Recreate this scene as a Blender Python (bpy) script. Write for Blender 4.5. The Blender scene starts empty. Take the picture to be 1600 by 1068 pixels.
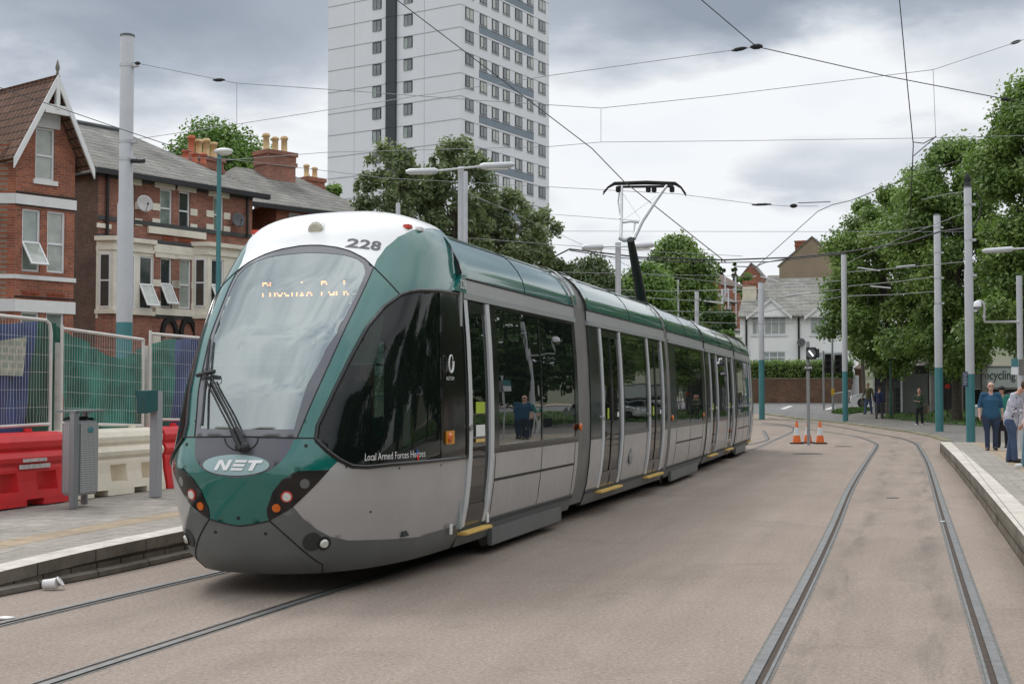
import bpy, bmesh, math, random
import numpy as np
from mathutils import Vector, Matrix, geometry
from mathutils.bvhtree import BVHTree
random.seed(7); rng=np.random.default_rng(11)
S=bpy.context.scene; COL=S.collection
R=math.radians
# ------------------------------------------------------------------ camera, sky, sun, exposure
F=2150.0; H=1.75
TH=math.atan((1430-800)/F); PT=math.atan((617-534)/F)
cd=bpy.data.cameras.new('camera'); cam=bpy.data.objects.new('camera',cd); COL.objects.link(cam); S.camera=cam
cd.sensor_width=36; cd.lens=F/1600*36; cd.clip_start=.1; cd.clip_end=3000
cam.location=(0,0,H); cam.rotation_euler=(math.pi/2+PT,0,TH)
S.view_settings.view_transform='Standard'; S.view_settings.look='None'; S.view_settings.gamma=1
S.view_settings.exposure=0.15; S.view_settings.use_curve_mapping=False
S.cycles.max_bounces=7; S.cycles.transparent_max_bounces=12; S.cycles.transmission_bounces=4; S.cycles.glossy_bounces=4; S.cycles.diffuse_bounces=3
S.cycles.use_denoising=True
SUN_EL=R(50); SUN_AZ=R(-52)      # azimuth measured from +Y towards +X
W=bpy.data.worlds.new('World'); S.world=W; W.use_nodes=True
def nd(nt,typ,loc=None,**kw):
    n=nt.nodes.new(typ)
    for k,v in kw.items():
        if k.startswith('i_'):
            key=k[2:]; key=int(key) if key.isdigit() else key.replace('_',' ')
            n.inputs[key].default_value=v
        else: setattr(n,k,v)
    return n
def mathn(nt,op,a,b=None,c=None,clamp=False):
    n=nt.nodes.new('ShaderNodeMath'); n.operation=op; n.use_clamp=clamp
    for i,v in enumerate((a,b,c)):
        if v is None: continue
        if isinstance(v,(int,float)): n.inputs[i].default_value=v
        else: nt.links.new(v,n.inputs[i])
    return n.outputs[0]
def mixc(nt,fac,a,b,mode='MIX'):
    n=nt.nodes.new('ShaderNodeMix'); n.data_type='RGBA'; n.blend_type=mode
    for i,v in ((0,fac),(6,a),(7,b)):
        if isinstance(v,(int,float)): n.inputs[i].default_value=v
        elif isinstance(v,tuple): n.inputs[i].default_value=v if len(v)==4 else v+(1,)
        else: nt.links.new(v,n.inputs[i])
    return n.outputs[2]
def ramp(nt,fac,stops):
    n=nt.nodes.new('ShaderNodeValToRGB'); e=n.color_ramp.elements
    while len(e)<len(stops): e.new(.5)
    for el,(p,c) in zip(e,stops):
        el.position=p; el.color=(c,c,c,1) if isinstance(c,(int,float)) else tuple(c)+(1,)
    nt.links.new(fac,n.inputs[0]); return n.outputs[0]
def noise(nt,vec,scale,detail=4,rough=.55,dist=0,dim='3D'):
    n=nt.nodes.new('ShaderNodeTexNoise'); n.noise_dimensions=dim
    n.inputs['Scale'].default_value=scale; n.inputs['Detail'].default_value=detail
    n.inputs['Roughness'].default_value=rough; n.inputs['Distortion'].default_value=dist
    if vec is not None: nt.links.new(vec,n.inputs['Vector'])
    return n.outputs[0]
def sky():
    nt=W.node_tree; nt.nodes.clear(); L=nt.links.new
    out=nd(nt,'ShaderNodeOutputWorld'); bg=nd(nt,'ShaderNodeBackground'); bg.inputs[1].default_value=.1
    st=nd(nt,'ShaderNodeTexSky',sky_type='NISHITA',sun_disc=False,sun_elevation=SUN_EL,sun_rotation=SUN_AZ)
    tc=nd(nt,'ShaderNodeTexCoord'); d=tc.outputs['Generated']
    sp=nd(nt,'ShaderNodeSeparateXYZ'); L(d,sp.inputs[0]); z=sp.outputs[2]
    # project the view direction on a cloud deck so that clouds flatten towards the horizon
    zz=mathn(nt,'ADD',mathn(nt,'MAXIMUM',z,0.0),.22)
    cx=mathn(nt,'DIVIDE',sp.outputs[0],zz); cy=mathn(nt,'DIVIDE',sp.outputs[1],zz)
    cb=nd(nt,'ShaderNodeCombineXYZ'); L(cx,cb.inputs[0]); L(cy,cb.inputs[1]); deck=cb.outputs[0]
    n1=noise(nt,deck,.95,4,.5,.2); n2=noise(nt,deck,2.6,6,.55,.25); n3=noise(nt,d,7.5,5,.6,.5)
    hi=mathn(nt,'MULTIPLY',mathn(nt,'SUBTRACT',z,.45,clamp=True),.75)      # broken cumulus overhead
    dens=mathn(nt,'ADD',mathn(nt,'MULTIPLY',n1,.80),mathn(nt,'MULTIPLY',n2,.20))
    dens=mathn(nt,'ADD',dens,mathn(nt,'MULTIPLY',mathn(nt,'SUBTRACT',n3,.5),mathn(nt,'MULTIPLY',hi,1.5)))
    # named cloud banks, each at its own bearing and elevation in the sky
    def bank(az,el,saz,sel,amp):
        nonlocal dens
        a=nd(nt,'ShaderNodeMath'); az_=mathn(nt,'ARCTAN2',sp.outputs[0],sp.outputs[1]); el_=mathn(nt,'ARCSINE',z)
        w=mathn(nt,'MULTIPLY',mathn(nt,'SUBTRACT',n2,.5),.22)
        x=mathn(nt,'DIVIDE',mathn(nt,'ADD',mathn(nt,'SUBTRACT',az_,R(az)),w),R(saz)); y=mathn(nt,'DIVIDE',mathn(nt,'ADD',mathn(nt,'SUBTRACT',el_,R(el)),mathn(nt,'MULTIPLY',w,.5)),R(sel))
        r=mathn(nt,'ADD',mathn(nt,'MULTIPLY',x,x),mathn(nt,'MULTIPLY',y,y))
        g=mathn(nt,'POWER',2.718,mathn(nt,'MULTIPLY',r,-1.0))
        dens=mathn(nt,'ADD',dens,mathn(nt,'MULTIPLY',g,amp))
    for b in BANKS: bank(*b)
    cl=ramp(nt,dens,[(.36,(.86,.89,.93)),(.47,(.88,.90,.925)),(.56,(.66,.70,.755)),(.67,(.42,.47,.545)),(.82,(.29,.335,.405))])
    clc=nd(nt,'ShaderNodeVectorMath',operation='SCALE'); L(cl,clc.inputs[0]); L(mathn(nt,'MULTIPLY',mathn(nt,'ADD',mathn(nt,'MULTIPLY',mathn(nt,'SUBTRACT',z,.34,clamp=True),1.35),1.0),CLOUD),clc.inputs[3])   # an overcast sky is brighter towards the zenith
    cover=ramp(nt,dens,[(.30,.80),(.42,1.0)])
    m=mixc(nt,cover,st.outputs[0],clc.outputs[0])
    # below the horizon: dull ground light
    below=mathn(nt,'GREATER_THAN',-.02,z)
    m=mixc(nt,below,m,(2.2,2.1,2.0,1))
    L(m,bg.inputs[0]); L(bg.outputs[0],out.inputs[0])
CLOUD=9.5
BANKS=[(-34,15.5,13,4.0,.36),(-13,17.5,14,3.4,.24),(1,16.5,10,2.4,.26),(-3.2,9.3,3.6,1.2,.10),(1.5,12.2,5,1.2,.08),(6,9.5,5,1.5,.06),
       (-22,10,9,3,-.08),(-8,12.6,8,2,-.10),(-30,8.5,12,3,-.08),(-5,5.5,14,2.2,-.06)]
sky()
sl=bpy.data.lights.new('sun','SUN'); sl.energy=1.4; sl.angle=R(20); sl.color=(1,.965,.91)
so=bpy.data.objects.new('sun',sl); COL.objects.link(so)
sd=Vector((math.sin(SUN_AZ)*math.cos(SUN_EL),math.cos(SUN_AZ)*math.cos(SUN_EL),math.sin(SUN_EL)))
so.rotation_euler=sd.to_track_quat('Z','Y').to_euler(); so.location=(0,0,40)
# ------------------------------------------------------------------ surveying: from the photo's frame to places in the world
fw=Vector((-math.sin(TH)*math.cos(PT),math.cos(TH)*math.cos(PT),math.sin(PT)))
rt=Vector((math.cos(TH),math.sin(TH),0)); upv=rt.cross(fw); EYE=Vector((0,0,H))
def ray(x,y): return fw+rt*((x-800)/F)-upv*((y-534)/F)
def Pd(x,y,d): return EYE+ray(x,y)*d
def Pz(x,y,z=0.): r=ray(x,y); return EYE+r*((z-H)/r.z)
def Px(x,y,X): r=ray(x,y); return EYE+r*(X/r.x)
def Py(x,y,Y): r=ray(x,y); return EYE+r*(Y/r.y)
GY=[-60,46,62,75,88,100,112,140,200,300,500,900]; GZ=[0,0,.14,.46,1.05,1.72,2.05,3.4,7,16,24,26]
def g(X,Y): return float(np.interp(Y,GY,GZ))
def Pg(x,y,off=0.):
    r=ray(x,y); t=3.
    lo=None
    while t<900:
        p=EYE+r*t
        if p.z<=g(p.x,p.y)+off:
            a=t-.25*max(1,t*.02); b=t
            a=max(a-1,0)
            for _ in range(40):
                m=(a+b)/2; q=EYE+r*m
                if q.z<=g(q.x,q.y)+off: b=m
                else: a=m
            return EYE+r*b
        t+=.25*max(1,t*.02)
    return EYE+r*400
# ------------------------------------------------------------------ materials
MATS={}
def rgb(r,g_,b): return (r,g_,b,1)
def mat(name,col,rough=.5,metal=0,var=.12,vs=3,bump=0,bs=40,spec=.5,coat=0,emit=None,es=1,alpha=1,dirt=0,rv=0):
    if name in MATS: return MATS[name]
    m=bpy.data.materials.new(name); m.use_nodes=True; nt=m.node_tree; L=nt.links.new
    b=nt.nodes['Principled BSDF']; tc=nd(nt,'ShaderNodeTexCoord'); o=tc.outputs['Object']
    c=col if len(col)==4 else tuple(col)+(1,)
    if var>0:
        n=noise(nt,o,vs,5,.6)
        f=ramp(nt,n,[(.25,1-var),(.75,1+var)])
        cc=mixc(nt,1.0,c,f,'MULTIPLY')
        if dirt>0:
            n2=noise(nt,o,1.3,7,.7,.5); cc=mixc(nt,mathn(nt,'MULTIPLY',ramp(nt,n2,[(.5,0.),(.75,1.)]),dirt),cc,(.10,.09,.075,1))
        L(cc,b.inputs['Base Color'])
    else: b.inputs['Base Color'].default_value=c
    b.inputs['Roughness'].default_value=rough; b.inputs['Metallic'].default_value=metal
    if rv>0:
        n=noise(nt,o,7,5,.65); r=ramp(nt,n,[(.3,max(rough-rv,0)),(.7,min(rough+rv,1))]); L(r,b.inputs['Roughness'])
    b.inputs['Specular IOR Level'].default_value=spec
    if coat: b.inputs['Coat Weight'].default_value=coat; b.inputs['Coat Roughness'].default_value=.05
    if emit: b.inputs['Emission Color'].default_value=tuple(emit)+(1,); b.inputs['Emission Strength'].default_value=es
    if bump>0:
        bn=nd(nt,'ShaderNodeBump'); bn.inputs['Strength'].default_value=bump; bn.inputs['Distance'].default_value=.02
        L(noise(nt,o,bs,5,.6),bn.inputs['Height']); L(bn.outputs[0],b.inputs['Normal'])
    MATS[name]=m; return m
def glass(name,tint,trans=.4,rough=.02,base=(.01,.014,.013),spec=1.0,wob=0.0,ior=1.6,tint_s=None):
    if name in MATS: return MATS[name]
    m=bpy.data.materials.new(name); m.use_nodes=True; nt=m.node_tree; L=nt.links.new
    b=nt.nodes['Principled BSDF']; out=nt.nodes['Material Output']
    b.inputs['Base Color'].default_value=tuple(base)+(1,); b.inputs['Roughness'].default_value=rough; b.inputs['IOR'].default_value=ior; b.inputs['Specular IOR Level'].default_value=spec
    if tint_s: b.inputs['Specular Tint'].default_value=tuple(tint_s)+(1,)
    t=nd(nt,'ShaderNodeBsdfTransparent'); t.inputs[0].default_value=tuple(tint)+(1,)
    mx=nd(nt,'ShaderNodeMixShader'); fr=nd(nt,'ShaderNodeFresnel'); fr.inputs[0].default_value=ior
    f=mathn(nt,'SUBTRACT',trans,mathn(nt,'MULTIPLY',fr.outputs[0],trans))
    L(f,mx.inputs[0]); L(b.outputs[0],mx.inputs[1]); L(t.outputs[0],mx.inputs[2]); L(mx.outputs[0],out.inputs[0])
    if wob:
        tc=nd(nt,'ShaderNodeTexCoord'); bn=nd(nt,'ShaderNodeBump'); bn.inputs['Strength'].default_value=wob; bn.inputs['Distance'].default_value=.02
        L(noise(nt,tc.outputs['Object'],1.6,2,.4),bn.inputs['Height']); L(bn.outputs[0],b.inputs['Normal'])
    MATS[name]=m; return m
def brick(name,c1,c2,mortar,scale=1.0,bw=.225,bh=.075,ms=.012,vert=True,patch=.35,bump=.5,ms2=.1,rough=.9,off=.5,patchcol=(.05,.03,.02)):
    """bricks, slabs, tiles or slates; vert: laid on walls of the object's own frame, else on its x/y plane"""
    if name in MATS: return MATS[name]
    m=bpy.data.materials.new(name); m.use_nodes=True; nt=m.node_tree; L=nt.links.new
    b=nt.nodes['Principled BSDF']; b.inputs['Roughness'].default_value=rough; b.inputs['Specular IOR Level'].default_value=.3
    tc=nd(nt,'ShaderNodeTexCoord'); sp=nd(nt,'ShaderNodeSeparateXYZ'); L(tc.outputs['Object'],sp.inputs[0]); cb=nd(nt,'ShaderNodeCombineXYZ')
    if vert: L(mathn(nt,'ADD',sp.outputs[0],sp.outputs[1]),cb.inputs[0]); L(sp.outputs[2],cb.inputs[1])
    else: L(sp.outputs[0],cb.inputs[0]); L(sp.outputs[1],cb.inputs[1])
    t=nd(nt,'ShaderNodeTexBrick'); t.offset=off
    t.inputs['Color1'].default_value=tuple(c1)+(1,); t.inputs['Color2'].default_value=tuple(c2)+(1,); t.inputs['Mortar'].default_value=tuple(mortar)+(1,)
    t.inputs['Scale'].default_value=scale; t.inputs['Mortar Size'].default_value=ms; t.inputs['Mortar Smooth'].default_value=ms2
    t.inputs['Brick Width'].default_value=bw; t.inputs['Row Height'].default_value=bh; t.inputs['Bias'].default_value=0
    L(cb.outputs[0],t.inputs['Vector'])
    n=noise(nt,tc.outputs['Object'],.8,6,.65,.3); f=ramp(nt,n,[(.3,1-patch),(.72,1+patch*.5)])
    c=mixc(nt,1.,t.outputs[0],f,'MULTIPLY')
    n3=noise(nt,tc.outputs['Object'],9,4,.6); c=mixc(nt,1.,c,ramp(nt,n3,[(.3,.82),(.7,1.15)]),'MULTIPLY')
    n2=noise(nt,tc.outputs['Object'],2.1,8,.7,.8); c=mixc(nt,ramp(nt,n2,[(.56,0.),(.78,.55)]),c,tuple(patchcol)+(1,))
    L(c,b.inputs['Base Color'])
    bn=nd(nt,'ShaderNodeBump'); bn.inputs['Strength'].default_value=bump; bn.inputs['Distance'].default_value=.01
    L(mathn(nt,'ADD',mathn(nt,'MULTIPLY',t.outputs['Fac'],-1.),mathn(nt,'MULTIPLY',n3,.6)),bn.inputs['Height']); L(bn.outputs[0],b.inputs['Normal'])
    MATS[name]=m; return m
# ------------------------------------------------------------------ mesh builders
def link(o,parent=None):
    COL.objects.link(o)
    if parent is not None: o.parent=parent
    return o
class MB:
    def __init__(s): s.v=[]; s.f=[]; s.m=[]; s.sm=[]
    def add(s,vs,fs,mi=0,sm=False):
        b=len(s.v); s.v+= [tuple(v) for v in vs]; s.f+=[tuple(i+b for i in f) for f in fs]; s.m+=[mi]*len(fs); s.sm+=[sm]*len(fs); return s
    def box(s,x0,x1,y0,y1,z0,z1,mi=0,M=None):
        vs=[Vector((x,y,z)) for z in (z0,z1) for y in (y0,y1) for x in (x0,x1)]
        if M is not None: vs=[M@v for v in vs]
        return s.add(vs,[(0,2,3,1),(4,5,7,6),(0,1,5,4),(2,6,7,3),(0,4,6,2),(1,3,7,5)],mi)
    def bbox(s,x0,x1,y0,y1,z0,z1,bv=.01,mi=0,M=None):
        bm=bmesh.new(); r=bmesh.ops.create_cube(bm,size=1)
        for v in bm.verts: v.co=Vector((x0+(v.co.x+.5)*(x1-x0),y0+(v.co.y+.5)*(y1-y0),z0+(v.co.z+.5)*(z1-z0)))
        bmesh.ops.bevel(bm,geom=bm.edges[:]+bm.verts[:],offset=bv,segments=2,affect='EDGES')
        return s.frombm(bm,mi,M)
    def frombm(s,bm,mi=0,M=None,sm=False):
        bm.verts.ensure_lookup_table(); vs=[(M@v.co if M is not None else v.co.copy()) for v in bm.verts]
        fs=[tuple(v.index for v in f.verts) for f in bm.faces]; bm.free(); return s.add(vs,fs,mi,sm)
    def tube(s,pts,r,n=8,mi=0,cap=True,sm=True):
        pts=[Vector(p) for p in pts]; k=len(pts); rr=r if isinstance(r,(list,tuple)) else [r]*k
        vs=[]; fs=[]; prev=None
        for i,p in enumerate(pts):
            t=(pts[min(i+1,k-1)]-pts[max(i-1,0)]).normalized()
            if prev is None: a=t.orthogonal().normalized()
            else: a=(prev-t*prev.dot(t)); a=a.normalized() if a.length>1e-6 else t.orthogonal().normalized()
            prev=a; b=t.cross(a)
            for j in range(n):
                q=2*math.pi*j/n; vs.append(p+(a*math.cos(q)+b*math.sin(q))*rr[i])
        for i in range(k-1):
            for j in range(n): fs.append((i*n+j,i*n+(j+1)%n,(i+1)*n+(j+1)%n,(i+1)*n+j))
        s.add(vs,fs,mi,sm)
        if cap: s.add(vs[:n],[tuple(range(n))[::-1]],mi); s.add(vs[-n:],[tuple(range(n))],mi)
        return s
    def cyl(s,p,r,h,n=24,mi=0,r2=None,axis='Z',sm=True):
        p=Vector(p); a={'X':Vector((1,0,0)),'Y':Vector((0,1,0)),'Z':Vector((0,0,1))}[axis] if isinstance(axis,str) else Vector(axis).normalized()
        return s.tube([p,p+a*h],[r,r if r2 is None else r2],n,mi,True,sm)
    def lathe(s,prof,n=24,mi=0,M=None,sm=True):
        vs=[];fs=[]
        for r,z in prof:
            for j in range(n):
                q=2*math.pi*j/n; v=Vector((r*math.cos(q),r*math.sin(q),z)); vs.append(M@v if M is not None else v)
        for i in range(len(prof)-1):
            for j in range(n): fs.append((i*n+j,i*n+(j+1)%n,(i+1)*n+(j+1)%n,(i+1)*n+j))
        s.add(vs,fs,mi,sm); s.add(vs[:n],[tuple(range(n))[::-1]],mi); s.add(vs[-n:],[tuple(range(n))],mi); return s
    def ball(s,c,r,sx=1,sy=1,sz=1,n=12,mi=0):
        bm=bmesh.new(); bmesh.ops.create_uvsphere(bm,u_segments=n*2 if n<16 else n,v_segments=n,radius=r)
        for v in bm.verts: v.co=Vector((v.co.x*sx,v.co.y*sy,v.co.z*sz))+Vector(c)
        return s.frombm(bm,mi,None,True)
    def prism(s,poly,y0,y1,mi=0,plane='xz',M=None):
        """polygon (a,b) swept between two depths; plane xz: a=x b=z depth=y; xy: depth=z; yz: a=y b=z depth=x"""
        def P(a,b,d):
            v=Vector((a,d,b)) if plane=='xz' else Vector((a,b,d)) if plane=='xy' else Vector((d,a,b)); return M@v if M is not None else v
        n=len(poly); vs=[P(a,b,y0) for a,b in poly]+[P(a,b,y1) for a,b in poly]
        tri=geometry.tessellate_polygon([[Vector((a,b,0)) for a,b in poly]])
        fs=[tuple(t) for t in tri]+[tuple(i+n for i in t[::-1]) for t in tri]+[(i,(i+1)%n,(i+1)%n+n,i+n) for i in range(n)]
        return s.add(vs,fs,mi)
    def quad(s,a,b,c,d,mi=0): return s.add([a,b,c,d],[(0,1,2,3)],mi)
    def build(s,name,mats,parent=None,fixn=True,label=None):
        me=bpy.data.meshes.new(name); me.from_pydata(s.v,[],s.f); 
        for m in (mats if isinstance(mats,(list,tuple)) else [mats]): me.materials.append(m)
        me.polygons.foreach_set('material_index',s.m); me.polygons.foreach_set('use_smooth',s.sm); me.update()
        if fixn:
            bm=bmesh.new(); bm.from_mesh(me); bmesh.ops.recalc_face_normals(bm,faces=bm.faces[:]); bm.to_mesh(me); bm.free()
        o=bpy.data.objects.new(name,me); link(o,parent)
        if label: o['label']=label
        return o
def tag(o,label,cat,group=None,kind=None):
    o['label']=label; o['category']=cat
    if group: o['group']=group
    if kind: o['kind']=kind
    return o
def struct(o,kind='structure'): o['kind']=kind; return o
def thing(name,label,cat,loc=(0,0,0),rz=0,group=None):
    o=bpy.data.objects.new(name,None); link(o); o.location=loc; o.rotation_euler=(0,0,rz); o.empty_display_size=.3
    return tag(o,label,cat,group)
def copy_tree(o,parent=None):
    c=o.copy(); COL.objects.link(c)
    if parent is not None: c.parent=parent
    for ch in list(o.children): copy_tree(ch,c)
    return c
def text(s,size,depth=.004,align='CENTER',bold=0.0,shear=0.0,sx=1.0):
    """raised lettering as plain mesh data lying in its own x/y plane"""
    cu=bpy.data.curves.new('lettering','FONT'); cu.body=s; cu.size=size; cu.extrude=depth; cu.align_x=align; cu.align_y='CENTER'; cu.offset=bold; cu.shear=shear; cu.resolution_u=3
    ob=bpy.data.objects.new('lettering',cu); COL.objects.link(ob); dg=bpy.context.evaluated_depsgraph_get(); me=bpy.data.meshes.new_from_object(ob.evaluated_get(dg))
    bpy.data.objects.remove(ob); bpy.data.curves.remove(cu)
    if sx!=1.0:
        for v in me.vertices: v.co.x*=sx
    return me
def letter(name,s,size,M,m,parent,**kw):
    me=text(s,size,**kw); me.transform(M); me.materials.clear(); me.materials.append(m)
    o=bpy.data.objects.new(name,me); return link(o,parent)
def frame(o,x,z): 
    """matrix with origin o, x axis and z axis given"""
    x=Vector(x).normalized(); z=Vector(z).normalized(); y=z.cross(x).normalized(); x=y.cross(z)
    return Matrix(((x.x,y.x,z.x,o[0]),(x.y,y.y,z.y,o[1]),(x.z,y.z,z.z,o[2]),(0,0,0,1)))
# ================================================================== GROUND
def drape(name,poly,off,m,step=2.0,kind='structure',zf=None,lab=None):
    """a sheet with a given plan outline laid on the terrain"""
    P2=[Vector((p[0],p[1])) for p in poly]; xs=[p.x for p in P2]; ys=[p.y for p in P2]
    def inside(x,y):
        c=False; n=len(P2); j=n-1
        for i in range(n):
            a,b=P2[i],P2[j]
            if (a.y>y)!=(b.y>y) and x<(b.x-a.x)*(y-a.y)/(b.y-a.y)+a.x: c=not c
            j=i
        return c
    # cut long edges
    pts=[]
    for i,a in enumerate(P2):
        b=P2[(i+1)%len(P2)]; k=max(1,int((b-a).length/step))
        pts+= [a.lerp(b,t/k) for t in range(k)]
    n0=len(pts); edges=[(i,(i+1)%n0) for i in range(n0)]
    x=min(xs)+step*.5
    while x<max(xs):
        y=min(ys)+step*.5
        while y<max(ys):
            if inside(x,y): pts.append(Vector((x,y)))
            y+=step
        x+=step
    r=geometry.delaunay_2d_cdt(pts,edges,[],1,1e-5)
    f=zf or (lambda X,Y:g(X,Y))
    vs=[(p.x,p.y,f(p.x,p.y)+off) for p in r[0]]
    mb=MB(); mb.add(vs,[tuple(t) for t in r[2]],0,True); o=mb.build(name,m,fixn=False)
    me=o.data
    if len(me.polygons) and me.polygons[0].normal.z<0: me.flip_normals()
    if kind: o['kind']=kind
    return o
def ground_mat(name,c1,c2,speck,stain,scale=1.,specks=.5,rough=.85,spec=.35,tracks=False):
    m=bpy.data.materials.new(name); m.use_nodes=True; nt=m.node_tree; L=nt.links.new; b=nt.nodes['Principled BSDF']
    tc=nd(nt,'ShaderNodeTexCoord'); o=tc.outputs['Object']
    c=mixc(nt,ramp(nt,noise(nt,o,.35*scale,6,.6,.4),[(.3,0.),(.7,1.)]),tuple(c1)+(1,),tuple(c2)+(1,))
    mp=nd(nt,'ShaderNodeMapping'); mp.inputs['Scale'].default_value=(2.2,.16,1); L(o,mp.inputs[0])
    c=mixc(nt,1.,c,ramp(nt,noise(nt,mp.outputs[0],1.,5,.6,.3),[(.3,.90),(.7,1.07)]),'MULTIPLY')
    c=mixc(nt,1.,c,ramp(nt,noise(nt,o,30*scale,4,.8),[(.3,.62),(.7,1.36)]),'MULTIPLY')
    vo=nd(nt,'ShaderNodeTexVoronoi'); vo.inputs['Scale'].default_value=42*scale; L(o,vo.inputs['Vector'])
    sf=mathn(nt,'LESS_THAN',vo.outputs['Distance'],.17)
    rnd=nd(nt,'ShaderNodeSeparateColor'); L(vo.outputs['Color'],rnd.inputs[0])
    sf=mathn(nt,'MULTIPLY',sf,mathn(nt,'GREATER_THAN',rnd.outputs[0],.70)); sf=mathn(nt,'MULTIPLY',sf,specks)
    c=mixc(nt,sf,c,tuple(speck)+(1,))
    st=ramp(nt,noise(nt,o,.7*scale,9,.72,.7),[(.54,0.),(.74,.55)]); c=mixc(nt,st,c,tuple(stain)+(1,))
    if tracks:   # oily soot beside the rails, broken up along their length
        sp=nd(nt,'ShaderNodeSeparateXYZ'); L(o,sp.inputs[0]); m2=nd(nt,'ShaderNodeMapping'); m2.inputs['Scale'].default_value=(1.6,.30,1); L(o,m2.inputs[0])
        nn=ramp(nt,noise(nt,m2.outputs[0],1.6,6,.65,.4),[(.44,0.),(.66,1.)]); tot=None
        for x0,wd,am in ((-.70,.17,.55),(.12,.20,.6),(-.27,.9,.12),(1.0,.25,.30),(-5.75,.5,.25),(-4.5,.35,.25),(-2.6,1.1,.10)):
            q=mathn(nt,'DIVIDE',mathn(nt,'SUBTRACT',sp.outputs[0],x0),wd); e=mathn(nt,'MULTIPLY',mathn(nt,'POWER',2.718,mathn(nt,'MULTIPLY',mathn(nt,'MULTIPLY',q,q),-1.)),am); tot=e if tot is None else mathn(nt,'ADD',tot,e)
        c=mixc(nt,mathn(nt,'MULTIPLY',mathn(nt,'MULTIPLY',tot,nn),.9,clamp=True),c,(.10,.09,.08,1))
    L(c,b.inputs['Base Color']); b.inputs['Roughness'].default_value=rough; b.inputs['Specular IOR Level'].default_value=spec
    bn=nd(nt,'ShaderNodeBump'); bn.inputs['Strength'].default_value=.55; bn.inputs['Distance'].default_value=.008
    L(noise(nt,o,60*scale,4,.7),bn.inputs['Height']); L(bn.outputs[0],b.inputs['Normal']); return m
M_track=ground_mat('track_asphalt',(.255,.205,.168),(.298,.243,.203),(.60,.54,.47),(.15,.122,.102),specks=.8,tracks=True)
M_road=ground_mat('road_asphalt',(.16,.158,.155),(.20,.197,.19),(.35,.35,.34),(.10,.10,.10),specks=.3)
M_path=ground_mat('path_asphalt',(.155,.145,.135),(.20,.19,.175),(.35,.34,.32),(.10,.095,.09),specks=.3)
M_far=ground_mat('far_ground',(.10,.12,.06),(.14,.13,.09),(.2,.2,.16),(.06,.06,.05),scale=.3,specks=.1)
def pg(x,y): p=Pg(x,y); return (p.x,p.y)
# base terrain sheet out to the horizon
xs=list(np.concatenate([np.linspace(-1500,-120,12),np.linspace(-110,110,45),np.linspace(120,1500,12)]))
ys=list(np.concatenate([np.linspace(-60,40,8),np.linspace(46,320,56),np.linspace(340,2500,20)]))
mb=MB(); nx=len(xs)
mb.add([(x,y,g(x,y)-.012) for y in ys for x in xs],[(j*nx+i,j*nx+i+1,(j+1)*nx+i+1,(j+1)*nx+i) for j in range(len(ys)-1) for i in range(nx-1)],0,True)
struct(mb.build('ground',M_far,fixn=False))
# far kerb line of the trackbed, surveyed off the photo
kerb_px=[(1185,646),(1232,652.5),(1279,657.5),(1326,662.5),(1364,668),(1420,675.5),(1452,682),(1476,690)]
KB=[pg(*p) for p in kerb_px]
RX=lambda Y: float(np.interp(Y,[-10,15,24,34,44],[1.06,1.03,.97,.85,.67]))   # edge of right platform
RIGHT_EDGE=[(RX(Y),Y) for Y in (44,34,24,15,5,-6)]
LX=-7.08
track=drape('trackbed',[(-10.5,-6)]+[(1.3,-6)]+[(RX(Y)+.1,Y) for Y in (5,15,24,34,44)]+KB[::-1]+[(-16,KB[0][1]+4),(-40,112),(-60,100),(-10.5,45)],0.0,M_track,1.2)
# the road beyond, curving across the picture behind the trackbed
road_px=[(1180,646),(1279,657.5),(1322,662),(1300,640),(1330,634),(1390,640),(1420,632),(1395,612),(1300,610.5),(1185,611)]
p0=pg(1185,646); 
def dk(x,y,o=0): p=Pg(x,y); return (p.x,p.y+o)
road=drape('road',[dk(1150,642),dk(1232,652.3),dk(1279,657.2),dk(1316,661),dk(1322,648),dk(1440,640),dk(1600,634),(70,92),(70,99),(30,97.5),(8,98.2),(-14,98.2),(-60,99)],.004,M_road,2.5)
pave=drape('pavement',[(-60,99.1),(-14,98.3),(8,98.3),(30,97.6),(70,99.1),(70,103.5),(-60,103.5)],.11,mat('paving_far',(.36,.29,.24),.9,var=.2,vs=.8),3)
mb=MB()
pk=[(-60,99.1),(-14,98.3),(8,98.3),(30,97.6),(70,99.1)]
for a,b in zip(pk,pk[1:]):
    k=6
    for i in range(k):
        A=[a[j]+(b[j]-a[j])*i/k for j in (0,1)]; B=[a[j]+(b[j]-a[j])*(i+1)/k for j in (0,1)]
        za=g(*A); zb=g(*B); v=[(A[0],A[1]-.07,za-.1),(B[0],B[1]-.07,zb-.1),(B[0],B[1]-.07,zb+.12),(A[0],A[1]-.07,za+.12),(A[0],A[1]+.08,za-.1),(B[0],B[1]+.08,zb-.1),(B[0],B[1]+.08,zb+.12),(A[0],A[1]+.08,za+.12)]
        mb.add(v,[(0,1,2,3),(4,7,6,5),(3,2,6,7),(0,4,5,1),(0,3,7,4),(1,5,6,2)])
struct(mb.build('kerb',mat('kerb_stone',(.34,.33,.30),.9,var=.2,vs=4,bump=.4)))
# dark footpath to the right of the trackbed, then grass behind it
FP=[KB[7],KB[6],KB[5],KB[4],KB[3],dk(1318,656),dk(1330,648),dk(1345,643)]+[dk(1420,641),dk(1510,641),(30,88),(60,84),(60,44.5),(RX(44)+.05,44.5)]
drape('footpath',FP,.03,M_path,1.6)
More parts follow.
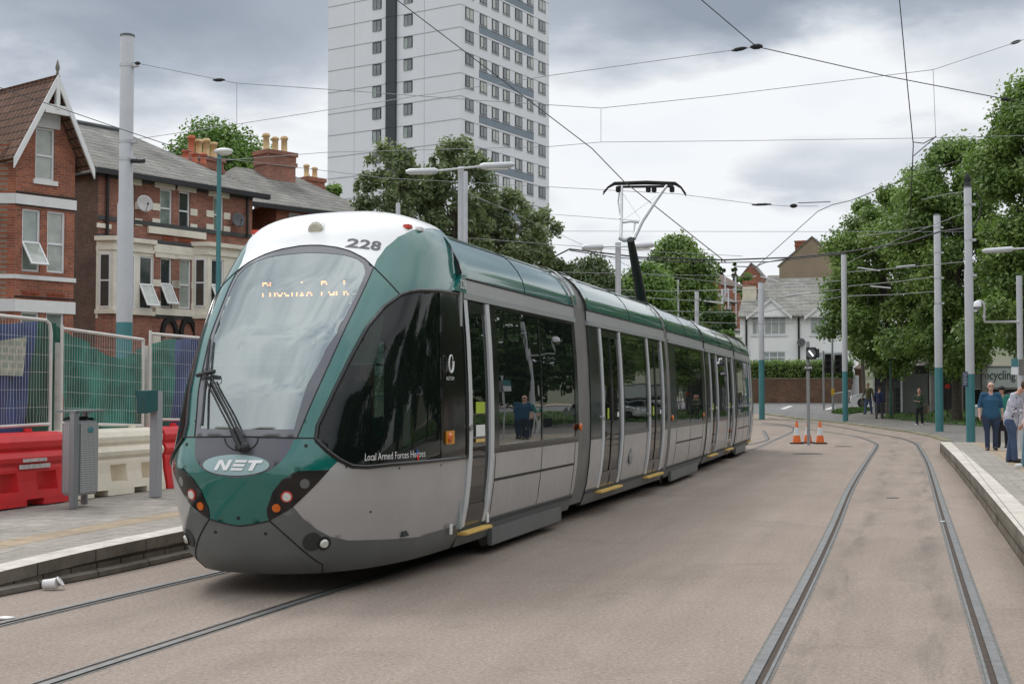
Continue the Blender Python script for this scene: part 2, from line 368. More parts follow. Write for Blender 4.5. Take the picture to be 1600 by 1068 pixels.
# kerb stones along the trackbed's far edge, with moss and weeds
M_moss=mat('mossy_kerb',(.21,.20,.125),.95,var=.45,vs=2.2,bump=.6)
mb=MB()
for a,b in zip(KB,KB[1:]):
    n=max(1,int(math.dist(a,b)/.95))
    for i in range(n):
        A=Vector(a).lerp(Vector(b),(i+.02)/n); B=Vector(a).lerp(Vector(b),(i+.97)/n); d=(B-A).normalized(); nn=Vector((-d.y,d.x))
        if nn.x<0: nn=-nn
        q=[A,B,B+nn*.34,A+nn*.34]; z0=[g(p.x,p.y) for p in q]; h=.045+random.random()*.012
        mb.add([(p.x,p.y,z-.05) for p,z in zip(q,z0)]+[(p.x,p.y,z+h) for p,z in zip(q,z0)],[(0,3,2,1),(4,5,6,7),(0,1,5,4),(1,2,6,5),(2,3,7,6),(3,0,4,7)])
struct(mb.build('trackside_kerb',M_moss))
M_grassbase=mat('grass_base',(.06,.10,.025),.95,var=.5,vs=1.2,bump=.8,bs=25)
GR1=[dk(1365,661.5),dk(1330,648.5),dk(1352,641.5),dk(1440,634),dk(1520,630),dk(1600,622),(60,96),(60,60),dk(1600,664),dk(1530,665),dk(1450,660),dk(1400,655)]
GR1=[dk(1374,653),dk(1420,658),dk(1470,662.5),dk(1530,667),dk(1600,668),(45,56),(60,70),(60,95),(30,94),dk(1500,640),dk(1440,641),dk(1398,645)]
GR2=[dk(1301,645.5),dk(1312,641),dk(1352,638),dk(1362,640),dk(1350,645),dk(1318,647)]
def grass_sheet(poly,nb,hmin,hmax,name):
    xs=[p[0] for p in poly]; ys=[p[1] for p in poly]; n=0; V=[];Fc=[]
    def inside(x,y):
        c=False; j=len(poly)-1
        for i in range(len(poly)):
            a,b=poly[i],poly[j]
            if (a[1]>y)!=(b[1]>y) and x<(b[0]-a[0])*(y-a[1])/(b[1]-a[1])+a[0]: c=not c
            j=i
        return c
    while n<nb:
        x=random.uniform(min(xs),max(xs)); y=min(ys)+(max(ys)-min(ys))*random.random()**1.7
        if not inside(x,y): continue
        n+=1
        for k in range(3):
            a=random.random()*6.28; h=random.uniform(hmin,hmax); w=.035; dx,dy=math.cos(a)*w,math.sin(a)*w; ox,oy=random.uniform(-.12,.12),random.uniform(-.12,.12); z=g(x,y)+.03
            b=len(V); V+=[(x+ox-dx,y+oy-dy,z),(x+ox+dx,y+oy+dy,z),(x+ox+dy*2+random.uniform(-.05,.05),y+oy-dx*2,z+h)]; Fc.append((b,b+1,b+2))
    mb=MB(); mb.add(V,Fc); return mb
M_blade=mat('grass_blade',(.085,.17,.03),.8,var=.5,vs=.7)
for i,(poly,nb) in enumerate(((GR1,17000),(GR2,900))):
    o=drape('grass',poly,.05,M_grassbase,1.5,kind='stuff'); 
    mb=grass_sheet(poly,nb,.05,.2,'grass'); o2=mb.build('grass_blades',M_blade,fixn=False); o2.parent=o; 
    tag(o,['rough green grass verge behind the dark footpath, shaded by the big trees','small tongue of grass beside the white car at the footpath bend'][i],'grass',kind='stuff')
# white line markings on the road
M_wl=mat('road_paint',(.62,.62,.60),.8,var=.25,vs=8)
def strip(pts,w,off,name,m,kind=None):
    """a flat strip along a ground polyline"""
    vs=[];fs=[]
    P=[Vector((p[0],p[1])) for p in pts]
    for i,p in enumerate(P):
        d=(P[min(i+1,len(P)-1)]-P[max(i-1,0)]).normalized(); n=Vector((-d.y,d.x))*w/2
        for q in (p+n,p-n): vs.append((q.x,q.y,g(q.x,q.y)+off))
        if i: b=2*i; fs.append((b-2,b-1,b+1,b))
    mb=MB(); mb.add(vs,fs,0,True); o=mb.build(name,m,fixn=False)
    if len(o.data.polygons) and o.data.polygons[0].normal.z<0: o.data.flip_normals()
    return o
for a,b in (((1222,639),(1236,634)),((1290,640),(1302,636)),((1250,627),(1262,624))):
    struct(strip([pg(*a),pg(*b)],.28,.010,'road_marking',M_wl))
# ---- rails: grooved tram rail (head, groove, lip) following the surveyed lines
M_rail=mat('rail_steel',(.20,.20,.197),.5,metal=.45,var=.22,vs=9,dirt=.35,rv=.12)
M_groove=mat('rail_groove_rust',(.055,.038,.028),.9,var=.4,vs=14)
M_seal=mat('rail_sealant',(.15,.145,.135),.85,var=.35,vs=12,bump=.6)
def smooth(pts,k=6):
    P=[Vector(p) for p in pts]; out=[]
    for i in range(len(P)-1):
        p0=P[max(i-1,0)];p1=P[i];p2=P[i+1];p3=P[min(i+2,len(P)-1)]
        for t in range(k):
            u=t/k; out.append(.5*((2*p1)+(-p0+p2)*u+(2*p0-5*p1+4*p2-p3)*u*u+(-p0+3*p1-3*p2+p3)*u**3))
    out.append(P[-1]); return out
def rail(pts,side,label,k=8):
    """side=+1: head lies to the left of the gauge face, so groove and lip are on the right"""
    P=smooth(pts,k); root=thing('tram_rail',label,'rail',(P[0].x,P[0].y,g(*P[0])),0,'rails of the tram tracks')
    off=Vector((P[0].x,P[0].y,g(*P[0])))
    def band(a,b,z0,z1,m,name,mi=0):
        vs=[];fs=[]
        for i,p in enumerate(P):
            d=(P[min(i+1,len(P)-1)]-P[max(i-1,0)]).normalized(); n=Vector((d.y,-d.x))*side
            for o_,z in ((a,z0),(b,z1)):
                q=p+n*o_; vs.append(Vector((q.x,q.y,g(q.x,q.y)+z))-off)
            if i: c=2*i; fs.append((c-2,c-1,c+1,c))
        mb=MB(); mb.add(vs,fs,0,True); o=mb.build(name,m,root,fixn=False)
        if o.data.polygons[0].normal.z<0: o.data.flip_normals()
        return o
    band(-.090,-.066,.002,.004,M_seal,'sealant_joint')
    band(-.066,0,.012,.012,M_rail,'rail_head')
    band(0,.042,.0045,.0045,M_groove,'groove')
    band(.042,.063,.010,.010,M_rail,'guard_lip')
    band(.063,.085,.004,.002,M_seal,'sealant_joint')
    return root
def pgl(l): return [pg(*p) for p in l]
rail([(-.93,-5),(-.94,4),(-.95,8.5),(-.99,13.7),(-1.06,19),(-1.19,27),(-1.25,38)]+pgl([(1369.5,697.5),(1367,692),(1354,686.3),(1335.6,681),(1307.5,676.6),(1285,673.3),(1247.5,668),(1191,661)]),1,'left hand steel rail of the empty right track, curving left past the cones')
rail([(.50,-5),(.485,4),(.46,8.9),(.42,14.1),(.37,22),(.33,30),(.27,38)]+pgl([(1436,699),(1432,694),(1424.5,690),(1406.5,684.3),(1375,678.4),(1339,672),(1307.5,666.3),(1262.5,659.5),(1200,652.5)]),-1,'right hand steel rail of the empty right track, nearest the right platform')
rail([(-6.85,-4),(-6.78,4),(-6.72,9.1),(-6.58,13),(-6.45,18),(-6.42,25),(-6.5,32),(-6.7,40)]+pgl([(1190,690),(1197,680),(1192,672)]),1,'far left steel rail in front of the tram, beside the left platform')
rail([(-5.2,-4),(-5.14,4),(-5.09,8),(-5.03,12),(-4.97,17),(-4.96,25),(-5.02,32),(-5.1,40)]+pgl([(1187,697.5),(1215,685),(1235,676),(1241,670.5),(1236,666),(1215,662),(1190,659.5)]),-1,'second steel rail from the left, running under the near side of the tram')
# ---- platforms
M_white=brick('platform_edge_stone',(.60,.56,.50),(.54,.50,.445),(.22,.20,.175),bw=6.,bh=.9,ms=.007,vert=False,patch=.22,bump=.3,off=.0,patchcol=(.30,.27,.22))
M_wall=brick('platform_wall_stone',(.25,.215,.17),(.18,.155,.125),(.075,.068,.058),bw=.42,bh=.13,ms=.016,patch=.5,bump=1.0,patchcol=(.03,.032,.022),ms2=.3)
M_cope=brick('coping_stone_face',(.24,.215,.175),(.19,.17,.14),(.06,.055,.045),bw=.9,bh=3.,ms=.010,patch=.45,bump=.8,off=.0,patchcol=(.06,.065,.04))
M_pav=brick('platform_paving',(.335,.308,.268),(.29,.268,.237),(.19,.17,.15),bw=.42,bh=.42,ms=.010,vert=False,patch=.22,bump=.25,off=.5,patchcol=(.17,.155,.14))
M_tac=brick('tactile_paving',(.37,.29,.20),(.33,.26,.18),(.22,.18,.14),bw=.4,bh=.4,ms=.012,vert=False,patch=.2,bump=.4,off=.0,patchcol=(.22,.19,.16))
def platform(name,edge,top,sidedir,width,label,footing=True):
    """edge: plan polyline of the white edge's outer arris; top: height there"""
    root=thing(name,label,'platform',(edge[0][0],edge[0][1],0))
    o0=Vector((edge[0][0],edge[0][1],0))
    P=[Vector(p) for p in edge]
    def off(i,d): 
        t=(P[min(i+1,len(P)-1)]-P[max(i-1,0)]).normalized(); n=Vector((t.y,-t.x))*sidedir; return P[i]+n*d
    def ribbon(d0,z0,d1,z1,m,nm):
        vs=[];fs=[]
        for i in range(len(P)):
            for d,z in ((d0,z0),(d1,z1)):
                q=off(i,d); zz=z(i) if callable(z) else z; vs.append((q.x-o0.x,q.y-o0.y,zz))
            if i: c=2*i; fs.append((c-2,c-1,c+1,c))
        mb=MB(); mb.add(vs,fs); return mb.build(nm,m,root,fixn=False)
    T=lambda i:top[i]
    def T2(dz): return lambda i: top[i]+dz
    ribbon(0,T2(0),.30,T2(0),M_white,'edge_coping'); ribbon(0,T2(-.115),0,T2(0),M_cope,'coping_face')
    ribbon(.02,T2(-.115),0,T2(-.115),M_cope,'coping_underside'); ribbon(.02,-.05,.02,T2(-.113),M_wall,'side_wall')
    if footing: ribbon(-.10,-.02,-.10,.055,M_cope,'footing_face'); ribbon(-.10,.055,.02,.065,M_cope,'footing_top')
    ribbon(.30,T2(-.004),.95,T2(-.004),M_pav,'paving_strip'); ribbon(.95,T2(-.003),1.35,T2(-.003),M_tac,'tactile_strip'); ribbon(1.35,T2(-.004),width,T2(-.004),M_pav,'paving')
    return root
LE=[(-8.2,-3),(-8.05,4),(-7.88,8),(-7.78,10),(-7.66,11.6),(-7.64,12.4),(-7.66,14),(-7.62,18),(-7.55,24),(-7.6,34),(-7.8,46)]
LT=[.02,.06,.13,.18,.255,.27,.28,.30,.30,.30,.30]
platform('tram_platform',LE,LT,-1,14,'grey paved left platform with white edge and rough stone side wall')
# its outer yard
RE=[(1.08,-5),(1.07,4),(1.05,10),(1.03,15),(.97,24),(.85,34),(.70,43),(.69,43.6)]
rp=platform('tram_platform',RE,[.34]*8,1,12,'grey paved right platform with white edge, people waiting on it',footing=False)
# closing end wall and ramp of the right platform down to the footpath
mb=MB(); mb.add([(.69,43.6,0),(.99,43.6,0),(.99,43.6,.34),(.69,43.6,.34)],[(0,1,2,3)]); e=mb.build('end_wall',M_cope,rp,fixn=False); e.location=(-RE[0][0],-RE[0][1],0)
mb=MB(); mb.add([(.985,43.6,.336),(14,43.6,.336),(14,50.5,.04),(1.9,50.5,.04)],[(0,1,2,3)]); e=mb.build('end_ramp',M_pav,rp,fixn=False); e.location=(-RE[0][0],-RE[0][1],0)
# ================================================================== TRAM
M_teal=mat('teal_paint',(.004,.125,.105),.17,var=.08,vs=1.6,coat=.8,spec=.55,dirt=.06)
M_white_p=mat('white_paint',(.84,.84,.83),.25,var=.03,coat=.4,dirt=.03)
M_silver=mat('silver_paint',(.425,.42,.415),.36,metal=.25,var=.08,vs=1.1,coat=.25,dirt=.09,rv=.08)
M_band=mat('light_grey_band',(.47,.475,.475),.4,metal=.2,var=.04,coat=.2)
M_dgrey=mat('dark_grey_skirt',(.115,.125,.122),.5,var=.16,vs=2,dirt=.3,coat=.1)
M_black=mat('black_gloss',(.010,.010,.010),.15,var=0,coat=.15,spec=.4)
M_mblack=mat('matt_black',(.012,.012,.012),.7,var=.2)
M_rubber=mat('rubber',(.025,.025,.026),.75,var=.3,vs=6)
M_pillar=mat('door_post_grey',(.56,.58,.59),.4,var=.04)
M_bellow=mat('gangway_grey',(.17,.165,.155),.65,var=.2,vs=3,dirt=.2)
M_badge=mat('nose_panel_grey',(.085,.083,.10),.42,var=.06,coat=.15)
M_glass_s=glass('side_glass',(.55,.72,.66),.42,.01,ior=1.7,wob=.10)
M_glass_w=glass('windscreen_glass',(.80,.90,.88),.50,.02,base=(.135,.15,.15),ior=2.8,wob=.05,tint_s=(.92,1.0,.985))
M_frit=mat('glass_border',(.12,.12,.135),.12,var=.05,coat=.6)
M_glass_c=glass('cab_side_glass',(.45,.6,.52),.55,.01,ior=1.45,wob=.12)
M_yel=mat('step_yellow',(.68,.46,.13),.55,var=.15,dirt=.25,vs=9)
M_amber=mat('amber_lens',(.62,.13,.01),.15,var=.05,coat=.6)
M_red=mat('red_lens',(.50,.04,.03),.15,var=.05,coat=.6)
M_lens=mat('clear_lens',(.62,.62,.58),.08,var=.2,vs=60,coat=1.)
M_seat=mat('seat_teal',(.012,.10,.10),.7,var=.2)
M_int=mat('interior_panel',(.30,.33,.32),.6,var=.1)
M_intd=mat('interior_dark',(.03,.035,.035),.7,var=.2)
M_steel=mat('brushed_steel',(.55,.56,.56),.3,metal=.9,var=.08)
M_paper=mat('paper_notice',(.72,.74,.72),.7,var=.06,vs=14)
M_hiviz=mat('hi_vis',(.55,.75,.05),.8,var=.15)
XC=-5.58
V_=[.16,.3,.5,.8,1.1,1.25,1.4,1.8,2.3,2.8,3.18,3.35,3.5,3.65,3.8,4.0,4.2]
Z_=[.17,.3,.5,.8,1.1,1.25,1.4,1.8,2.3,2.8,3.19,3.34,3.46,3.55,3.61,3.655,3.67]
W_=[w-.10*min(1,w/1.1) for w in (1.08,1.18,1.224,1.266,1.287,1.292,1.292,1.285,1.262,1.222,1.14,1.07,.96,.78,.55,.27,.02)]
YF=[y-.19*(13.5-y)/2.7 for y in (11.2,11.01,10.93,10.85,10.80,10.86,10.94,11.11,11.42,11.85,12.22,12.32,12.46,12.66,12.93,13.2,13.42)]
YE=[13.3]*10+[13.35,13.4,13.42,13.45,13.5,13.55,13.6]; AEf=lambda v:2.9+.25*max(-.8,min(1.8,v-1.4)); YCUT=13.36
SC=2.0
def Sf(u,v):
    w=np.interp(v,V_,W_);yf=np.interp(v,V_,YF);ye=np.interp(v,V_,YE);z=np.interp(v,V_,Z_)
    s=1 if u>=0 else -1; a=abs(u)/SC; ph=min(a,1)*math.pi/2
    AE=AEf(v); x=w*math.sin(ph)**(2/AE); y=ye-(ye-yf)*max(math.cos(ph),0)**(2/AE)
    if a>1: y+=(a-1)*2.0
    return Vector((XC+s*x,y,z))
# smooth the profile tables by dense resampling
def _sm(T):
    d=np.linspace(V_[0],V_[-1],130); y=np.interp(d,V_,T); k=np.array([1,2,3,2,1.])/9; yp=np.pad(y,2,mode='edge'); yy=np.convolve(yp,k,'valid'); yp=np.pad(yy,2,mode='edge'); yy=np.convolve(yp,k,'valid'); return d,yy
_d,Z_=_sm(Z_);_,W_=_sm(W_);_,YF=_sm(YF);_,YE=_sm(YE);V_=_d
# ray-cast surface for surveying the nose panels
U0=[i*2.4/70 for i in range(71)]; V0=[.16+(4.2-.16)*i/100 for i in range(101)]
sv=[Sf(u,v) for v in V0 for u in U0]; sf=[(j*71+i,j*71+i+1,(j+1)*71+i+1,(j+1)*71+i) for j in range(100) for i in range(70)]
tris=[(a,b,c) for a,b,c,d in sf]+[(a,c,d) for a,b,c,d in sf]
bvh=BVHTree.FromPolygons(sv,tris)
from mathutils.interpolate import poly_3d_calc
def uvpx(x,y):
    h=bvh.ray_cast(EYE,ray(x,y).normalized())
    if h[0] is None:   # just outside the silhouette: nearest surface point
        r=ray(x,y); t=11.5/r.y; h=bvh.find_nearest(EYE+r*t)
    p,n,i,d=h; T=tris[i]; w=poly_3d_calc([sv[k] for k in T],p)
    uv=[(U0[k%71],V0[k//71]) for k in T]
    return (sum(a*b[0] for a,b in zip(w,uv)),sum(a*b[1] for a,b in zip(w,uv)))
def U(l): return [Vector(uvpx(*p)) for p in l]
ws_out_r=[(464,684),(480,645),(499,602),(518,560),(533,527),(547,497),(567,455),(584,417)]
ws_out_t=[(570,404),(547,392),(525,386),(500,383)]
fr_in=[(459,670),(480,600),(500,565),(509,545),(525,522),(558,457),(571,425),(568,412),(558,404),(538,398)]
cheek_top=[(589,405),(603,386),(622,370),(645,359),(672,354)]
gap_up=[(584,417),(604,437),(626,461)]
win_front=[(494,684),(497,665),(516,625),(547,561),(575,510),(601,479),(626,461)]
win_top=[(640,456),(654,454),(682,454),(705,457),(719,461)]
win_bot=[(494,687),(511,704),(530,718),(550,728),(573,729),(612,725),(648,722),(685,718.5),(715,716)]
sil_edge=[(530,718),(515,733),(496,754),(476.5,773.5),(458,791),(438,803),(421,813)]
sil_bot=[(458,791),(474,809.6),(495.6,826.6),(517,838),(544.5,843.6),(570,843),(612,841.5),(655,838),(709,834)]
gap_bump=[(421,813),(442.5,832),(470,856.5),(495.6,876.6),(504,881),(504,893)]
teal_bot=[(421,813),(395,818.5),(380,820.5)]
hl=[(418,806),(417,795),(426,768),(440,750),(458,738.6),(476,735),(508,734)]
badge=[(459.5,687),(452,703),(440,720),(420.6,735),(396,743),(375,745)]
v_of=lambda x,y: uvpx(x,y)[1]
# centre line heights of those edges
P_=dict(wt=3.165,wb=1.395,it=3.10,ib=1.46,tb=.60,bd=1.055)
def VV(u,v): return Vector((u,v))
UR=2.0+2.0*(YCUT-13.3)/2.0
uWR=U(ws_out_r); uWT=U(ws_out_t); uCH=U(cheek_top); uGU=U(gap_up); uWF=U(win_front); uWTp=U(win_top); uWB=U(win_bot); uSE=U(sil_edge); uSB=U(sil_bot); uGB=U(gap_bump); uTB=U(teal_bot); uHL=U(hl); uBD=U(badge); uFI=U(fr_in)
VT=4.2; VB=.16
P_['tb']=uTB[-1].y-.004; P_['bd']=uBD[-1].y-.006; P_['wt']=uWT[-1].y+.004; P_['it']=uFI[-1].y+.035; P_['ib']=uFI[0].y-.004
# rear edge at u=UR
wt_rear=VV(UR,uWTp[-1].y); wb_rear=VV(UR,uWB[-1].y); sb_rear=VV(UR,.44)
hood_rear=VV(UR,max(uCH[-1].y,3.5))
wsO=[VV(0,P_['wb'])]+uWR+uWT+[VV(0,P_['wt'])]
wsI=[VV(0,P_['ib'])]+uFI+[VV(0,P_['it'])]
tl=uWR[-1]
hood=[VV(0,P_['wt'])]+uWT[::-1]+[tl]+uCH[:-1]+[hood_rear,VV(UR,VT),VV(0,VT)]
cheek=[tl]+uCH[:-1]+[hood_rear,wt_rear]+uWTp[::-1][1:]+[uGU[-1],uGU[1]]
apil=uWR+[uGU[1]]+uWF[::-1]
sidewin=uWB[:-1]+[wb_rear,wt_rear]+uWTp[::-1][1:]+uWF[::-1][:-1]
gt,gb=U([(687,454),(689,718)])
sideglass=uWB[:-2]+[gb,gt]+uWTp[:2][::-1]+uWF[::-1][:-1]
sidepil=[gb,wb_rear,wt_rear]+uWTp[::-1][1:2]+[gt]
lower=[VV(0,P_['bd'])]+uBD[::-1]+[uWR[0],uWF[0],uWB[1],uSE[0]]+uSE[1:4]+uHL[::-1][1:]+[uTB[0]]+uTB[1:]+[VV(0,P_['tb'])]
hlp=uHL[:-1]+[uSE[1]]+uSE[2:]
hlp=[uSE[1]]+uHL[::-1][0:]+[uTB[0]]+uSE[::-1][1:-2]
badgep=[VV(0,P_['wb']),uWR[0]]+uBD+[VV(0,P_['bd'])]
silver=uSE[:5]+uSB[1:-1]+[sb_rear,wb_rear]+uWB[::-1][1:-2]
skirt=[uSE[4],uSE[5],uSE[6]]+uGB[1:-1]+[VV(uGB[-1].x,VB),VV(UR,VB),sb_rear]+uSB[::-1][1:-1]
bumper=[VV(0,P_['tb'])]+uTB[::-1]+uGB[1:-1]+[VV(uGB[-1].x,VB),VV(0,VB)]
def patch(name,polys,m,parent,off=0.0,du=.055,holes=(),thick=0):
    """curved panel(s) cut out of the nose surface, mirrored to the other side"""
    mb=MB(); mats=[]
    for pi,(poly,mm) in enumerate(polys):
        mats.append(mm)
        n=len(poly); pts=[];
        for i,a in enumerate(poly):
            b=poly[(i+1)%n]; k=max(1,int((b-a).length/du)); pts+=[a.lerp(b,t/k) for t in range(k)]
        loops=[list(range(len(pts)))]
        for hpoly in holes:
            s=len(pts); nh=len(hpoly)
            hp=[]
            for i,a in enumerate(hpoly):
                b=hpoly[(i+1)%nh]; k=max(1,int((b-a).length/du)); hp+=[a.lerp(b,t/k) for t in range(k)]
            pts+=hp; loops.append(list(range(s,s+len(hp))))
        edges=[(l[i],l[(i+1)%len(l)]) for l in loops for i in range(len(l))]
        def ins(p,pl):
            c=False; j=len(pl)-1
            for i in range(len(pl)):
                A,B=pl[i],pl[j]
                if (A.y>p.y)!=(B.y>p.y) and p.x<(B.x-A.x)*(p.y-A.y)/(B.y-A.y)+A.x: c=not c
                j=i
            return c
        x0=min(p.x for p in poly);x1=max(p.x for p in poly);y0=min(p.y for p in poly);y1=max(p.y for p in poly)
        x=math.floor(x0/du)*du
        while x<x1:
            y=math.floor(y0/du)*du
            while y<y1:
                q=Vector((x,y))
                if ins(q,poly) and not any(ins(q,h) for h in holes) and min((q-p).length for p in pts[:len(pts)])>du*.3: pts.append(q)
                y+=du
            x+=du
        r=geometry.delaunay_2d_cdt(pts,edges,[],0,1e-6)
        V2=[Vector(p) for p in r[0]]
        T2=[]
        for t in r[2]:
            c=(V2[t[0]]+V2[t[1]]+V2[t[2]])/3
            if ins(c,poly) and not any(ins(c,h) for h in holes): T2.append(t)
        def P3(p,s):
            q=Sf(p.x,p.y)
            if off:
                e=.02; a=Sf(max(p.x,e)+e,p.y)-Sf(max(p.x,e)-e,p.y); b=Sf(p.x,min(p.y+e,4.19))-Sf(p.x,max(p.y-e,.17)); nn=a.cross(b)
                if nn.length>1e-9:
                    nn.normalize()
                    if p.x<.02: nn.x=0
                    q=q+nn*off
            return Vector((XC+s*(q.x-XC),q.y,q.z))
        A=[P3(p,1) for p in V2]; mb.add(A,T2,pi,True)
        if min(p.x for p in poly)<.01:
            # shared centre line so the two halves shade as one
            pass
        mb.add([P3(p,-1) for p in V2],[t[::-1] for t in T2],pi,True)
    o=mb.build(name,mats,parent,fixn=False)
    bm=bmesh.new(); bm.from_mesh(o.data); bmesh.ops.remove_doubles(bm,verts=bm.verts[:],dist=.0006); bmesh.ops.recalc_face_normals(bm,faces=bm.faces[:])
    bm.faces.ensure_lookup_table()
    # outward check
    s=sum((f.normal.dot(f.calc_center_median()-Vector((XC,13.6,1.8)))) for f in bm.faces)
    if s<0: bmesh.ops.reverse_faces(bm,faces=bm.faces[:])
    bm.to_mesh(o.data); bm.free(); return o
def halves(o):
    c=o.copy(); c.data=o.data.copy(); COL.objects.link(c)
    for ob,s in ((o,1),(c,-1)):
        bm=bmesh.new(); bm.from_mesh(ob.data); bmesh.ops.delete(bm,geom=[f for f in bm.faces if (f.calc_center_median().x-XC)*s<0],context='FACES'); bm.to_mesh(ob.data); bm.free()
    return o
def seam(pls,r,parent,m=None,name='panel_gap',both=True,off=.001):
    for pl in pls:
        mb=MB(); pts=[]
        for a,b in zip(pl,pl[1:]):
            k=max(1,int((b-a).length/.06)); pts+=[a.lerp(b,t/k) for t in range(k)]
        pts.append(pl[-1])
        for s in ((1,-1) if both else (1,)):
            mb.tube([Vector((XC+s*(Sf(p.x,p.y).x-XC),Sf(p.x,p.y).y-off,Sf(p.x,p.y).z)) for p in pts],r,5)
        o=mb.build(name,m or M_mblack,parent)
    return o
tram=thing('tram','long teal, white and silver articulated tram standing at the left platform','tram',(0,0,0))
def nrm(u,v):
    e=.03; a=Sf(u+e,v)-Sf(u-e,v); b=Sf(u,v+e)-Sf(u,v-e); n=a.cross(b).normalized(); return n if n.dot(Sf(u,v)-Vector((XC,13.6,1.8)))>0 else -n
def disc(mb,u,v,r,h,mi=0,s=1,off=0.,n=24,r2=None,sq=1.0):
    p=Sf(u,v); q=nrm(u,v); p=Vector((XC+s*(p.x-XC),p.y,p.z)); q=Vector((s*q.x,q.y,q.z)); p=p+q*off
    mb.tube([p,p+q*h],[r,r if r2 is None else r2],n,mi)
def make_cab(parent,front=True):
    cab=patch('hood',[(hood,M_white_p)],None,parent)
    halves(patch('cab_pillar',[(apil,M_teal)],None,parent)); halves(patch('roof_cheek',[(cheek,M_teal)],None,parent))
    ws=patch('windscreen',[(wsI,M_glass_w)],None,cab,off=-.004)
    patch('windscreen_border',[(wsO,M_frit)],None,cab,holes=[wsI],off=-.001)
    patch('nose_panel',[(lower,M_teal)],None,parent)
    patch('badge_panel',[(badgep,M_badge)],None,parent)
    sw=halves(patch('cab_side_window',[(sideglass,M_glass_c)],None,parent,off=-.004)); halves(patch('window_pillar',[(sidepil,M_black)],None,parent))
    halves(patch('side_panel',[(silver,M_silver)],None,parent))
    halves(patch('lower_skirt',[(skirt,M_dgrey)],None,parent))
    patch('bumper',[(bumper,M_dgrey)],None,parent)
    # black surround of the cab side window and dark pillar behind it
    seam([sidewin+[sidewin[0]]],.022,sw,M_black,'window_surround')
    seam([[uGU[0],uGU[1],uGU[2]],[uWR[0],uWF[0]],uGB,[VV(0,P_['wb']),uWR[0]],[VV(0,P_['tb'])]+uTB[::-1]],.007,cab)
    seam([wsO[1:]],.006,cab,M_mblack,'glass_seal')
    # headlight clusters: dark cover with lamps behind
    for s in (1,-1):
        def mir(poly): return poly
        mb=MB()
        n=len(hlp); 
        hc=MB(); hm=patch('headlight_tmp',[(hlp,M_black)],None,parent,off=.006)
        # keep only one side of the mirrored panel
        bm=bmesh.new(); bm.from_mesh(hm.data)
        bmesh.ops.delete(bm,geom=[f for f in bm.faces if (f.calc_center_median().x-XC)*s<0],context='FACES'); bm.to_mesh(hm.data); bm.free(); hm.name='headlight'
        for (px,py,r,nm,mt,h) in ((448,775,.050,'lamp_ring',M_red,.012),(448,775,.036,'lamp_lens',M_lens,.018),(432,792.5,.036,'indicator_lamp',M_amber,.014),(476,755,.042,'beam_lens',mat('beam_reflector',(.10,.105,.11),.12,var=.3,vs=40,coat=1.),.004)):
            u,v=uvpx(px,py); mb=MB(); disc(mb,u,v,r,h,0,s,.002); mb.build(nm,mt,hm)
        # fog lamp in its scoop
        u,v=uvpx(506,848); mb=MB(); disc(mb,u,v,.060,.012,0,s); fo=mb.build('fog_lamp',M_mblack,parent)
        mb=MB(); disc(mb,u,v,.048,.03,0,s,r2=.03); mb.build('lamp_lens',M_lens,fo)
        u2,v2=uvpx(488,846); mb=MB(); disc(mb,u2,v2,.085,.004,0,s,-.001); mb.build('lamp_scoop',mat('scoop_dark',(.03,.032,.032),.6),fo)
    # small bolt heads
    mb=MB()
    for px,py,r in ((478,696,.016),(289,662,.0),(415,833,.014),(541,729,.010),(624,731,.010),(689,726,.010),(579,799,.010)):
        if r<=0: continue
        u,v=uvpx(px,py)
        for s in (1,-1): disc(mb,u,v,r,.004,0,s,n=10)
    disc(mb,0.001,.70,.016,.004,0,1,n=10)
    mb.build('bolt',M_mblack,parent)
    # roof lamp
    lp=Vector((XC,12.27,3.34)); mb=MB(); mb.tube([lp+Vector((0,.24,.05)),lp+Vector((0,-.02,.01))],[.10,.085],20); rl=mb.build('roof_lamp',M_white_p,parent)
    mb=MB(); mb.tube([lp+Vector((0,-.02,.01)),lp+Vector((0,-.035,.006))],[.078,.06],20); mb.build('lamp_lens',mat('lamp_cream',(.55,.53,.42),.12,coat=.8),rl)
    if front:
        sq=[]
        mb=MB()
        for px,py,mi in ((637,352.5,0),(655,356.5,1)):
            uu,vv=uvpx(px,py+2); q=Sf(uu,vv)
            for s in (1,-1): x=XC+s*(q.x-XC); mb.bbox(x-.035,x+.035,q.y-.05,q.y+.05,q.z-.02,q.z+.022,.008,mi)
        mb.build('marker_lamp',[mat('marker_red',(.6,.06,.03),.4),M_white_p],parent)
    return cab
cab0=make_cab(tram)
# number on the hood, logo, wipers, interior of the cab
def surf_text(s,u,v,size,m,name,parent,rot=0.,side=1,**kw):
    """lettering that follows the nose surface around (u,v)"""
    me=text(s,size,depth=.0,**kw)
    p0=Sf(u,v); e=.02
    du=(Sf(u+e,v)-Sf(u-e,v))/(2*e); dv=(Sf(u,v+e)-Sf(u,v-e))/(2*e); lu=du.length; 
    # local tangents; solve small 2x2 system for u,v
    tu=du.normalized(); n=nrm(u,v); tv=n.cross(tu); 
    if tv.z<0: tv=-tv
    cr,sr=math.cos(rot),math.sin(rot)
    for w in me.vertices:
        a=w.co.x*cr-w.co.y*sr; b=w.co.x*sr+w.co.y*cr
        A=du.dot(tu);B=dv.dot(tu);Cc=du.dot(tv);D=dv.dot(tv); det=A*D-B*Cc
        uu=u+(a*D-b*B)/det; vv=v+(b*A-a*Cc)/det
        q=Sf(uu,vv)+nrm(max(uu,.031) if abs(uu)<.03 else uu,vv)*.006
        w.co=q
    me.materials.clear(); me.materials.append(m); o=bpy.data.objects.new(name,me); return link(o,parent)
M_num=mat('number_grey',(.10,.10,.11),.4,var=0)
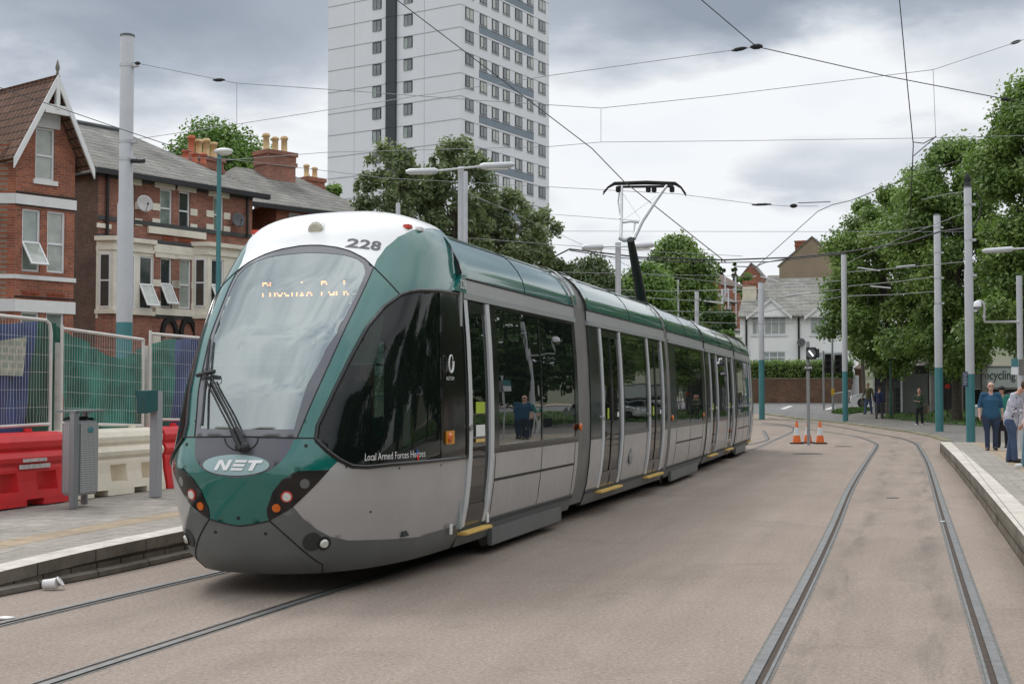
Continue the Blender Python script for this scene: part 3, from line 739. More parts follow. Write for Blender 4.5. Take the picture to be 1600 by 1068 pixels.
u,v=uvpx(567,387); surf_text('228',u+.02,v+.03,.17,M_num,'fleet_number',tram,rot=R(-9),sx=1.3,bold=.004)
# oval badge
def nosept(x,z,o=.014):
    # x offset from centre -> surface point
    uu=SC*2/math.pi*math.asin(min(1,abs(x)/1.19)**(AEf(z)/2)); q=Sf(math.copysign(uu,x) if uu else 0.,z); return Vector((XC+x,q.y-o,z))
cv=1.155; mb=MB(); vs=[];N=40
for ring in (0,.5,1.):
    for i in range(N):
        a=i/N*2*math.pi; vs.append(nosept(ring*.315*math.cos(a),cv+ring*.088*math.sin(a),.006))
fs=[(r_*N+i,r_*N+(i+1)%N,(r_+1)*N+(i+1)%N,(r_+1)*N+i) for r_ in (0,1) for i in range(N)]
mb.add(vs,fs,0,True); ov=mb.build('oval_badge',mat('badge_pale',(.30,.42,.42),.5,var=.1),tram)
def nose_strokes(polys,m,name,parent,o=.014):
    mb=MB()
    for pl in polys:
        mb.add([nosept(a*.78+.01,cv+(b-cv)*.8,o) for a,b in pl],[tuple(range(len(pl)))])
    return mb.build(name,m,parent,fixn=False)
def st(x,y,w,h,sh=.25): return [(x+y*sh,cv+y),(x+w+y*sh,cv+y),(x+w+(y+h)*sh,cv+y+h),(x+(y+h)*sh,cv+y+h)]
hh=.055
polys=[st(-.235,-hh,.045,2*hh,.45),st(-.115,-hh,.045,2*hh,.45),[(-.235+hh*.45,cv+hh),(-.19+hh*.45,cv+hh),(-.07-hh*.45,cv-hh),(-.115-hh*.45,cv-hh)],
 st(-.03,-hh,.14,.026,.45),st(-.03,-.013,.14,.026,.45),st(-.03,hh-.026,.14,.026,.45),
 st(.13,hh-.03,.16,.03,.45),st(.185,-hh,.05,2*hh-.03,.45)]
nose_strokes(polys,mat('logo_white',(.80,.80,.80),.35,var=0),'badge_lettering',ov)
# wiper
mb=MB()
def np_(px,py,lift): 
    h=bvh.ray_cast(EYE,ray(px,py).normalized()); 
    # far side of the nose is not in the half surface: mirror ray
    return None
def nose_hit(px,py,lift=.03):
    # intersect a sight line with the full nose surface
    best=None
    r=ray(px,py).normalized()
    for s in (1,-1):
        o=Vector((XC+s*(EYE.x-XC),EYE.y,EYE.z)); rr=Vector((s*r.x,r.y,r.z)); h=bvh.ray_cast(o,rr)
        if h[0] is not None and (best is None or h[3]<best[1]): best=(h[0],h[3])
    if best is None: return EYE+r*11.6
    return EYE+r*(best[1]-lift)
hub=nose_hit(378,697,.05)
arm=[[(372,692),(345,640),(320,590)],[(378,694),(352,640),(326,588)],[(384,696),(357,640),(330,588)]]
for a in arm: mb.tube([nose_hit(*p,.07) for p in a],.009,6)
mb.tube([nose_hit(369,668,.09),nose_hit(384,700,.09)],.022,8); mb.tube([nose_hit(362,672,.09),nose_hit(376,702,.09)],.022,8)
mb.ball(nose_hit(383,698,.07),.04); mb.ball(nose_hit(373,697,.07),.035)
wp=mb.build('wiper',M_rubber,tram)
mb=MB(); mb.tube([nose_hit(316,664,.06),nose_hit(322,590,.06),nose_hit(328,530,.06)],.013,6); mb.tube([nose_hit(308,586,.08),nose_hit(335,580,.08)],.02,6)
hz=[nose_hit(326+9*math.cos(t),582+7*math.sin(t),.1) for t in np.linspace(0,6.28,14)]; mb.tube(hz,.004,4); mb.build('wiper_blade',M_rubber,wp)
mb=MB(); pts=[nose_hit(377+26*math.cos(t),684+20*math.sin(t),.004) for t in np.linspace(0,math.pi,16)]; mb.tube(pts,.006,5); mb.build('wiper_recess',M_mblack,wp)
# cab interior: desk, driver seat, bulkhead, display
mb=MB(); mb.bbox(XC-.95,XC+.95,11.3,12.1,1.0,1.36,.05); mb.bbox(XC-.35,XC+.35,11.7,12.2,1.3,1.45,.04); mb.build('dashboard',M_intd,tram)
mb=MB(); mb.bbox(XC-.28,XC+.28,12.5,13.0,1.0,1.15,.05); mb.bbox(XC-.27,XC+.27,12.95,13.1,1.1,1.9,.05); mb.bbox(XC-.14,XC+.14,12.98,13.08,1.9,2.1,.04); mb.build('driver_seat',M_intd,tram)
mb=MB(); mb.box(XC-1.15,XC-.32,13.25,13.32,.4,2.9); mb.box(XC+.32,XC+1.15,13.25,13.32,.4,2.9); mb.box(XC-.32,XC+.32,13.25,13.32,2.3,2.9); mb.build('cab_bulkhead',M_int,tram)
mb=MB(); mb.box(XC-1.05,XC+1.05,11.9,13.3,.45,.5); mb.build('cab_floor',M_intd,tram)
mb=MB(); mb.bbox(XC-.7,XC+.78,12.42,12.6,2.55,2.9,.02); dsp=mb.build('destination_display',M_mblack,tram)
mb=MB(); vs=[(XC+a,11.42+.42*(z-2.03)+.10+.28*abs(a)**3,z) for z in (2.03,2.5) for a in np.linspace(-.86,.86,9)]; mb.add(vs,[(i,i+1,i+10,i+9) for i in range(8)],0,True); mb.tube([(XC+a,11.515+.28*abs(a)**3,2.03) for a in np.linspace(-.86,.86,9)],.014,6,1); mb.build('sun_blind',[mat('blind_grey',(.42,.47,.46),.8),mat('blind_rail',(.8,.82,.8),.4)],tram)
# jacket on a hook and blinds seen through the glass
mb=MB(); mb.bbox(XC-.42,XC-.28,12.9,13.1,1.35,2.1,.04); mb.build('hi_vis_jacket',M_hiviz,tram)
# amber dot-matrix destination, scan lines partly lit as in the photo
def dotfont():
    G={'P':['11110','10001','10001','11110','10000','10000','10000'],'h':['10000','10000','10110','11001','10001','10001','10001'],'o':['00000','00000','01110','10001','10001','10001','01110'],
     'e':['00000','00000','01110','10001','11111','10000','01110'],'n':['00000','00000','10110','11001','10001','10001','10001'],'i':['00100','00000','01100','00100','00100','00100','01110'],
     'x':['00000','00000','10001','01010','00100','01010','10001'],'a':['00000','00000','01110','00001','01111','10001','01111'],'r':['00000','00000','10110','11001','10000','10000','10000'],
     'k':['10000','10000','10010','10100','11000','10100','10010'],' ':['00000']*7}
    return G
G=dotfont(); mb=MB(); s='Phoenix Park'; pit=.0128; x0=-.64
for ci,ch in enumerate(s):
    for r_ in range(7):
        if r_ not in (0,1,5,6): continue
        for c in range(5):
            if G[ch][r_][c]=='1':
                x=XC+x0+ci*6.2*pit+c*pit; z=2.86-r_*.021; mb.box(x-.0052,x+.0052,12.409,12.417,z-.007,z+.007)
mb.build('amber_destination',mat('amber_led',(.9,.28,.05),.5,var=0,emit=(1.,.30,.06),es=6),dsp)
for yy,rr in ((551,.010),(546,.005)):
    mb=MB(); mb.tube([nose_hit(x,yy+ (x-340)*.012,-.035) for x in np.linspace(341,506,14)],rr,6); mb.build('blind_rail',mat('blind_rail_white',(.85,.88,.87),.4,var=0),tram)
# things seen through the side window
mb=MB(); mb.box(XC+1.02,XC+1.03,11.95,12.17,1.28,1.66); mb.build('notice',M_paper,tram)
mb=MB(); mb.box(XC+1.0,XC+1.01,12.2,12.29,1.30,1.55); mb.build('notice',mat('notice_yellow',(.6,.5,.1),.7),tram)
# lettering under the cab window
def side_x(z): return -.10+float(np.interp(z,[.17,.3,.5,.8,1.1,1.4,1.8,2.3,2.8,3.0],[1.12,1.17,1.224,1.266,1.287,1.292,1.285,1.262,1.222,1.195]))
def side_letter(s,y,z,size,m,name,parent,off=.012,**kw):
    me=text(s,size,depth=0,**kw)
    for w in me.vertices:
        yy=y+w.co.x; zz=z+w.co.y; w.co=Vector((XC+side_x(zz)+off,yy,zz))
    me.materials.clear(); me.materials.append(m); o=bpy.data.objects.new(name,me); return link(o,parent)
M_lw=mat('lettering_white',(.75,.75,.74),.5,var=0)
def cab_letter(s,pa,pb,size_h,m,name,parent,**kw):
    """lettering laid on the cab flank between two surveyed points"""
    a=nose_hit(*pa,.008); b=nose_hit(*pb,.008); me=text(s,1.0,depth=0,align='LEFT',**kw); w=max(v.co.x for v in me.vertices); sc=(b-a).length/w; 
    x=(b-a).normalized(); up_=Vector((0,0,1))-x*x.z; up_.normalize()
    for vtx in me.vertices: c=vtx.co.copy(); vtx.co=a+x*(c.x*sc)+up_*(c.y*size_h)
    me.materials.clear(); me.materials.append(m); o=bpy.data.objects.new(name,me); return link(o,parent)
u,v=uvpx(618,711.5); surf_text('Local Armed Forces Heroes',u,v,.092,M_lw,'window_lettering',tram,sx=.92)
mb=MB(); mb.ball(nose_hit(653,713,.0),.024,.4,1,1.2,8); mb.ball(nose_hit(653,713,.0)+Vector((0,0,-.035)),.022,.4,.8,1,8); mb.build('poppy_sticker',mat('sticker_red',(.6,.02,.02),.5),tram)
mb=MB(); p=nose_hit(652,705,.0); mb.bbox(p.x-.006,p.x+.006,p.y-.02,p.y+.02,p.z-.03,p.z+.02,.004); mb.build('blue_sticker',mat('sticker_blue',(.03,.08,.35),.5),tram)
# ---------------------------------------------------------------- body sections
PROF=[(1.10,.17),(1.17,.30),(1.224,.50),(1.266,.80),(1.287,1.10),(1.292,1.40),(1.285,1.80),(1.262,2.30),(1.222,2.76)]
ROOF=[(1.115,2.95),(1.11,3.02),(1.08,3.12),(1.02,3.23),(.93,3.34),(.83,3.42),(.72,3.475),(.57,3.51),(.3,3.53),(0,3.535)]
def sx(z): return side_x(z)
def sweep(mb,prof,y0,y1,s,mi=0,sm=True,endcaps=False,bow=0.0,n=1):
    """profile of (x,z) swept from y0 to y1 on one side"""
    ys=[y0+(y1-y0)*i/n for i in range(n+1)]
    vs=[(s*x,y,z) for y in ys for x,z in prof]; k=len(prof)
    fs=[(j*k+i,j*k+i+1,(j+1)*k+i+1,(j+1)*k+i) for j in range(n) for i in range(k-1)]
    if s<0: fs=[f[::-1] for f in fs]
    mb.add(vs,fs,mi,sm)
def strip_prof(z0,z1,off=0.): 
    zs=sorted(set([z0,z1]+[z for _,z in PROF if z0<z<z1])); return [(sx(z)+off,z) for z in zs]
def slab(mb,y0,y1,z0,z1,o0,o1,s,mi=0):
    """thin curved slab standing off the body side between offsets o0 and o1"""
    zs=[z0+(z1-z0)*i/10 for i in range(11)]
    A=[(s*(sx(z)+o1),y0,z) for z in zs]+[(s*(sx(z)+o1),y1,z) for z in zs]+[(s*(sx(z)+o0),y0,z) for z in zs]+[(s*(sx(z)+o0),y1,z) for z in zs]; k=11
    fs=[]
    for i in range(10):
        fs+=[(i,i+1,k+i+1,k+i),(2*k+i,3*k+i,3*k+i+1,2*k+i+1),(i,2*k+i,2*k+i+1,i+1),(k+i,k+i+1,3*k+i+1,3*k+i)]
    fs+=[(0,k,3*k,2*k),(k-1,3*k-1,4*k-1,2*k-1)]
    mb.add(A,fs,mi,False)
def section(y0,y1,doors,windows,root_name,X0,rot,panels,skirt_z=.30,logo=None,fin0=True,fin1=True,slots=True,lamps=()):
    """one body section built about its own frame; doors: (a,b,leaves)"""
    o=bpy.data.objects.new(root_name,None); link(o,tram); o.location=(X0,0,0)
    if rot: o.matrix_world=Matrix.Translation((X0,y0,0))@Matrix.Rotation(rot,4,'Z')@Matrix.Translation((0,-y0,0))
    L_=y1-y0
    # body sides: silver lower, black band, grey cant rail
    cuts=sorted([(a,b) for a,b,_ in doors])
    segs=[];y=y0
    for a,b in cuts: segs.append((y,a)); y=b
    segs.append((y,y1))
    rf=MB()
    for s in (1,-1):
        can=MB(); drk=MB(); p_=None
        for a,b in segs:
            if b-a<.02: continue
            low=MB(); blk=MB(); sweep(low,strip_prof(.42,1.12),a,b,s); sweep(drk,strip_prof(.20,.42),a,b,s)
            ws=[w for w in windows if w[0]>=a-.01 and w[1]<=b+.01]; y=a
            for w0,w1 in ws:
                sweep(blk,strip_prof(1.12,2.76),y,w0,s); y=w1
                sweep(blk,strip_prof(1.12,1.20),w0,w1,s); sweep(blk,strip_prof(2.70,2.76),w0,w1,s)
            sweep(blk,strip_prof(1.12,2.76),y,b,s)
            pp=low.build('body_side',M_silver,o,fixn=False); blk.build('window_surround',M_black,o,fixn=False)
            if s>0 and (b-a>1.2 or p_ is None): p=pp; p_=1
        sweep(can,[(sx(2.76),2.76),(1.122,2.86),(1.116,2.95)],y0,y1,s)
        for a,b in cuts: sweep(drk,strip_prof(.20,.36),a,b,s)
        can.build('cant_rail',M_band,o,fixn=False); drk.build('lower_skirt',M_dgrey,o,fixn=False)
    for s in (1,-1):
        for w0,w1 in windows:
            m=MB(); sweep(m,strip_prof(1.20,2.70,-.006),w0+.004,w1-.004,s,n=2); m.build('window',M_glass_s,o,fixn=False)
    # roof fairing with end fins
    ends=MB()
    for s in (1,-1):
        sweep(rf,ROOF,y0+.03,y1-.03,s,n=4)
        for e,(yy,d) in enumerate(((y0,1),(y1,-1))):
            pr=[(x*1.03+.004,z+.02) for x,z in ROOF]
            sweep(rf,pr,yy-.05 if d>0 else yy-.10,yy+.10 if d>0 else yy+.05,s,1 if (e==0) else 2)
    lite=mat('fin_teal',(.006,.155,.135),.2,var=.04,coat=.7)
    r=rf.build('roof_fairing',[M_teal,lite,M_teal],o,fixn=False)
    mb=MB()
    for s in (1,-1):
        for (x,z) in ((1.116,2.955),):
            mb.tube([(s*x,y0,z),(s*x,y1,z)],.012,6)
        mb.tube([(s*.845,y0+.12,3.415),(s*.845,y1-.12,3.415)],.005,5)
        ym=(y0+y1)/2; mb.tube([(s*(x+.001),ym,z+.001) for x,z in ROOF],.005,5)
    for yy in (y0,y1):   # end walls
        pass
    mb.build('roof_seam',M_mblack,r)
    for yy in (y0+.01,y1-.01):
        ew=MB()
        pr=[(sx(z),z) for z in (.2,.5,.8,1.1,1.4,1.8,2.3,2.76)]+[(x,z) for x,z in ROOF]
        full=pr+[(-x,z) for x,z in pr[::-1]]
        # ring with gangway opening
        n=len(full); cx,cz=0,1.5; inner=[(max(-.62,min(.62,x*.6)),max(.45,min(2.4,cz+(z-cz)*.6))) for x,z in full]
        vs=[(x,yy,z) for x,z in full]+[(x,yy,z) for x,z in inner]
        ew.add(vs,[(i,(i+1)%n,n+(i+1)%n,n+i) for i in range(n)]); ew.build('end_wall',M_intd,o,fixn=False)
    # doors
    for s in (1,-1):
        for a,b,leaves in doors:
            d=MB(); slab(d,a,b,.36,2.72,-.035,-.02,s); 
            dr=MB()
            n=leaves; wd=(b-a)/n
            # door leaf: dark frame
            fr=MB()
            for k in range(n):
                p0=a+k*wd+.008; p1=a+(k+1)*wd-.008
                slab(fr,p0,p0+.05,.36,2.72,-.03,.0,s); slab(fr,p1-.05,p1,.36,2.72,-.03,.0,s); slab(fr,p0+.05,p1-.05,.36,.62,-.03,.0,s); slab(fr,p0+.05,p1-.05,2.62,2.72,-.03,.0,s)
            dd=fr.build('door',M_black,o)
            pn=MB()
            for k in range(n):
                p0=a+k*wd+.05; p1=a+(k+1)*wd-.05; slab(pn,p0,p1,.60,2.64,-.020,-.012,s)
            pn.build('door_glass',M_glass_s,dd)
            ps=MB(); slab(ps,a-.05,a+.075,.40,2.73,-.01,.016,s); ps.build('door_post',M_pillar,dd); ps=MB(); slab(ps,b-.075,b+.05,.40,2.73,-.01,.016,s); ps.build('door_post',M_pillar,dd)
            st_=MB(); x0=sx(.36)
            st_.bbox(min(s*(x0-.02),s*(x0+.10)),max(s*(x0-.02),s*(x0+.10)),a-.06,b+.06,.322,.358,.010); st_.build('door_step',M_yel,dd)
            # stickers and button
            sk=MB(); c=a+.5*wd if n==1 else a+.28*wd
            xs=sx(1.5)+.006
            def card(y_,z_,w_,h_,mi): 
                X1=s*(sx(z_)+.004); X0_=s*(sx(z_)-.002); sk.box(min(X0_,X1),max(X0_,X1),y_,y_+w_,z_,z_+h_,mi)
            ym=(a+b)/2
            if n==1:
                card(ym-.16,1.56,.30,.12,0); card(ym-.16,1.32,.30,.12,1); card(ym-.16,1.26,.30,.035,2)
            else:
                card(a+wd*.45,1.40,.10,.16,0); card(a+wd*1.45,1.42,.12,.07,1)
            sk.build('door_sticker',[mat('sticker_green',(.38,.52,.04),.5,var=.1),M_paper,M_yel],dd)
            if s>0:
                bt=MB(); bt.cyl((s*(sx(1.42)+.012),a-.01,1.42),.035,.02,14,axis='X'); bt.build('door_button',M_steel,dd)
    # panel gaps on the silver flank
    for s in (1,-1):
        for kind,a,b,z in panels:
            pgm=MB()
            if kind=='v':
                pgm.tube([(s*(sx(zz)+.001),a,zz) for zz in np.linspace(b,z,8)],.005,4)
            else: pgm.box(min(s*(sx(z)-.006),s*(sx(z)+.004)),max(s*(sx(z)-.006),s*(sx(z)+.004)),a,b,z-.014,z+.014)
            pgm.build('panel_gap',M_mblack,p)
    # interior: floor, ceiling, seats, grab poles
    fl=MB(); fl.box(-1.1,1.1,y0,y1,.36,.40); fl.build('floor',M_intd,o)
    ce=MB(); ce.box(-1.15,1.15,y0,y1,2.74,2.80); ce.build('ceiling',M_int,o)
    se=MB(); y=y0+.9
    while y<y1-.7:
        if not any(a-.55<y<b+.25 for a,b,_ in doors):
            for s in (1,-1):
                se=MB(); se.bbox(min(s*.35,s*1.05),max(s*.35,s*1.05),y,y+.42,.78,.88,.03); se.bbox(min(s*.38,s*1.03),max(s*.38,s*1.03),y+.40,y+.48,.85,1.48,.03); se.box(min(s*.5,s*1.05),max(s*.5,s*1.05),y+.1,y+.35,.38,.78); se.build('seat',M_seat,o)
        y+=.86
    gp=MB()
    for y in np.arange(y0+.6,y1-.3,1.3):
        for x in (-.33,.33): gp.tube([(x,y,.4),(x,y,2.74)],.018,8)
    for x in (-.33,.33): gp.tube([(x,y0+.3,2.1),(x,y1-.3,2.1)],.016,6)
    gp.build('grab_pole',mat('pole_yellow',(.35,.42,.30),.35),o)
    # gangway faces
    return o
def bogie_skirt(o,y0,y1,z0=.10,z1=.30,x=1.10):
    for s in (1,-1):
        mb=MB(); mb.bbox(min(s*(x-.06),s*x),max(s*(x-.06),s*x),y0,y1,z0,z1,.012); mb.build('bogie_cover',M_dgrey,o)
    mb=MB()
    for yy in (y0+.7,y1-.7):
        for s in (1,-1): mb.cyl((s*.66,yy,.30),.29,s*.13,28,axis='X')
    mb.build('wheel',mat('wheel_steel',(.12,.10,.09),.6,metal=.5,var=.3),o)
def bellows(ya,yb,X,rot,X2=None):
    mb=MB(); pr=[(sx(z)*.985,z) for z in (.25,.5,.8,1.1,1.4,1.8,2.3,2.76)]+[(x*.985,z-.01) for x,z in ROOF]; n=10
    ys=np.linspace(ya,yb,n+1); k=len(pr)
    for s in (1,-1):
        vs=[];
        for j,y in enumerate(ys):
            c=1-.012*(j%2)
            vs+=[(s*x*c,y,z) for x,z in pr]
        fs=[(j*k+i,j*k+i+1,(j+1)*k+i+1,(j+1)*k+i) for j in range(n) for i in range(k-1)]; mb.add(vs,fs,0,True)
    o=mb.build('gangway_bellows',M_bellow,tram); o.location=(X,0,0)
    if rot: o.matrix_world=Matrix.Translation((X,ya,0))@Matrix.Rotation(rot,4,'Z')@Matrix.Translation((0,-ya,0))
    return o
def vp(y,z0=.42,z1=1.12): return ('v',y,z0,z1)
s1=section(13.372,18.2,[(13.42,14.20,1)],[(14.5,16.28),(16.34,18.02)],'leading_section',XC,0,[vp(14.36),vp(16.31),vp(18.02),('h',14.36,18.02,.83)])
bogie_skirt(s1,14.5,17.6)
bellows(18.2,18.95,XC,0)
s2=section(18.95,25.2,[(19.70,21.10,2),(23.38,24.76,2)],[(21.32,23.16)],'door_section',XC,0,[vp(21.25),vp(23.2)])
bellows(25.2,25.62,XC,0)
s3=section(25.62,30.7,[],[(26.45,28.30),(28.36,30.2)],'middle_section',XC-.02,R(1.0),[vp(26.4),vp(28.33),vp(30.3),('h',26.4,30.3,.83)])
bogie_skirt(s3,26.2,30.0)
bellows(30.7,31.12,XC-.12,R(1.2))
s4=section(31.12,37.4,[(31.88,33.28,2),(35.55,36.95,2)],[(33.45,35.38)],'door_section',XC-.13,R(1.35),[vp(33.4),vp(35.42)])
bellows(37.4,37.8,XC-.28,R(1.6))
s5=section(37.8,42.9,[(41.98,42.78,1)],[(38.25,40.05),(40.11,41.8)],'trailing_section',XC-.29,R(2.0),[vp(38.2),vp(40.08),vp(41.85),('h',38.2,41.85,.83)])
bogie_skirt(s5,38.4,41.6)
bogie_skirt(s2,.0,.01) if False else None
# side marker lamps
mb=MB()
for px,py,X in ((907,666.7,-4.36),(1051,652.6,-4.40),(1099.3,647.5,-4.50)):
    p=Px(px,py,X); mb.ball(p,.055,.5,1,1,8)
mb.build('side_marker_lamp',M_amber,tram)
mb=MB(); p=Px(703,683,XC+1.20); mb.box(p.x-.01,p.x+.004,p.y-.10,p.y+.13,p.z-.065,p.z+.065); il=mb.build('side_indicator',mat('indicator_plate',(.62,.26,.02),.35),tram)
mb=MB(); mb.ball(p+Vector((.01,-.03,0)),.05,.6,1,1,8); mb.build('indicator_lens',M_amber,il)
# maker's ring mark on the dark pillar, round badge on the second section, number fin
mb=MB(); p=Px(703,568,XC+1.188); rg=[p+Vector((.012,.062*math.cos(a),.085*math.sin(a))) for a in np.linspace(0.5,6.6,24)]; mb.tube(rg,[.006+.008*(i/23) for i in range(24)],5); mk=mb.build('maker_mark',M_lw,tram)
side_letter('ALSTOM',p.y,p.z-.145,.052,M_lw,'maker_lettering',mk,off=.012,sx=1.2)
mb=MB(); p=Px(985,712,XC+1.17); mb.cyl((p.x-.004,p.y,p.z),.13,.012,28,axis='X'); rb=mb.build('round_badge',mat('badge_grey',(.20,.21,.21),.4),tram)
side_letter('NET',p.y,p.z,.11,M_lw,'badge_lettering',rb,off=.016,shear=.2)
mb=MB(); f0=Px(703,449,XC+1.12)
y0=f0.y; mb.add([(XC+1.10,13.05,2.80),(XC+1.10,13.44,2.80),(XC+1.10,13.44,3.03),(XC+1.155,13.05,2.80),(XC+1.155,13.44,2.80),(XC+1.135,13.44,3.03)],[(0,1,2),(3,5,4),(0,3,4,1),(1,4,5,2),(0,2,5,3)])
fn=mb.build('number_fin',M_teal,tram)
me=text('228',.13,depth=0)
for w in me.vertices: w.co=Vector((XC+1.162-.0*w.co.y,13.31+w.co.x,2.875+w.co.y))
me.materials.append(M_lw); o=bpy.data.objects.new('number_lettering',me); link(o,fn)
# small label cards at the foot of the flank
for px,py in ((704.5,826),(762,808)):
    mb=MB(); p=Px(px,py,XC+1.135); mb.box(p.x-.004,p.x+.006,p.y-.03,p.y+.03,p.z-.05,p.z+.05); mb.build('label_card',M_paper,tram)
# roof equipment just visible above the fairings
mb=MB()
for y0,y1 in ((19.5,22.0),(22.4,24.6),(31.8,34),(34.5,36.6)): mb.bbox(XC-.75,XC+.1,y0,y1,3.5,3.64,.03)
mb.build('roof_unit',mat('roof_unit_grey',(.55,.55,.53),.6,dirt=.3),tram)
# rear cab: the same shell turned round
rc=bpy.data.objects.new('rear_cab',None); link(rc,tram)
for ch in [c for c in tram.children if c.name.split('.')[0] in ('hood','cab_pillar','roof_cheek','window_pillar','nose_panel','badge_panel','cab_side_window','side_panel','lower_skirt','bumper','headlight','bolt')]:
    c=ch.copy(); COL.objects.link(c); c.parent=rc; c.name='rear_'+ch.name.split('.')[0]
rc.matrix_world=Matrix.Translation((XC-.29,37.8,0))@Matrix.Rotation(R(2.0),4,'Z')@Matrix.Translation((0,-37.8,0))@Matrix.Translation((-XC*-1,42.9+13.37,0))@Matrix.Rotation(math.pi,4,'Z')
# ---------------------------------------------------------------- pantograph
mb=MB(); YP=29.6
K=lambda x,y,Y=YP: Py(x,y,Y)
kn=K(985,377,28.5)
base=Vector((kn.x+.05,30.6,3.52))
lo=Px(1002,470,kn.x+.1)
mb=MB(); mb.tube([K(985,374,28.5),K(990,400,28.9),K(1004,476,30.3)],[.075,.09,.12],10)
pa=mb.build('pantograph_arm',M_mblack,tram)
hl_,hr_=K(962,289),K(1058,287)
mb=MB()
m_gal=mat('galvanised',(.50,.51,.52),.45,metal=.5,var=.12,vs=6)
mb.tube([K(970,373,28.6),K(971,345,28.9),K(971.5,300,29.5),K(972,290)],[.035,.033,.028,.025],8); mb.tube([K(990,373,28.6),K(1003,346,28.9),K(1025,313,29.3),K(1042,290)],[.05,.045,.04,.03],8)
mb.tube([K(968,371,28.6),K(975,375,28.6),K(990,373,28.6)],.05,8); mb.tube([K(968,297),K(966,315),K(969,342,28.9)],.018,6)
mb.tube([K(971,348,28.9),K(985,346,28.9),K(1003,348,28.9)],.022,6); mb.tube([K(992,348,28.9),K(990,368,28.7)],.02,6)
mb.tube([K(973,302),K(1003,346,28.9)],.005,4); mb.tube([K(1035,300),K(972,345,28.9)],.005,4)
mb.build('pantograph_frame',m_gal,tram)
mb=MB()
for dy,o_ in ((-.18,0),(.18,1.6)):
    mb.tube([K(942,301+o_*2,YP+dy),K(950,292+o_,YP+dy),K(960,286+o_,YP+dy),K(1010,284.5+o_,YP+dy),K(1055,286+o_,YP+dy),K(1064,292+o_,YP+dy),K(1072,303+o_*2,YP+dy)],[.012,.016,.03,.035,.03,.016,.012],8)
mb.tube([K(966,292),K(1052,291)],.028,8)
for x in (966,1013,1022,1050): mb.bbox(*[c for p in [K(x,294)] for c in (p.x-.05,p.x+.05,p.y-.05,p.y+.05,p.z-.09,p.z+.04)],.015)
mb.build('collector_head',M_mblack,tram)

# the articulated sections only placed their parts: hand the parts to the tram itself
def hand_over(sec):
    M=sec.matrix_local.copy() if sec.parent is tram else sec.matrix_world.copy()
    for ch in list(sec.children):
        L0=ch.matrix_local.copy(); ch.parent=tram; ch.matrix_parent_inverse=Matrix.Identity(4); ch.matrix_local=M@L0
    bpy.data.objects.remove(sec)
bpy.context.view_layer.update()
for sec in (s1,s2,s3,s4,s5,rc): hand_over(sec)
# ================================================================== BUILDINGS
class Face:
    """a vertical wall plane surveyed from the photo: origin at pixel column x0 and camera depth d0, running towards vanishing column vx"""
    def __init__(s,x0,d0,vx,base=0.,flip=False):
        o=Pd(x0,617,d0); s.o=Vector((o.x,o.y,base)); r=ray(vx,617); s.d=Vector((r.x,r.y,0)).normalized()*(-1 if vx<0 and flip else 1); s.n=Vector((-s.d.y,s.d.x,0)); s.rz=math.atan2(s.d.y,s.d.x)
    def uz(s,x,y,back=0.):
        r=ray(x,y); oo=s.o+s.n*back; t=(oo-EYE).dot(s.n)/r.dot(s.n); p=EYE+r*t; return (p-s.o).dot(s.d),p.z-s.o.z
    def u(s,x,back=0.): return s.uz(x,617,back)[0]
    def z(s,x,y,back=0.): return s.uz(x,y,back)[1]
M_brick=brick('red_brick',(.46,.135,.07),(.30,.085,.05),(.30,.22,.17),patch=.35,bump=.6,patchcol=(.06,.03,.025))
M_brick2=brick('brown_brick',(.43,.15,.095),(.28,.10,.068),(.30,.23,.185),patch=.35,bump=.6,patchcol=(.05,.035,.03))
M_brick3=brick('dark_side_brick',(.19,.095,.065),(.13,.07,.05),(.14,.115,.10),patch=.4,bump=.6)  # darker brick tone for the two end walls
M_slate=brick('slate_roof',(.27,.26,.235),(.19,.185,.17),(.09,.09,.085),bw=.30,bh=.19,ms=.014,patch=.4,bump=.8,patchcol=(.15,.15,.10))
M_tile=brick('brown_roof_tile',(.21,.115,.08),(.15,.085,.062),(.03,.02,.017),bw=.24,bh=.26,ms=.03,patch=.3,bump=1.0,ms2=.8)
M_stucco=mat('cream_stonework',(.78,.73,.62),.85,var=.12,vs=2,bump=.2,dirt=.12)
M_wpaint=mat('white_woodwork',(.74,.74,.73),.55,var=.06,dirt=.08)
M_upvc=mat('window_frame_white',(.78,.79,.80),.35,var=.03)
M_blackw=mat('gutter_black',(.015,.015,.016),.5,var=.1)
M_render_w=mat('white_render',(.93,.93,.91),.9,var=.05,vs=.7,bump=.3,bs=30,dirt=.06)
M_pane_d=mat('pane_dark',(.045,.055,.055),.06,var=.3,vs=1.3,spec=.9,coat=.8)
M_pane_c=mat('pane_curtained',(.36,.39,.35),.08,var=.25,vs=2.5,spec=.7,coat=.6)
M_pane_g=mat('pane_greenish',(.22,.27,.24),.06,var=.35,vs=1.5,spec=.9,coat=.8)
M_lead=mat('lead_flashing',(.10,.11,.115),.7,var=.2)
M_terra=mat('terracotta_pot',(.50,.15,.08),.85,var=.2); M_buff=mat('buff_pot',(.62,.45,.24),.85,var=.25,dirt=.15)
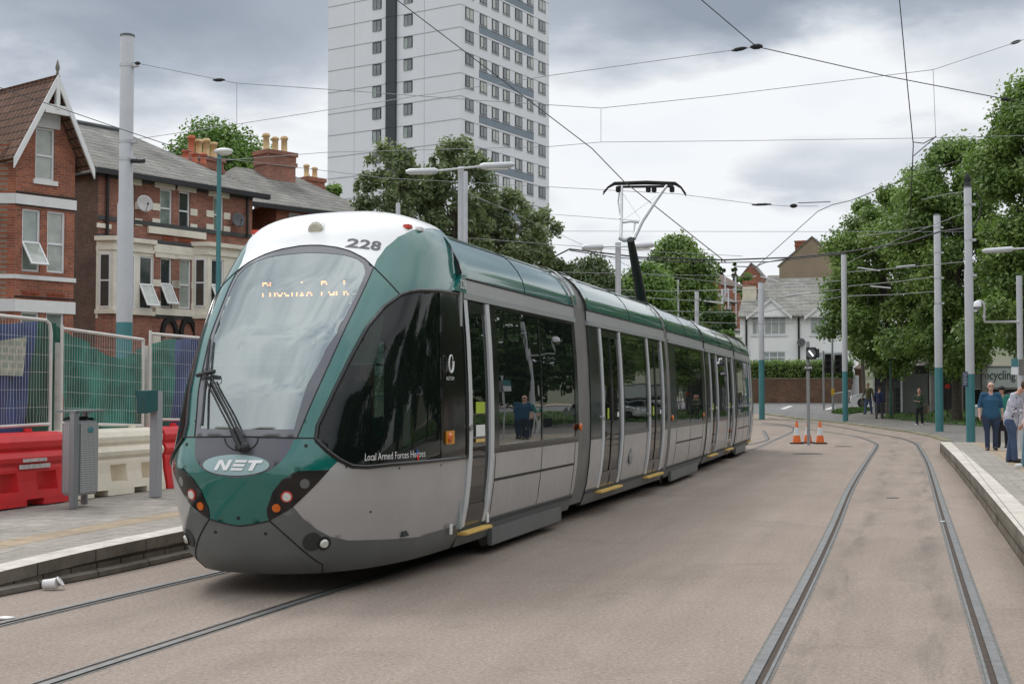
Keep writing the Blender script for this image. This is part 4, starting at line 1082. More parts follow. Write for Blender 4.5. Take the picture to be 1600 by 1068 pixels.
def wall_with_holes(mb,u0,u1,z0,z1,holes,y=0.,th=.12,mi=0,mr=None):
    """front skin of a wall facing local -y, with reveals round the openings"""
    us=sorted(set([u0,u1]+[h[0] for h in holes]+[h[1] for h in holes])); zs=sorted(set([z0,z1]+[h[2] for h in holes]+[h[3] for h in holes]))
    us=[u for u in us if u0<=u<=u1]; zs=[z for z in zs if z0<=z<=z1]
    for a,b in zip(us,us[1:]):
        for c,d in zip(zs,zs[1:]):
            m=((a+b)/2,(c+d)/2)
            if any(h[0]<m[0]<h[1] and h[2]<m[1]<h[3] for h in holes): continue
            mb.add([(a,y,c),(b,y,c),(b,y,d),(a,y,d)],[(0,1,2,3)],mi)
    for a,b,c,d in holes:
        v=[(a,y,c),(b,y,c),(b,y,d),(a,y,d),(a,y+th,c),(b,y+th,c),(b,y+th,d),(a,y+th,d)]
        mb.add(v,[(0,4,5,1),(1,5,6,2),(2,6,7,3),(3,7,4,0)],mi if mr is None else mr)
def window(parent,u0,u1,z0,z1,y=.09,pane=None,fw=.06,mid=.5,mull=0,sill=None,open_low=False,name='window',hop=.0):
    """framed window: frame, transom, pane as sub-part; open_low: lower sash tilted out"""
    mb=MB(); f=fw
    mb.box(u0,u0+f,y-.03,y+.03,z0,z1); mb.box(u1-f,u1,y-.03,y+.03,z0,z1); mb.box(u0+f,u1-f,y-.03,y+.03,z0,z0+f); mb.box(u0+f,u1-f,y-.03,y+.03,z1-f,z1)
    zm=z0+(z1-z0)*mid
    if mid: mb.box(u0+f,u1-f,y-.035,y+.025,zm-f*.5,zm+f*.5)
    for k in range(mull):
        um=u0+(u1-u0)*(k+1)/(mull+1); mb.box(um-f*.5,um+f*.5,y-.033,y+.024,z0+f,z1-f)
    w=mb.build(name,M_upvc,parent)
    p=MB(); p.add([(u0+f*.5,y+.012,z0+f*.5),(u1-f*.5,y+.012,z0+f*.5),(u1-f*.5,y+.012,z1-f*.5),(u0+f*.5,y+.012,z1-f*.5)],[(0,1,2,3)]); p.build('pane',pane or M_pane_d,w,fixn=False)
    if sill: 
        s=MB(); s.box(u0-.08,u1+.08,-.07,y,z0-sill,z0-.003); s.build('sill',M_wpaint,w)
    if open_low:
        hh=(zm-z0); M=Matrix.Translation((0,y-.05,zm))@Matrix.Rotation(R(-open_low),4,'X')
        s=MB(); g_=f*.8
        for a,b,c,d in ((u0+.01,u0+.01+g_,-hh,0),(u1-.01-g_,u1-.01,-hh,0),(u0+.01+g_,u1-.01-g_,-hh,-hh+g_),(u0+.01+g_,u1-.01-g_,-g_,0)): s.box(a,b,-.02,.02,c,d,0,M)
        so_=s.build('open_sash',M_upvc,w)
        s=MB(); s.add([M@Vector(q) for q in ((u0+g_,0,-hh+g_*.5),(u1-g_,0,-hh+g_*.5),(u1-g_,0,-g_*.5),(u0+g_,0,-g_*.5))],[(0,1,2,3)]); s.build('sash_pane',M_pane_c,w,fixn=False)
    return w
def slope(mb,pts,th=.12,mi=0):
    """a roof plane given by its corners, with thickness downwards"""
    n=len(pts); P=[Vector(p) for p in pts]; nn=(P[1]-P[0]).cross(P[2]-P[0]).normalized()
    if nn.z<0: nn=-nn
    vs=P+[p-nn*th for p in P]; fs=[tuple(range(n)),tuple(range(2*n-1,n-1,-1))]+[(i,(i+1)%n,(i+1)%n+n,i+n) for i in range(n)]
    mb.add(vs,fs,mi)
def chimney(parent,u0,u1,y0,y1,z0,z1,m,pots,potm,potr=.13,poth=.75,name='chimney'):
    mb=MB(); mb.box(u0,u1,y0,y1,z0,z1-.7); mb.box(u0-.07,u1+.07,y0-.07,y1+.07,z1-.7,z1-.5); mb.box(u0-.02,u1+.02,y0-.02,y1+.02,z1-.5,z1-.2); mb.box(u0-.09,u1+.09,y0-.09,y1+.09,z1-.2,z1)
    mb.box(u0-.05,u1+.05,y0-.05,y1+.05,z0+(z1-z0)*.35,z0+(z1-z0)*.35+.12)
    c=mb.build(name,m,parent)
    for i in range(pots):
        u=u0+(u1-u0)*(i+.5)/pots; M=Matrix.Translation((u,(y0+y1)/2,z1)); p=MB(); h=poth*(1-.12*(i%2)); p.lathe([(potr*1.1,0),(potr*1.1,.08),(potr*.9,.12),(potr*.85,h*.8),(potr*1.15,h*.82),(potr*1.1,h*.92),(potr*.8,h)],12,0,M); p.build('chimney_pot',potm[i%len(potm)],c)
    return c
# ---- left: red brick gabled house
A=Face(113,41,2550); house=thing('brick_house','tall red brick gabled house with white bands, at the left edge','house',(A.o.x,A.o.y,0),A.rz)
def au(x,b=0.): return A.u(x,b)
uL=au(20); uW=uL-.5; zE=A.z(25,237); zA=A.z(80,128)
z1t,z1b=A.z(60,306.5),A.z(60,322); z2t,z2b=A.z(60,431),A.z(60,437.5); z3=A.z(60,469); z3b=A.z(60,488)
def wz(xa,xb,ya,yb): return (au(xa),au(xb),A.z((xa+xb)/2,yb),A.z((xa+xb)/2,ya))
H1=wz(50.5,81,199,281); H2=wz(31,60,326,424); H3=wz(70.5,99,330,426); H4=wz(31,60,487,560); H5=wz(70.5,99,488,560)
mb=MB(); D=9.0
wall_with_holes(mb,uL,0,0,zE+.4,[H1,H2,H3,H4,H5])
zz=zE+.4; um=(uL+0)/2
# gable triangle with dormer window
mb2=[]
hw=(0-uL)/2
def gable_cells():
    a,b,c,d=H1
    # left, right and top pieces round the window
    f=lambda z: max(0,(zA-z)/(zA-zE)*hw)
    P=[(um-f(zz),zz),(a,zz),(a,d),(um-f(d) if um-f(d)<a else a,d)]
    zs=list(np.linspace(zz,zA-.02,16))+[c,d]; zs=sorted(z for z in zs if z>=zz)
    for z0,z1 in zip(zs,zs[1:]):
        m=(z0+z1)/2; L0,R0,L1,R1=um-f(z0),um+f(z0),um-f(z1),um+f(z1)
        L0=max(L0,uL);L1=max(L1,uL);R0=min(R0,0);R1=min(R1,0)
        if c<m<d:
            if L0<a: mb.add([(L0,0,z0),(a,0,z0),(a,0,z1),(min(L1,a),0,z1)],[(0,1,2,3)])
            if R0>b: mb.add([(b,0,z0),(R0,0,z0),(max(R1,b),0,z1),(b,0,z1)],[(0,1,2,3)])
        else: mb.add([(L0,0,z0),(R0,0,z0),(R1,0,z1),(L1,0,z1)],[(0,1,2,3)])
gable_cells()
mb.add([(0,0,0),(0,D,0),(0,D,zE+.4),(0,0,zE+.4)],[(0,1,2,3)])          # right flank
# canted bay side on the left, then main wall running back to the left
cb_=Vector((uL-1.1,1.25)); mb.add([(uL,0,0),(cb_.x,cb_.y,0),(cb_.x,cb_.y,zE+.3),(uL,0,zE+.3)],[(0,1,2,3)]); mb.add([(cb_.x,cb_.y,0),(-16,cb_.y,0),(-16,cb_.y,zE+.3),(cb_.x,cb_.y,zE+.3)],[(0,1,2,3)])
mb.build('wall',M_brick,house,fixn=False)
for h,pn,op in ((H1,M_pane_c,0),(H2,M_pane_g,38),(H3,M_pane_c,0),(H4,M_pane_g,0),(H5,M_pane_g,0)):
    window(house,*h,pane=pn,mid=.47,open_low=op,sill=.14 if h is H1 else None)
mb=MB()
def wrap(z0,z1,dp):
    mb.box(uL-.02,.04,-dp,.0,z0,z1); 
    v=[(uL,-dp,z0),(cb_.x,cb_.y-dp,z0),(cb_.x,cb_.y-dp,z1),(uL,-dp,z1)]; mb.add(v+[(x,y+dp-.01,z) for x,y,z in v],[(0,1,2,3),(7,6,5,4),(3,2,6,7),(0,4,5,1)])
for q_ in ((z1b,z1t,.05),(z2b,z2t,.06),(z3b,z3,.05)): mb=MB(); wrap(*q_); mb.build('white_band',M_wpaint,house)
mb=MB()
u0,u1,c,d=H1; mb.box(u0-.06,u1+.14,-.05,0,d+.0,d+.42)
mb.build('window_head',M_wpaint,house)
mb=MB()
for z in (z1t+.03,z3+.06,z1b-.04,A.z(60,437)-.75): mb=MB(); mb.box(uL,.03,-.045,0,z,z+.045); mb.build('string_course',mat('sooty_course',(.045,.032,.028),.95,var=.2),house)
mb=MB()
for h in (H2,H3):
    for k in range(3):
        z=z2b-.32-.13*k; mb.box(h[0]+.02,h[1]-.02,-.03+.0,0,z-.085,z)
mb.build('terracotta_panel',mat('terracotta_relief',(.27,.07,.035),.9,var=.4,vs=14,bump=1.),house)
# roofs: ridge runs back from the gable apex
ov=.55; hwx=hw+.30; zEo=zE-.28
mb=MB(); ap=(um,-ov,zA+.12)
slope(mb,[(um,-ov,zA+.12),(um,D,zA+.12),(um-hwx-.1,D,zEo),(um-hwx-.1,-ov,zEo)],.10)
slope(mb,[(um,D,zA+.12),(um,-ov,zA+.12),(um+hwx,-ov,zEo),(um+hwx,D,zEo)],.10)
# main roof to the left with its ridge along the front
slope(mb,[(-16,5.0,zA+.05),(um,5.0,zA+.05),(um,.55,zE-.15),(-16,.55,zE-.15)],.10)
rf_=mb.build('roof',M_tile,house)
mb=MB()
for s,e in ((-1,um-hwx-.1),(1,um+hwx)):
    # barge boards
    A0=Vector((um,-ov-.04,zA+.12)); B0=Vector((e,-ov-.04,zEo)); dd=(B0-A0).normalized(); w=Vector((0,0,-.30))
    v=[A0,B0,B0+w,A0+w]; mb.add(v+[p+Vector((0,.06,0)) for p in v],[(0,1,2,3),(7,6,5,4),(0,4,5,1),(1,5,6,2),(2,6,7,3)])
# collar beam, post, soffit on the right
zc=A.z(80,176); f=lambda z:(zA-z)/(zA-zE)*hw
mb.box(um-f(zc)-.0,um+f(zc),-ov-.03,-ov+.09,zc-.14,zc+.12); mb.box(um-.06,um+.06,-ov-.05,-ov+.07,zc,zA)
mb.build('barge_board',M_wpaint,house)
mb=MB(); 
slope(mb,[(um+.05,-ov+.02,zA-.02),(um+.05,.02,zA-.02),(um+hwx-.05,.02,zEo-.06),(um+hwx-.05,-ov+.02,zEo-.06)],.03); slope(mb,[(um-.05,-ov+.02,zA-.02),(um-.05,.02,zA-.02),(um-hwx,.02,zEo-.06),(um-hwx,-ov+.02,zEo-.06)],.03)
mb.build('soffit',mat('soffit_paint',(.50,.46,.43),.8,var=.1),house)
mb=MB(); mb.lathe([(.04,0),(.05,.08),(.03,.15),(.06,.22),(.065,.28),(.03,.42),(.01,.5)],10,0,Matrix.Translation((um,-ov+.02,zA+.05))); mb.build('finial',mat('finial_stone',(.2,.18,.15),.9,var=.2),house)
mb=MB(); mb.tube([(um-hwx-.1,.40,zE-.22),(-16,.40,zE-.22)],.07,8); mb.build('gutter',M_blackw,house)
# ---- second: long pale-trimmed brown brick house with bays
B=Face(150,50,2350); hs=thing('brick_house','long brown brick house with cream stone bays, right of the gabled house','house',(B.o.x,B.o.y,0),B.rz)
bu=B.u; bz=B.z
zEv=bz(260,279); uR=bu(392); uP=bu(150)
def R4(xa,xb,ya,yb): xm=(xa+xb)/2; return (bu(xa),bu(xb),bz(xm,yb),bz(xm,ya))
wins=dict(a=R4(247,266.5,295,353),b=R4(277,294.5,299,357.5),c=R4(331,347,308,361),d=R4(202,207.5,288,350),
          e=R4(216,237,400,483),f=R4(249,267,403,480),g=R4(279,297,405,482))
holes=[wins[k] for k in 'abcdfg']
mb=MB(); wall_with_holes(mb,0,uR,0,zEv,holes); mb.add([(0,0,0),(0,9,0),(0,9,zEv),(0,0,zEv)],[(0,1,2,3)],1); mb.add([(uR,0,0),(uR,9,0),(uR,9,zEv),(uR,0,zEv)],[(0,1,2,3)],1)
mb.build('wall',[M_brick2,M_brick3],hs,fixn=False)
for k in 'abcdfg':
    w=wins[k]; window(hs,*w,pane={'a':M_pane_g,'b':M_pane_d,'c':M_pane_g,'d':M_pane_d,'f':M_pane_d,'g':M_pane_c}[k],mid=.48,open_low=30 if k in 'f' else 0)
# cream quoins and lintels round the windows
mb=MB()
def quoin(w,l=True,r=True,top=.28,bot=.22):
    mb=MB(); a,b,c,d=w; mb.box(a-.28 if l else a-.1,b+.28 if r else b+.1,-.04,0,d,d+top)
    for z in (c-.02,c+(d-c)*.48-.13):
        if l: mb.box(a-.38,a-.003,-.035,0,z,z+.26)
        if r: mb.box(b+.003,b+.34,-.035,0,z,z+.26)
    mb.build('window_quoins',M_stucco,hs)
for w in ('a','b','c','d','f','g'): quoin(wins[w],w!='b' ,w!='a')
mb=MB()
a,b,c,d=wins['a']; e=wins['b']; mb.box(a-.6,e[1]+.75,-.10,0,e[2]-.32,e[2]-.06)
mb.build('stone_sill',M_stucco,hs); mb=MB(); a=wins['f']; e=wins['g']; mb.box(a[0]-.3,e[1]+1.1,-.12,0,e[2]-.30,e[2]-.04)
mb.box(bu(237),bu(316),-.06,0,bz(280,385),bz(280,398)); 
mb.box(-.06,.55,-.07,0,bz(150,348),bz(150,355)); mb.box(-.06,.55,-.07,0,bz(150,383),bz(150,396)); mb.box(-.06,.5,-.07,0,bz(150,489),bz(150,497))
mb.build('stone_trim',M_stucco,hs)
mb=MB()
for ya,yb,xm in ((355,361,300),(379,384,280),(489,497,260)): mb=MB(); mb.box(0,uR,-.055,0,bz(xm,yb),bz(xm,ya)); mb.build('string_course',mat('grey_course',(.07,.075,.075),.9,var=.2),hs)
mb=MB(); mb.box(0,uR,-.03,0,bz(260,290)-.05,bz(260,290)+.05)
mb.build('string_course',mat('grey_course',(.07,.075,.075),.9,var=.2),hs)
mb=MB()
for ua,ub in ((bu(252),bu(268)),(bu(277),bu(297))):
    for k in range(3): z=bz(270,364)-.16*k; mb.box(ua,ub,-.03,0,z-.12,z)
mb.build('terracotta_panel',MATS['terracotta_relief'],hs)
# bay windows
def bay(u0,u1,z0,z1,nm,wl,zt):
    dpt=.55; mb=MB(); cx=.35
    pl=[(u0,0),(u0+cx,-dpt),(u1-cx,-dpt),(u1,0)]
    a,b,c,d=wl
    wall=MB(); 
    wall_with_holes(mb,u0+cx,u1-cx,z0,z1,[wl],y=-dpt,th=.10)
    for (p,q) in ((pl[0],pl[1]),(pl[2],pl[3])): mb.add([(p[0],p[1],z0),(q[0],q[1],z0),(q[0],q[1],z1),(p[0],p[1],z1)],[(0,1,2,3)])
    o=mb.build('bay',M_stucco,hs,fixn=False)
    mb=MB(); mb.prism([(u0-.1,0),(u0+cx-.08,-dpt-.14),(u1-cx+.08,-dpt-.14),(u1+.1,0)],z1,z1+.16,0,'xy'); mb.prism([(u0-.02,0),(u0+cx-.02,-dpt-.06),(u1-cx+.02,-dpt-.06),(u1+.02,0)],z1-.34,z1-.22,0,'xy'); mb.prism([(u0-.06,0),(u0+cx-.04,-dpt-.12),(u1-cx+.04,-dpt-.12),(u1+.06,0)],z0-.1,z0+.06,0,'xy'); mb.build('cornice',M_stucco,o)
    # narrow window in the canted side, with pilaster strips
    for (p,q) in ((pl[0],pl[1]),(pl[3],pl[2])):
        A0=Vector((p[0],p[1],0)); B0=Vector((q[0],q[1],0)); dd=(B0-A0).normalized(); nn=Vector((dd.y,-dd.x,0)); nn=-nn if nn.y>0 else nn; ln=(B0-A0).length
        M=Matrix(((dd.x,-nn.x,0,A0.x),(dd.y,-nn.y,0,A0.y),(0,0,1,0),(0,0,0,1))); f=MB(); f.box(ln*.20,ln*.82,-.03,-.005,wl[2],wl[3],0,M); cw=f.build('side_window',M_upvc,hs); f=MB(); f.box(ln*.28,ln*.74,-.036,-.031,wl[2]+.06,(wl[2]+wl[3])/2-.03,0,M); f.box(ln*.28,ln*.74,-.036,-.031,(wl[2]+wl[3])/2+.03,wl[3]-.06,0,M); f.build('pane',M_pane_d,cw)
    fr_=MB(); nw=max(1,round((wl[0]-u0-cx)/.95)) if wl[0]-u0-cx>.9 else 0
    for i in range(nw):
        a_=u0+cx+.12+(wl[0]-.18-u0-cx)*i/nw; b_=u0+cx+(wl[0]-.18-u0-cx)*(i+1)/nw; window(hs,a_+.04,b_-.06,wl[2],wl[3],y=-dpt-.012,pane=M_pane_g,mid=.47,name='bay_window')
    wd=window(hs,*wl,y=-dpt+.07,pane=M_pane_d,mid=.47,open_low=30)
    mb=MB(); mb.prism([(u0,0),(u0+cx,-dpt),(u1-cx,-dpt),(u1,0)],0,z0-.1,0,'xy'); mb.build('bay_base',M_brick2,o)
    return o
bb=.55
def bz2(x,y): return B.z(x,y,-bb)
def bu2(x): return B.u(x,-bb)
bay(bu2(163),bu2(252)-.1,bz2(220,488),bz2(220,380),'bay',(bu2(216),bu2(237),bz2(226,483),bz2(226,400)),0)
bay(bu2(313),bu2(400),bz2(350,495),bz2(340,386),'bay',(bu2(328.5),bu2(348),bz2(338,480),bz2(338,405)),0)
# arches over the doors
mb=MB()
for xc in (262,291):
    c=bu(xc); z=bz(xc,515+14); w=.42
    o_=[(c+w*math.cos(t),z+1.0*w*2*math.sin(t)**.8 if math.sin(t)>0 else z) for t in np.linspace(0,math.pi,13)]; i_=[(c+(w-.15)*math.cos(t),z+(w*2-.2)*max(math.sin(t),0)**.8) for t in np.linspace(math.pi,0,13)]
    mb.prism(o_+i_,-.12,0,0)
mb.build('door_arch',M_blackw,hs)
mb=MB(); mb.box(bu(205),bu(248),-.1,0,bz(225,540),bz(225,520)); mb.build('door_hood',M_stucco,hs)
# roof, hipped at both ends
dp=9.5; zr=B.z(150,198,4.6); ov=.35
mb=MB(); e0=-ov; e1=uR+ov+.2; yf=-ov; urd=B.u(188,4.6)

slope(mb,[(e0,yf,zEv-.05),(e1,yf,zEv-.05),(urd,4.6,zr),(e0+.8,4.6,zr)],.10); slope(mb,[(e0,dp,zEv-.05),(e0,yf,zEv-.05),(e0+.8,4.6,zr)],.10); slope(mb,[(e1,yf,zEv-.05),(e1,dp,zEv-.05),(urd,4.6,zr)],.10)
mb.build('roof',M_slate,hs)
mb=MB(); mb.box(e0-.05,e1+.05,yf-.10,yf+.06,zEv-.26,zEv-.06); mb.box(e0-.05,e0+.1,yf,8,zEv-.26,zEv-.06); mb.tube([(.34,-.1,zEv-.2),(.34,-.1,0)],.06,8); mb.tube([(uR-.35,-.1,zEv-.2),(uR-.35,-.1,bz(380,370))],.05,8); mb.build('gutter',M_blackw,hs)
mb=MB(); mb.tube([(e0+.8,4.6,zr+.05),(urd,4.6,zr+.05)],.09,8); mb.build('ridge_tiles',M_lead,hs)
def dish(x,y,face,back,r,m,label,parent=None):
    p=face.uz(x,y,back); q=face.o+face.d*p[0]+face.n*back; q=Vector((q.x,q.y,p[1]+face.o.z))
    t=thing('satellite_dish',label,'satellite dish',q,face.rz,'satellite dishes on the brick houses')
    M=Matrix.Rotation(R(78),4,'X')@Matrix.Rotation(R(-12),4,'Y'); mb=MB(); n=5
    prof=[(r*i/n,.18*r*(i/n)**2) for i in range(n+1)]; prof=prof+[(r*i/n,.18*r*(i/n)**2-.012) for i in range(n,-1,-1)]; prof=[(max(a,.002),b) for a,b in prof]
    mb.lathe(prof,24,0,M); mb.build('reflector',m,t)
    mb=MB(); mb.tube([M@Vector((0,-r*.9,.15*r)),M@Vector((0,-r*.3,.8*r))],.012,6); mb.ball(M@Vector((0,-r*.25,.85*r)),.04); mb.tube([(0,.0,0),(0,-back,-.15)],.02,6); mb.build('feed_arm',M_blackw,t); return t
dish(225.5,318.5,B,-.35,.33,mat('dish_grey',(.50,.49,.47),.6,dirt=.1),'pale round satellite dish beside the bay on the brown brick house')
dish(372,344,B,-.3,.30,mat('dish_dark',(.10,.10,.105),.6),'dark satellite dish near the right end of the brown brick house')
# ---- third: lower house set back, with big chimney
Cc=Face(378,60,2800); h3=thing('brick_house','brick house with hipped slate roof and tall chimney, behind the tram front','house',(Cc.o.x,Cc.o.y,0),Cc.rz)
cu=Cc.u; cz=Cc.z; zE3=cz(440,322); uR3=cu(585)
w=(cu(450),cu(471),cz(460,360),cz(460,333)); mb=MB(); wall_with_holes(mb,cu(430),uR3,0,zE3,[w]); mb.add([(cu(430),0,0),(cu(430),5,0),(cu(430),5,zE3),(cu(430),0,zE3)],[(0,1,2,3)]); mb.build('wall',M_brick,h3,fixn=False); window(h3,*w,pane=M_pane_d)
# projecting left wing
mb=MB(); mb.box(-3.0,cu(430)+.2,2.2,9,0,zE3); mb.build('wing_wall',M_brick2,h3)
zr3=Cc.z(420,268,4.4); mb=MB(); a0=cu(376)
slope(mb,[(a0,-.3,zE3),(uR3+.4,-.3,zE3),(uR3-1.5,4.4,zr3),(a0+2.8,4.4,zr3)],.1); slope(mb,[(a0,9,zE3),(a0,-.3,zE3),(a0+2.8,4.4,zr3)],.1); slope(mb,[(uR3+.4,-.3,zE3),(uR3+.4,9,zE3),(uR3-1.5,4.4,zr3)],.1)
mb.build('roof',M_slate,h3); mb=MB(); mb.box(a0-.05,uR3+.4,-.42,-.28,zE3-.22,zE3-.02); mb.box(a0-.1,a0+.05,-.3,8,zE3-.22,zE3-.02); mb.build('gutter',M_blackw,h3)
yb=3.2; ca,cb2=Cc.u(417,yb),Cc.u(461,yb); chimney(h3,ca,cb2-.05,yb,yb+1.1,zE3-.5,Cc.z(440,236,yb),M_brick2,3,[M_buff,M_buff,M_buff],.17,.85)
yb=5.5; ca,cb2=Cc.u(479,yb),Cc.u(505,yb); chimney(h3,ca,cb2,yb,yb+.9,zE3+.5,Cc.z(490,277,yb),M_brick,2,[M_buff],.15,.7)
# chimney group of the second house
yb=6.8; ca,cb2=B.u(299,yb),B.u(346,yb); ch=chimney(hs,ca,cb2,yb,yb+.8,zr-3.0,B.z(320,243,yb),M_brick2,4,[M_terra,M_buff,M_buff,M_buff],.17,.9)
yb=5.2; ca,cb2=B.u(288,yb),B.u(330,yb); ch=chimney(hs,ca,cb2,yb,yb+.7,zr-3.2,B.z(320,256,yb),M_brick,3,[M_terra],.15,.55)
# ---- tower block
TW=Face(718.8,155,2054); TL=Face(718.8,155,-2529)
tw=thing('tower_block','pale grey high-rise block with blue stripes and a dark vertical flue, behind the trees','tower block',(TW.o.x,TW.o.y,0),TW.rz)
M_clad_lit=mat('tower_cladding_lit',(.76,.77,.81),.7,var=.03,vs=.4); M_clad_shaded=mat('tower_cladding_shaded',(.74,.745,.78),.7,var=.03,vs=.4)  # one cladding: light painted in, left face lighter than the right
M_blue=mat('tower_blue',(.19,.235,.285),.6,var=.05); M_joint=mat('tower_joint',(.44,.44,.47),.8,var=.1)
wR=TW.u(858.3); 
# local frame: x along right face; left face runs back along direction TL.d(-)
ld=Vector((0,1)) # in local frame the left face goes along +y (rectangular plan)
pL=TL.u(510); wl=abs(pL)
fh=TW.z(718.8,149)-TW.z(718.8,184.9); zj=TW.z(718.8,184.9); nfl=22; zb=zj-math.floor(zj/fh)*fh
ztop=zb+fh*(int((TW.z(718.8,0))/fh)+5)
ang=math.acos(max(-1,min(1,TW.d.dot(TL.d)))); 
ldir=(-TL.d) if TL.u(510)<0 else TL.d
lx,ly=ldir.dot(TW.d),ldir.dot(TW.n)
nrmL=Vector((-ly,lx)) ; 
if nrmL.x>0: nrmL=-nrmL
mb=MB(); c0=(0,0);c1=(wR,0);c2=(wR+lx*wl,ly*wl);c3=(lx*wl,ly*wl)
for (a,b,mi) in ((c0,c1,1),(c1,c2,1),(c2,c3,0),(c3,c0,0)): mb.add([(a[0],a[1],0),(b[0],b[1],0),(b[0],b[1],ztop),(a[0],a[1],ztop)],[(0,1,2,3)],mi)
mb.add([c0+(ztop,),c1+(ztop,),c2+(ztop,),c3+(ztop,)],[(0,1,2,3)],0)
body=mb.build('facade',[M_clad_lit,M_clad_shaded],tw)
mb=MB(); z=zb; ML=Matrix(((lx,nrmL.x,0,0),(ly,nrmL.y,0,0),(0,0,1,0),(0,0,0,1)))
while z<ztop:
    mb.box(0,wR,-.03,.0,z-.03,z+.03); mb.box(0,wl,0,.03,z-.05,z+.05,0,ML)
    
    z+=fh
for u in (wl*.26,wl*.79): mb.box(u-.02,u+.02,0,.02,0,ztop,0,ML)
mb.build('floor_joint',M_joint,body)
wx=[(966,1022),(1064,1112),(1146,1192),(1220,1266),(1302,1350),(1383,1424),(1460,1506)]
fr=MB();cnt=0
cols=[(TW.u(500+a/4.273),TW.u(500+b/4.273)) for a,b in wx]
k=int((TW.z(718.8,0))/fh)+1
z=zb+fh*k; wzt=TW.z(726,500/4.273); rel=(wzt-zb)%fh
rel_b=rel-(TW.z(728,500/4.273)-TW.z(728,578/4.273))
wall_lights=mat('tower_window_frame',(.60,.60,.62),.5,var=0)
M_twp=mat('tower_pane',(.16,.18,.19),.1,var=.6,vs=.35,spec=.8)
rest=MB()
for fl in range(k,1,-1):
    zf=zb+fh*fl
    for (a,b) in cols:
        cnt+=1
        if cnt>96: rest.box(a,b,-.04,.0,zf+rel_b,zf+rel); continue
        mb=MB(); mb.box(a,b,-.04,.0,zf+rel_b,zf+rel); wpar=mb.build('tower_window',M_blackw,tw); mb=MB(); w=(b-a)
        mb.box(a+w*.10,a+w*.46,-.06,-.03,zf+rel_b+.12,zf+rel-.12,0); mb.box(a+w*.54,a+w*.90,-.06,-.03,zf+rel_b+.12,zf+rel-.12,1)
        mb.build('pane',[[M_twp,M_pane_c][random.random()<.45],[M_twp,M_pane_c][random.random()<.3]],wpar)
        mb=MB(); mb.box(a-.08,b+.08,-.10,.0,zf+rel_b-.10,zf+rel_b-.003); mb.build('sill',M_joint,wpar)
    for (px0,px1) in ((343,402),(553,612)):
        u0=abs(TL.u(500+px0/4.273)); u1=abs(TL.u(500+px1/4.273)); a=min(u0,u1); b=max(u0,u1); w=b-a; cnt+=1
        if cnt>96: rest.box(a,b,0,.05,zf+rel_b-.1+fh*.05,zf+rel-.1+fh*.05,0,ML); continue
        mb=MB(); mb.box(a,b,0,.05,zf+rel_b-.1+fh*.05,zf+rel-.1+fh*.05,0,ML); wpar=mb.build('tower_window',M_blackw,tw)
        mb=MB(); mb.box(a+w*.08,a+w*.47,.06,.08,zf+rel_b,zf+rel-.15,0,ML); mb.box(a+w*.53,a+w*.92,.06,.08,zf+rel_b,zf+rel-.15,1,ML); mb.build('pane',[M_twp,[M_twp,M_pane_g][random.random()<.4]],wpar)
if rest.v: rest.build('lower_windows',M_blackw,tw)['kind']='stuff'
mb=MB(); ub0,ub1=TW.u(500+1060/4.273),TW.u(500+1427/4.273)
zt=TW.z(500+1062/4.273,168/4.273)
for i in range(-2,8):
    z=zt+ -2*fh*i; 
    if z<zb+2*fh: break
    hgt=TW.z(748.3,168/4.273)-TW.z(748.3,220/4.273); mb.box(ub0,ub1,-.03,0,z-hgt,z)
mb.build('blue_stripe',M_blue,body)
u0=abs(TL.u(603.5)); u1=abs(TL.u(619.5)); mb=MB(); a,b=min(u0,u1),max(u0,u1)
mb.box(a+.1,b,0,.35,0,ztop,0,ML); 
z=zb
while z<ztop: mb.box(a+.07,b+.03,0,.38,z-.05,z+.05,0,ML); z+=fh
mb.build('flue',mat('flue_dark',(.045,.052,.06),.45,metal=.3,var=.1),tw)
# ---- right background: white rendered semi-detached pair
Wf=Face(1157,97,-7000,1.75,True); wh=thing('white_house','white rendered semi-detached house with twin gables and grey roof beyond the hedge','house',Wf.o,Wf.rz)
wu=Wf.u; wz_=Wf.z
def R5(xa,xb,ya,yb): xm=(xa+xb)/2; return (wu(xa),wu(xb),wz_(xm,yb),wz_(xm,ya))
hol=[R5(1175.5,1192,493,523),R5(1195,1229,494,523),R5(1267,1290,494,523),R5(1293,1325,494,523),R5(1190,1228,549,582),R5(1268,1320,550,582)]
uRw=wu(1338); zEw=wz_(1240,491); zRw=wz_(1240,441,5)
mb=MB(); wall_with_holes(mb,0,uRw,0,zEw,hol); mb.add([(0,0,0),(0,8,0),(0,8,zEw),(0,0,zEw)],[(0,1,2,3)]); mb.add([(uRw,0,0),(uRw,8,0),(uRw,8,zEw),(uRw,0,zEw)],[(0,1,2,3)]); mb.add([(0,0,zEw),(0,5,zRw),(0,8,zEw)],[(0,1,2)])
mb.build('wall',M_render_w,wh,fixn=False)
for i,h in enumerate(hol): window(wh,*h,y=.06,pane=M_pane_c if i not in (4,5) else M_pane_g,fw=.07,mid=.72,mull=1 if h[1]-h[0]<1.4 else 2,sill=.1)
mb=MB(); 
slope(mb,[(-.1,-.45,zEw-.12),(uRw+.3,-.45,zEw-.12),(uRw+.3,5,zRw),(-.1,5,zRw)],.12); slope(mb,[(uRw+.3,9.5,zEw-.2),(-.1,9.5,zEw-.2),(-.1,5,zRw),(uRw+.3,5,zRw)],.12)
M_roofw=brick('grey_tile_roof',(.30,.29,.26),(.24,.235,.21),(.13,.13,.12),bw=.33,bh=.28,ms=.02,patch=.3,bump=.6,patchcol=(.16,.16,.12)); mb.build('roof',M_roofw,wh)
